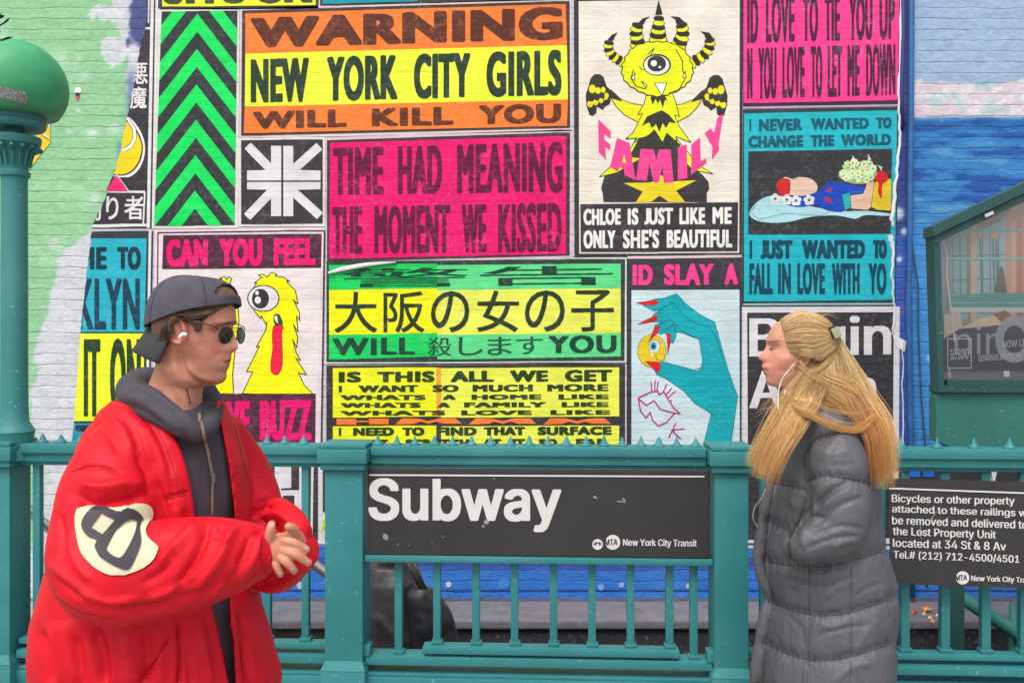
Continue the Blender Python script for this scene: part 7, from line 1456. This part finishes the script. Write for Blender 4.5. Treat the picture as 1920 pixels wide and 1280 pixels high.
def woman():
    YH = 2.74; s = YH/F; x0, y0 = 1494, 665
    fw = Vector((-1, 0.02, 0)).normalized(); la = Vector((-.02, -1, 0)).normalized(); O = P(x0, y0, YH)
    front = [(1500,592),(1474,596),(1458,604),(1449,613),(1444,622),(1440,630),(1437.5,637),(1436.5,642),(1437,647),(1434.5,653),(1429,661),(1423,668),(1422,671),(1424.5,675),(1430,678.5),(1431,682),(1428.5,686.5),(1429,690),(1432.5,692.5),(1431,695.5),(1431.5,699.5),(1436,703.5),(1436.5,708),(1436,714),(1438.5,719),(1444,723),(1452,725),(1466,727),(1476,731),(1481,740),(1482,760),(1480,800)]
    basef = [(1500,592),(1474,596),(1458,604),(1449,613),(1444,622),(1440.5,630),(1440,637),(1442,642),(1444,648),(1444,656),(1442,664),(1440,672),(1438,680),(1436,688),(1436,695),(1437,703),(1438,708),(1439,714),(1441,719),(1446,723),(1453,725),(1466,727),(1476,731),(1481,740),(1482,760),(1480,800)]
    back = [(1500,592),(1530,597),(1548,608),(1558,624),(1562,645),(1560,665),(1552,682),(1546,695),(1544,712),(1546,735),(1552,760),(1570,800)]
    wf = [(592,.004),(595,.030),(600,.045),(610,.058),(625,.066),(640,.068),(655,.068),(672,.066),(685,.062),(700,.053),(712,.043),(722,.036),(727,.040),(735,.047),(760,.048),(800,.06)]
    wb = [(592,.004),(595,.034),(600,.05),(612,.064),(630,.073),(650,.074),(672,.068),(690,.058),(720,.05),(760,.052),(800,.07)]
    cc = [(592,1502),(620,1498),(700,1494),(722,1500),(740,1512),(800,1525)]
    sg = [(592,.03),(635,.02),(645,.009),(655,.0085),(668,.011),(675,.0115),(680,.011),(686,.016),(694,.019),(703,.016),(715,.018),(727,.03),(800,.03)]
    pf = {'top':(y0-592)*s, 'bot':(y0-800)*s, 'f':interp_px(front,x0,y0,s,-1,.8), 'fb':interp_px(basef,x0,y0,s,-1,.8), 'b':interp_px(back,x0,y0,s,-1), 'wf':val_px(wf,y0,s,1.5), 'wb':val_px(wb,y0,s,1.5), 'c':interp_px([(p[1],p[0]) for p in cc],x0,y0,s,-1), 'sg':val_px(sg,y0,s,1)}
    px = lambda y: (y0-y)*s
    def sculpt(u, w, v, fr):
        g = lambda w0, y_, sw, sy: np.exp(-((np.abs(w)-w0)/sw)**2-((v-px(y_))/(sy*s))**2)
        u = u-.009*g(.030, 652, .013, 5)*fr; u = u+.0035*g(.026, 641, .018, 3.5)*fr; u = u+.004*g(.031, 653, .008, 3)*fr
        sg_ = np.sign(w)
        w = w+sg_*.004*np.exp(-((u-.055)/.022)**2-((v-px(672))/(8*s))**2)
        w = w-sg_*.004*np.exp(-((u-.050)/.026)**2-((v-px(694))/(9*s))**2)
        return u, w
    pf['sculpt'] = sculpt
    loc = lambda u, w, v: O+fw*u+la*w+Vector((0, 0, v)); hp = lambda x, y, w: loc((x0-x)*s, w, px(y))
    HV, HF = head_grid(pf, 0); parts = [([loc(*v) for v in HV], HF)]
    for sd in (-1, 1):
        c = hp(1496, 672, sd*.071); M3 = Matrix((fw, la, Vector((0, 0, 1)))).transposed() @ Matrix.Rotation(math.radians(-12), 3, 'Y'); parts.append(ball(c, .016, .009, .026, M3, 12))
    T_ = lambda x, y, Y, a, d: (P(x, y, Y), Vector((a, 0, 0)), Vector((0, d, 0)))
    parts.append(loft([T_(1528,800,2.8,.05,.05), T_(1540,830,2.8,.07,.10), T_(1545,880,2.8,.09,.13), T_(1545,960,2.8,.10,.14), T_(1548,1060,2.8,.11,.15), T_(1552,1160,2.8,.12,.165), T_(1550,1230,2.8,.11,.15)]))
    for Yl, dx in ((2.70, -14), (2.88, 18)):
        parts.append(limb([(1548,1180,Yl,48),(1545+dx,1370,Yl,36),(1548+dx,1400,Yl,32),(1556+dx*1.5,1570,Yl,20)]))
        parts.append(limb([(1560+dx*1.5,1590,Yl,20),(1535+dx*1.5,1598,Yl,19),(1506+dx*1.5,1602,Yl,14)]))
    for Ya, sd in ((2.62, 1), (2.98, -1)):
        parts.append(limb([(1560,830,Ya+.03*sd,32),(1580,900,Ya-.01*sd,29),(1578,985,Ya-.02*sd,24),(1530,1010,Ya-.02*sd,20),(1492,1022,Ya+.02*sd,15)]))
    me = fuse('person', parts, .003, 1, .3)
    V = getV(me); D = V-np.array(O); u = D @ np.array(fw); w = D @ np.array(la); v = D[:, 2]; xx = x0-u/s; yy = y0-v/s
    c = np.tile(np.array([214, 154, 128.]), (len(V), 1))
    def lay(m, col): m = np.clip(m, 0, 1)[:, None]; c[:] = c*(1-m)+np.array(col, float)*m
    hd = (yy < 735) & (yy > 580) & (xx > 1410) & (xx < 1570)
    lay(.55*np.exp(-((xx-1428)/11)**2-((yy-671)/9)**2)*hd, (222, 110, 100)); lay(.45*np.exp(-((xx-1455)/16)**2-((yy-688)/14)**2)*hd, (226, 134, 118)); lay(.35*np.exp(-((xx-1440)/10)**2-((yy-718)/8)**2)*hd, (224, 140, 122))
    lay(.75*np.exp(-(((xx-1432)/6)**2+((yy-693)/6.2)**2)**2)*hd, (196, 106, 104)); lay(.8*np.exp(-(((xx-1434)/6.5)**2+((yy-692.8)/.9)**2)**2)*hd, (132, 70, 70))
    lay(.75*np.exp(-(((xx-1446)/9.5)**2+((yy-640-(1446-xx)*.08)/2.2)**2)**2)*hd*(np.abs(w) < .06), (132, 92, 70))
    lay(.95*np.exp(-(((xx-1442)/5.6)**2+((yy-654.5)/2.2)**2)**2)*hd*(np.abs(w) > .010), (70, 48, 44)); lay(.45*np.exp(-(((xx-1443)/6)**2+((yy-650.5)/1.1)**2)**2)*hd*(np.abs(w) > .012), (164, 108, 92))
    lay(.4*np.exp(-((xx-1429)/3)**2-((yy-678)/2)**2)*hd, (150, 74, 70))
    hl = np.interp(yy, [585,600,612,625,640,652,664,676,690,720], [1462,1465,1467,1470,1475,1480,1488,1506,1512,1520]); lay(smooth01(xx-hl+rng.normal(0, 1.5, len(xx)), -9, 4)*hd*(yy < 725), (192, 150, 106))
    ear = (np.hypot((xx-1496)/10, (yy-672)/15) < 1) & (np.abs(w) > .066); lay(ear*.9, (228, 152, 132)); lay(ear*np.exp(-((xx-1492)/4)**2-((yy-675)/5)**2)*.6, (164, 92, 82))
    lay((V[:, 2] < .32)*1., (44, 46, 56)); lay((V[:, 2] < .09)*1., (40, 38, 40)); paint(me, 'skin', c)
    root = link('person', me, M_SKIN, None, True); tag(root, 'woman with long blond hair in a long dark grey quilted coat', 'person')
    bhd = bvh_of(me)
    # ---------------- coat
    ct, nt, bs = nodes('quilted_nylon'); geo = N(nt, 'ShaderNodeNewGeometry'); pos = geo.outputs['Position']
    nt.links.new(mixc(nt, ramp(nt, noise(nt, pos, 8, 5), .35, .7), rgb((93,92,97)), rgb((77,76,80))), bs.inputs['Base Color']); bs.inputs['Roughness'].default_value = .5; bs.inputs['Specular IOR Level'].default_value = .42
    mp = N(nt, 'ShaderNodeMapping'); mp.inputs['Scale'].default_value = (1, 1, .45); mp.inputs['Rotation'].default_value = (0, math.radians(28), 0); nt.links.new(pos, mp.inputs[0])
    bp = N(nt, 'ShaderNodeBump'); bp.inputs['Strength'].default_value = .7; bp.inputs['Distance'].default_value = .009; nt.links.new(noise(nt, mp.outputs[0], 30, 4, .55, 1.0), bp.inputs['Height']); nt.links.new(bp.outputs[0], bs.inputs['Normal'])
    Yc = 2.8; S_ = lambda y, xl, xr, d, Yq=Yc: (P((xl+xr)/2, y, Yq), Vector(((xr-xl)/2/F*Yq, 0, 0)), Vector((0, d, 0)))
    tor = loft([S_(756,1488,1576,.085,2.745), S_(774,1484,1592,.11,2.75), S_(792,1480,1604,.145,2.765), S_(815,1474,1620,.178), S_(850,1464,1628,.20), S_(900,1452,1632,.21), S_(960,1444,1634,.215), S_(1020,1436,1646,.22), S_(1080,1438,1662,.228), S_(1130,1444,1666,.232), S_(1180,1438,1662,.235), S_(1240,1430,1659,.238), S_(1290,1424,1659,.24), S_(1400,1416,1660,.245), S_(1545,1414,1656,.25)], 40, 2.2)
    slN = limb([(1556,826,2.66,40),(1566,850,2.62,50),(1574,900,2.585,52),(1577,955,2.57,51),(1570,990,2.56,48),(1545,1010,2.555,42),(1515,1022,2.56,34),(1490,1027,2.60,26)], 30, 5)
    slF = limb([(1556,826,2.94,40),(1566,870,3.0,50),(1574,950,3.02,50),(1545,1005,3.03,42),(1495,1025,3.0,28)], 30, 5)
    hood = limb([(1540,778,2.70,18),(1580,800,2.70,24),(1612,822,2.78,26),(1600,806,2.88,24),(1550,780,2.90,18)], 20, 5)
    plk = limb([(1470,812,2.79,7),(1452,880,2.79,9),(1440,930,2.79,10),(1431,985,2.79,10),(1424,1046,2.79,10),(1431,1087,2.79,9),(1442,1118,2.79,9),(1434,1160,2.79,9),(1425,1218,2.79,10),(1418,1285,2.79,10),(1410,1420,2.79,10),(1406,1540,2.79,10)], 14, 4)
    mc = fuse('coat', [tor, slN, slF, hood, plk], .0055, 4)
    V = getV(mc); Nn = getN(mc); x, y = proj(V); face = smooth01(-Nn[:, 1], -.2, .3)
    seams = [[(1440,1052),(1500,1061),(1572,1058),(1652,1034)], [(1440,1126),(1517,1151),(1589,1149),(1670,1122)], [(1430,1203),(1500,1232),(1572,1235),(1666,1208)], [(1420,1290),(1500,1318),(1580,1318),(1666,1296)], [(1415,1375),(1500,1402),(1580,1402),(1666,1380)], [(1415,1460),(1500,1486),(1580,1486),(1666,1466)],
             [(1512,902),(1545,892),(1600,899),(1632,906)], [(1446,905),(1490,912),(1514,918)], [(1440,975),(1470,990),(1486,1000)], [(1508,880),(1511,850),(1530,822),(1560,812)], [(1510,880),(1512,930),(1500,970),(1482,1004)]]
    dm = np.full(len(V), 1e9)
    for sl in seams: d, _ = dpoly(x, y, smooth_loop(sl, 6, False)); dm = np.minimum(dm, d)
    puff = .012*(1-np.exp(-(dm/11)**1.5)); wob = fbm(x*1.0+40, y*.5, 22)-.5
    V += Nn*((puff-.006)*1+wob*.014*np.exp(-(dm/22)**2)*face+.0022*np.sin(x*.62+4*fbm(x, y, 18))*np.exp(-(dm/8)**2)*face)[:, None]; setV(mc, V)
    FL = [([(1506,1030),(1560,1010),(1612,1004)], -.006, 5), ([(1520,1004),(1575,986),(1624,992)], -.006, 5), ([(1530,985),(1570,950),(1622,930)], -.006, 5), ([(1524,962),(1552,930),(1590,908)], -.007, 5), ([(1488,1000),(1520,955),(1562,915),(1590,904)], -.010, 6), ([(1494,1004),(1525,966),(1556,936)], .007, 6),
          ([(1512,1034),(1505,1010),(1514,990)], .005, 5), ([(1560,1030),(1580,1016),(1606,1014)], .004, 5), ([(1470,930),(1500,955)], .004, 7), ([(1460,1080),(1540,1100),(1600,1082)], -.004, 6), ([(1517,1062),(1516,1110),(1517,1150)], -.003, 3), ([(1596,1060),(1597,1110),(1594,1148)], -.003, 3), ([(1517,1155),(1516,1230)], -.003, 3), ([(1597,1152),(1596,1232)], -.003, 3), ([(1517,1235),(1514,1310)], -.003, 3), ([(1597,1236),(1592,1310)], -.003, 3),
          ([(1480,1100),(1505,1088),(1560,1076)], .004, 4), ([(1540,1130),(1570,1100),(1600,1090)], .004, 5), ([(1600,1120),(1630,1100),(1650,1095)], -.004, 5), ([(1470,1150),(1500,1175),(1508,1215)], -.005, 5), ([(1530,1165),(1562,1176),(1590,1165)], .004, 5), ([(1530,1195),(1570,1180),(1640,1170)], -.004, 5), ([(1600,1230),(1630,1180),(1650,1160)], .004, 6), ([(1500,1290),(1505,1250),(1530,1236)], -.005, 4), ([(1560,1280),(1600,1250),(1640,1240)], .004, 6),
          ([(1450,900),(1480,880),(1498,845)], -.005, 6), ([(1470,960),(1478,930)], -.004, 5), ([(1530,845),(1560,850),(1600,840)], .004, 8), ([(1530,870),(1570,872),(1610,868)], -.003, 7)]
    folds(mc, FL, .003, 7)
    coat = link('coat', mc, ct, root, True); bc = bvh_of(mc)
    sdk = plain('coat_seam', (66,65,70), .7)
    for sl in seams: drape('seam', stroke(smooth_loop(sl, 5, False), 1.5), bc, .0012, sdk, coat, 1.2, 4)
    for sl in ([(1517,1064),(1517,1148)], [(1596,1060),(1596,1148)], [(1517,1156),(1515,1230)], [(1597,1153),(1596,1230)], [(1515,1238),(1512,1300)], [(1596,1238),(1592,1300)]): drape('seam', stroke(sl, 1.1), bc, .0012, sdk, coat, 2, 4)
    drape('zip', stroke(smooth_loop([(1470,815),(1456,880),(1447,930),(1440,985),(1434,1046),(1440,1087),(1449,1118),(1443,1160),(1435,1218),(1428,1285)], 4, False), 1.6), bc, .0012, sdk, coat, 1.5, 4)
    drape('pocket_edge', stroke([(1484,1000),(1479,1020),(1482,1046)], 2.2), bc, .002, sdk, coat, 1.2, 3)
    # ---------------- hair
    BL, TP, DK = (232,198,148), (240,186,120), (202,164,116)
    cap_pts = []
    capV = []; 
    # a hair-covered scalp: the skull pushed out a little behind the hairline
    nfaces = [p for p in me.polygons]
    Vn = getV(me); Nm = getN(me); dd = Vn-np.array(O); uu = dd @ np.array(fw); ww = dd @ np.array(la); vv = dd[:, 2]; X_ = x0-uu/s; Y_ = y0-vv/s
    hl = np.interp(Y_, [585,600,612,625,640,652,664,676,690,700,720], [1462,1465,1467,1470,1475,1480,1490,1512,1514,1516,1520])
    keep = (X_ > hl+7+14*smooth01(Y_, 655, 668)) & (Y_ < 730) & (Y_ > 580) & (X_ < 1580) & ~((np.hypot((X_-1496)/9, (Y_-673)/13) < 1) & (np.abs(ww) > .064))
    fi = [tuple(p.vertices) for p in nfaces if all(keep[i] for i in p.vertices)]; used = sorted({i for f in fi for i in f}); mp_ = {j: k for k, j in enumerate(used)}
    push = -.0005+.0085*smooth01(X_-hl, 8, 34)
    hair = mesh('hair', [Vector(Vn[i]+Nm[i]*push[i]) for i in used], [tuple(mp_[i] for i in f) for f in fi])
    Uc = np.array([[X_[i], Y_[i]] for i in used]); col = np.array(BL, float)*(0.74+.3*fbm(Uc[:, 0]*.35, Uc[:, 1]*2.2, 9)[:, None]); ed = smooth01(Uc[:, 0]-np.interp(Uc[:, 1], [585,600,612,625,640,652,664,676,690,720], [1462,1465,1467,1470,1475,1480,1490,1512,1514,1520]), 0, 16)[:, None]; col = col*ed+np.array([216, 172, 132.])*(1-ed); paint(hair, 'hair', col)
    ho = link('hair', hair, M_HAIR, root, True); bs_ = bvh_of(hair)
    def core(pts, flat):
        V_, F_ = limb(pts, 14, 5, flat); return V_, F_
    cores = [core([(1562,632,2.715,9),(1578,668,2.705,15),(1598,715,2.69,22),(1622,762,2.66,26),(1643,800,2.62,25),(1654,850,2.60,24),(1655,892,2.60,16)], .45),
             core([(1536,668,2.70,18),(1528,705,2.68,24),(1506,745,2.65,29),(1475,790,2.60,30),(1450,840,2.57,26),(1432,880,2.56,20)], .4),
             core([(1552,650,2.72,18),(1556,690,2.70,34),(1560,728,2.69,38),(1556,756,2.685,20)], .35), core([(1522,690,2.70,14),(1540,716,2.69,34),(1590,740,2.68,36),(1622,760,2.67,22)], .35)]
    mcr = fuse('hair_volume', cores, .006, 3); Vc = getV(mcr); hx, hy = proj(Vc); t = smooth01(hy, 660, 860)[:, None]
    paint(mcr, 'hair', (np.array(BL)*(1-t)+np.array(TP)*t)*(.66+.34*fbm(hx*1.6, hy*.4, 9)[:, None])); link('hair_volume', mcr, M_HAIR, ho, True)
    G = []
    def g(pts, spread, n, c=(BL, TP), **k): G.append(dict(pts=pts, spread=spread, n=int(n*2.5) if n > 20 else n, c=c, fine=.58, **k))
    YS = 2.70
    for (a, b, m, n) in (((1466,601),(1566,622),(1508,590),70), ((1467,608),(1566,624),(1508,598),90), ((1469,616),(1566,626),(1512,608),90), ((1472,626),(1566,628),(1514,622),90), ((1475,636),(1566,630),(1516,636),90), ((1479,646),(1566,632),(1520,648),90), ((1484,655),(1565,634),(1524,658),90), ((1490,662),(1564,637),(1528,664),70), ((1500,668),(1563,640),(1534,664),60)):
        g([(a[0]-3,a[1]+1,YS),((a[0]+m[0])/2,(a[1]+m[1])/2-1,YS),(m[0],m[1],YS),((b[0]+m[0])/2+3,(b[1]+m[1])/2-1,YS),(b[0],b[1],YS)], [5,6,7,6,3], n, ((220,180,132),(224,186,130)), bvh=bhd, lift=.0085, r=.0008, wave=1.2, hold=True)
        g([(a[0]-3,a[1]+1,YS),((a[0]+m[0])/2,(a[1]+m[1])/2-1,YS),(m[0],m[1],YS),((b[0]+m[0])/2+3,(b[1]+m[1])/2-1,YS),(b[0],b[1],YS)], [5,6,7,6,3], n//4, ((182,140,96),(176,134,88)), bvh=bhd, lift=.0085, r=.0007, wave=1.2, hold=True)
    g([(1565,630,2.70),(1580,668,2.69),(1600,715,2.675),(1624,762,2.645),(1646,800,2.605),(1660,850,2.585),(1656,925,2.58)], [6,14,20,22,22,20,14], 420, (BL, TP), r=.0010, len=(.76,1.0), wave=4)
    g([(1563,632,2.70),(1574,680,2.69),(1592,730,2.675),(1618,775,2.64),(1640,815,2.60),(1646,870,2.585),(1648,920,2.58)], [6,12,18,20,18,16,14], 200, (DK, (206,136,66)), r=.0009, thick=.05)
    g([(1562,628,2.70),(1590,670,2.69),(1616,720,2.67),(1640,770,2.64),(1662,820,2.60),(1672,865,2.59),(1676,905,2.59)], [4,8,10,12,10,8,8], 90, ((220,182,126), TP), r=.0009)
    g([(1534,662,2.70),(1526,705,2.67),(1506,745,2.635),(1478,790,2.59),(1446,845,2.555),(1424,905,2.55)], [18,23,28,28,25,18], 480, (BL, TP), r=.0010, len=(.74,1.0), wave=5)
    g([(1545,655,2.70),(1530,710,2.66),(1506,752,2.63),(1482,795,2.585),(1458,850,2.555),(1442,918,2.55)], [16,26,24,20,16,12], 220, ((206,164,110),(222,156,88)), r=.0009, len=(.76,1.0), wave=5)
    g([(1516,682,2.68),(1510,715,2.655),(1488,752,2.625),(1455,800,2.58),(1420,850,2.56),(1404,880,2.56)], [10,12,14,14,12,8], 110, ((214,174,116),(228,176,108)), r=.0008, wave=5)
    g([(1552,650,2.70),(1556,690,2.675),(1565,730,2.665),(1590,762,2.655),(1625,790,2.63)], [16,30,34,26,16], 330, (BL,(214,160,92)), r=.0009)
    g([(1520,675,2.69),(1540,712,2.665),(1580,735,2.66),(1620,765,2.645),(1648,810,2.61)], [12,22,26,20,12], 260, (BL, TP), r=.0009, wave=4)
    for k, (dy, n_, sp_) in enumerate(((0,70,4),(-6,16,8),(-26,10,10))):
        w_ = lambda a: a+rng.uniform(-5, 5)
        g([(1462,748+dy*.4,2.625),(w_(1490),768+dy*.7,2.60),(1520,780+dy,2.585),(w_(1552),796+dy*1.1,2.575),(1586,806+dy*1.2,2.575),(1618,801+dy,2.585),(1642,784+dy*.5,2.598),(1664,812,2.597),(1670,862,2.59)], [9,6,sp_,sp_,sp_,6,6,8,9], n_, ((212,166,104),(226,160,88)), r=.0008, thick=.03, drift=.35, wave=4, len=(.55,1.0))
    g([(1500,676,2.665),(1512,696,2.66),(1535,694,2.66),(1556,674,2.668),(1564,650,2.68)], [3,4,4,4,3], 40, ((220,184,128),(206,164,104)), r=.0008, thick=.015)
    g([(1497,686,2.665),(1520,705,2.655),(1550,720,2.655),(1560,745,2.65),(1545,770,2.64)], [3,6,8,8,8], 40, ((214,176,116),(220,176,112)), r=.0007)
    # flyaways
    r2 = np.random.default_rng(9)
    for k in range(26):
        x1 = r2.uniform(1480, 1515); y1 = r2.uniform(690, 750); xe = r2.uniform(1400, 1460); ye = y1+r2.uniform(10, 110)
        g([(x1,y1,2.64),((x1+xe)/2+r2.uniform(-8, 8),(y1+ye)/2+r2.uniform(-14, 14),2.61),(xe,ye,2.58)], [2,6,8], 3, ((214,180,126),(226,186,126)), r=.00045, wave=5)
    for k in range(22):
        x1 = r2.uniform(1610, 1660); y1 = r2.uniform(740, 860); xe = x1+r2.uniform(10, 45); ye = y1+r2.uniform(20, 90)
        g([(x1,y1,2.62),((x1+xe)/2+r2.uniform(-4, 10),(y1+ye)/2,2.61),(xe,ye,2.60)], [2,5,7], 2, ((214,180,126),(226,176,106)), r=.00045, wave=4)
    for k in range(14):
        x1 = r2.uniform(1480, 1540); g([(x1,593+abs(x1-1500)*.05,2.74),(x1+18,588+r2.uniform(-2, 3),2.74),(x1+44,596+r2.uniform(-3, 4),2.74)], [1,2,3], 2, ((200,164,112),(200,164,112)), r=.0004, wave=2)
    for k in range(16):
        x1 = r2.uniform(1485, 1500); y1 = r2.uniform(650, 690); g([(x1,y1,2.665),(x1-8+r2.uniform(-6, 6),y1+14,2.66),(x1-4+r2.uniform(-12, 10),y1+34,2.655)], [1,3,4], 2, ((206,168,116),(214,176,122)), r=.0004, wave=3)
    strands('strands', G, M_HAIR, ho, 4)
    # clip, earphone wire
    b = MB(); a = math.radians(-24); cx, cy = 1568, 624
    def rp(dx, dy, Y): return P(cx+dx*math.cos(a)-dy*math.sin(a), cy+dx*math.sin(a)+dy*math.cos(a), Y)
    b.hexa([rp(-7,10,2.655),rp(8,10,2.655),rp(8,10,2.72),rp(-7,10,2.72),rp(-7,-11,2.655),rp(8,-11,2.655),rp(8,-11,2.72),rp(-7,-11,2.72)], .003); cl = b.build('hair_clip', plain('clip_sage', (164,172,136), .4, vary=.25, scale=80), root, angle=40)
    b = MB(); b.hexa([rp(-11,8,2.66),rp(-7.5,8,2.66),rp(-7.5,8,2.71),rp(-11,8,2.71),rp(-11,-9,2.66),rp(-7.5,-9,2.66),rp(-7.5,-9,2.71),rp(-11,-9,2.71)], .002); b.tube([rp(-10,-13,2.66), rp(4,-13,2.655)], .003, 6); b.build('clip_hinge', plain('clip_dark', (52,48,44), .4), cl)
    wm = plain('wire_white', (224,218,214), .4); pts = [(1491,681,2.655),(1484,688,2.648),(1470,705,2.64),(1462,722,2.635),(1459,745,2.60),(1459,768,2.575)]
    o = MB().tube([P(*p) for p in smooth_loop(pts, 5, False)], .0016, 6).build('earphone_wire', wm, root, smooth=True)
    b = MB(); V_, F_ = ball(hp(1489, 680, .073), .006, .005, .006, None, 8); vs = [b.bm.verts.new(p) for p in V_]
    for f in F_: b.bm.faces.new([vs[i] for i in f])
    b.build('earbud', wm, root, smooth=True)
    pts = [(1434,918,2.56),(1428,934,2.60),(1418,946,2.70),(1412,962,2.74),(1413,974,2.76),(1420,986,2.78),(1428,994,2.79)]
    MB().tube([P(*p) for p in smooth_loop(pts, 5, False)], .0016, 6).build('earphone_wire', wm, root, smooth=True)

def stranger():
    # someone in black going down the steps behind the railing, head hidden by the wide sign
    Y = 4.42; T_ = lambda x, y, a, d, Yy=Y: (P(x, y, Yy), Vector((a, 0, 0)), Vector((0, d, 0)))
    parts = [ball(P(738, 992, Y), .078, .075, .115), loft([T_(736,1010,.05,.05), T_(736,1046,.055,.055), T_(735,1062,.10,.18), T_(735,1120,.13,.19), T_(736,1220,.12,.15), T_(738,1300,.13,.17)])]
    for Yl, dx in ((Y-.09, -10), (Y+.09, 14)): parts.append(limb([(738,1290,Yl,34),(740+dx,1450,Yl,24),(738+dx,1600,Yl,15)])); parts.append(limb([(734+dx,1606,Yl,14),(760+dx,1610,Yl,11)]))
    parts.append(limb([(728,1075,Y+.18,20),(690,1120,4.74,17),(650,1100,4.88,13),(630,1092,4.91,10)]))
    parts.append(limb([(634,1094,4.9,10),(624,1090,4.9,11),(617,1086,4.9,9)], flat=.6))
    for i in range(4): parts.append(limb([(620+i*1.0,1084+i*3.2,4.9,4),(612+i*1.2,1086+i*3.2,4.89,3.8),(611+i*1.4,1092+i*3.0,4.93,3.4)], 10, 3))
    parts.append(limb([(626,1084,4.9,4.6),(619,1078,4.93,4),(614,1080,4.95,3.4)], 10, 3))
    me = fuse('person', parts, .0045, 1); V = getV(me); c = np.tile(np.array([220, 160, 140.]), (len(V), 1)); x, y = proj(V); c[(y > 1230)] = (36, 36, 40); paint(me, 'skin', c)
    root = link('person', me, M_SKIN, None, True); tag(root, 'person in a long black coat on the steps behind the railing, head hidden', 'person')
    cm, nt, bs = nodes('black_coat'); geo = N(nt, 'ShaderNodeNewGeometry'); nt.links.new(mixc(nt, ramp(nt, noise(nt, geo.outputs['Position'], 9, 4), .4, .75), rgb((50,48,50)), rgb((74,70,72))), bs.inputs['Base Color']); bs.inputs['Roughness'].default_value = .5
    coat = fuse('coat', [loft([T_(734,1034,.07,.08), T_(732,1050,.115,.18), T_(736,1080,.14,.215), T_(740,1130,.165,.22), T_(744,1200,.19,.225), T_(748,1300,.22,.235), T_(748,1420,.24,.25)], 30, 2.2), limb([(728,1078,Y+.17,26),(690,1122,4.72,24),(652,1103,4.87,18),(640,1098,4.89,15)])], .008, 3)
    folds(coat, [([(720,1070),(712,1140),(722,1230)], -.012, 9), ([(745,1080),(752,1150),(744,1230)], .012, 10), ([(770,1100),(778,1170),(790,1230)], -.01, 8), ([(700,1150),(740,1190),(790,1215)], .008, 9)], .006, 5)
    link('coat', coat, cm, root, True)
    strands('hair', [dict(pts=[(715+i*9,975,Y-.06),(712+i*9,1015,Y-.09),(708+i*10,1060,Y-.19)], spread=[8,10,9], n=60, c=((110,84,62),(150,112,84)), r=.0016) for i in range(6)], M_HAIR, root, 8)
    bag = fuse('bag', [loft([T_(792,1098,.04,.05,4.24), T_(796,1112,.08,.07,4.24), T_(806,1150,.10,.08,4.24), T_(814,1200,.115,.085,4.24), T_(820,1250,.12,.085,4.24), T_(822,1290,.1,.07,4.24)], 24, 2.2)], .008, 3); folds(bag, [([(800,1110),(812,1160),(820,1230)], -.012, 10), ([(790,1150),(800,1200)], .01, 9)], .012, 7)
    bo = link('shoulder_bag', bag, plain('bag_black', (44,43,46), .45, vary=.2), None, True); tag(bo, 'black shoulder bag hanging from the person in black on the steps', 'bag')
    MB().tube([P(764,1052,4.2), P(774,1075,4.2), P(790,1104,4.2)], .008, 8).build('strap', plain('strap_black', (56,54,56), .5), bo, smooth=True); MB().tube([P(776,1052,4.22), P(784,1076,4.21), P(798,1104,4.21)], .008, 8).build('strap', plain('strap_black', (56,54,56), .5), bo, smooth=True)
man(); woman(); stranger()
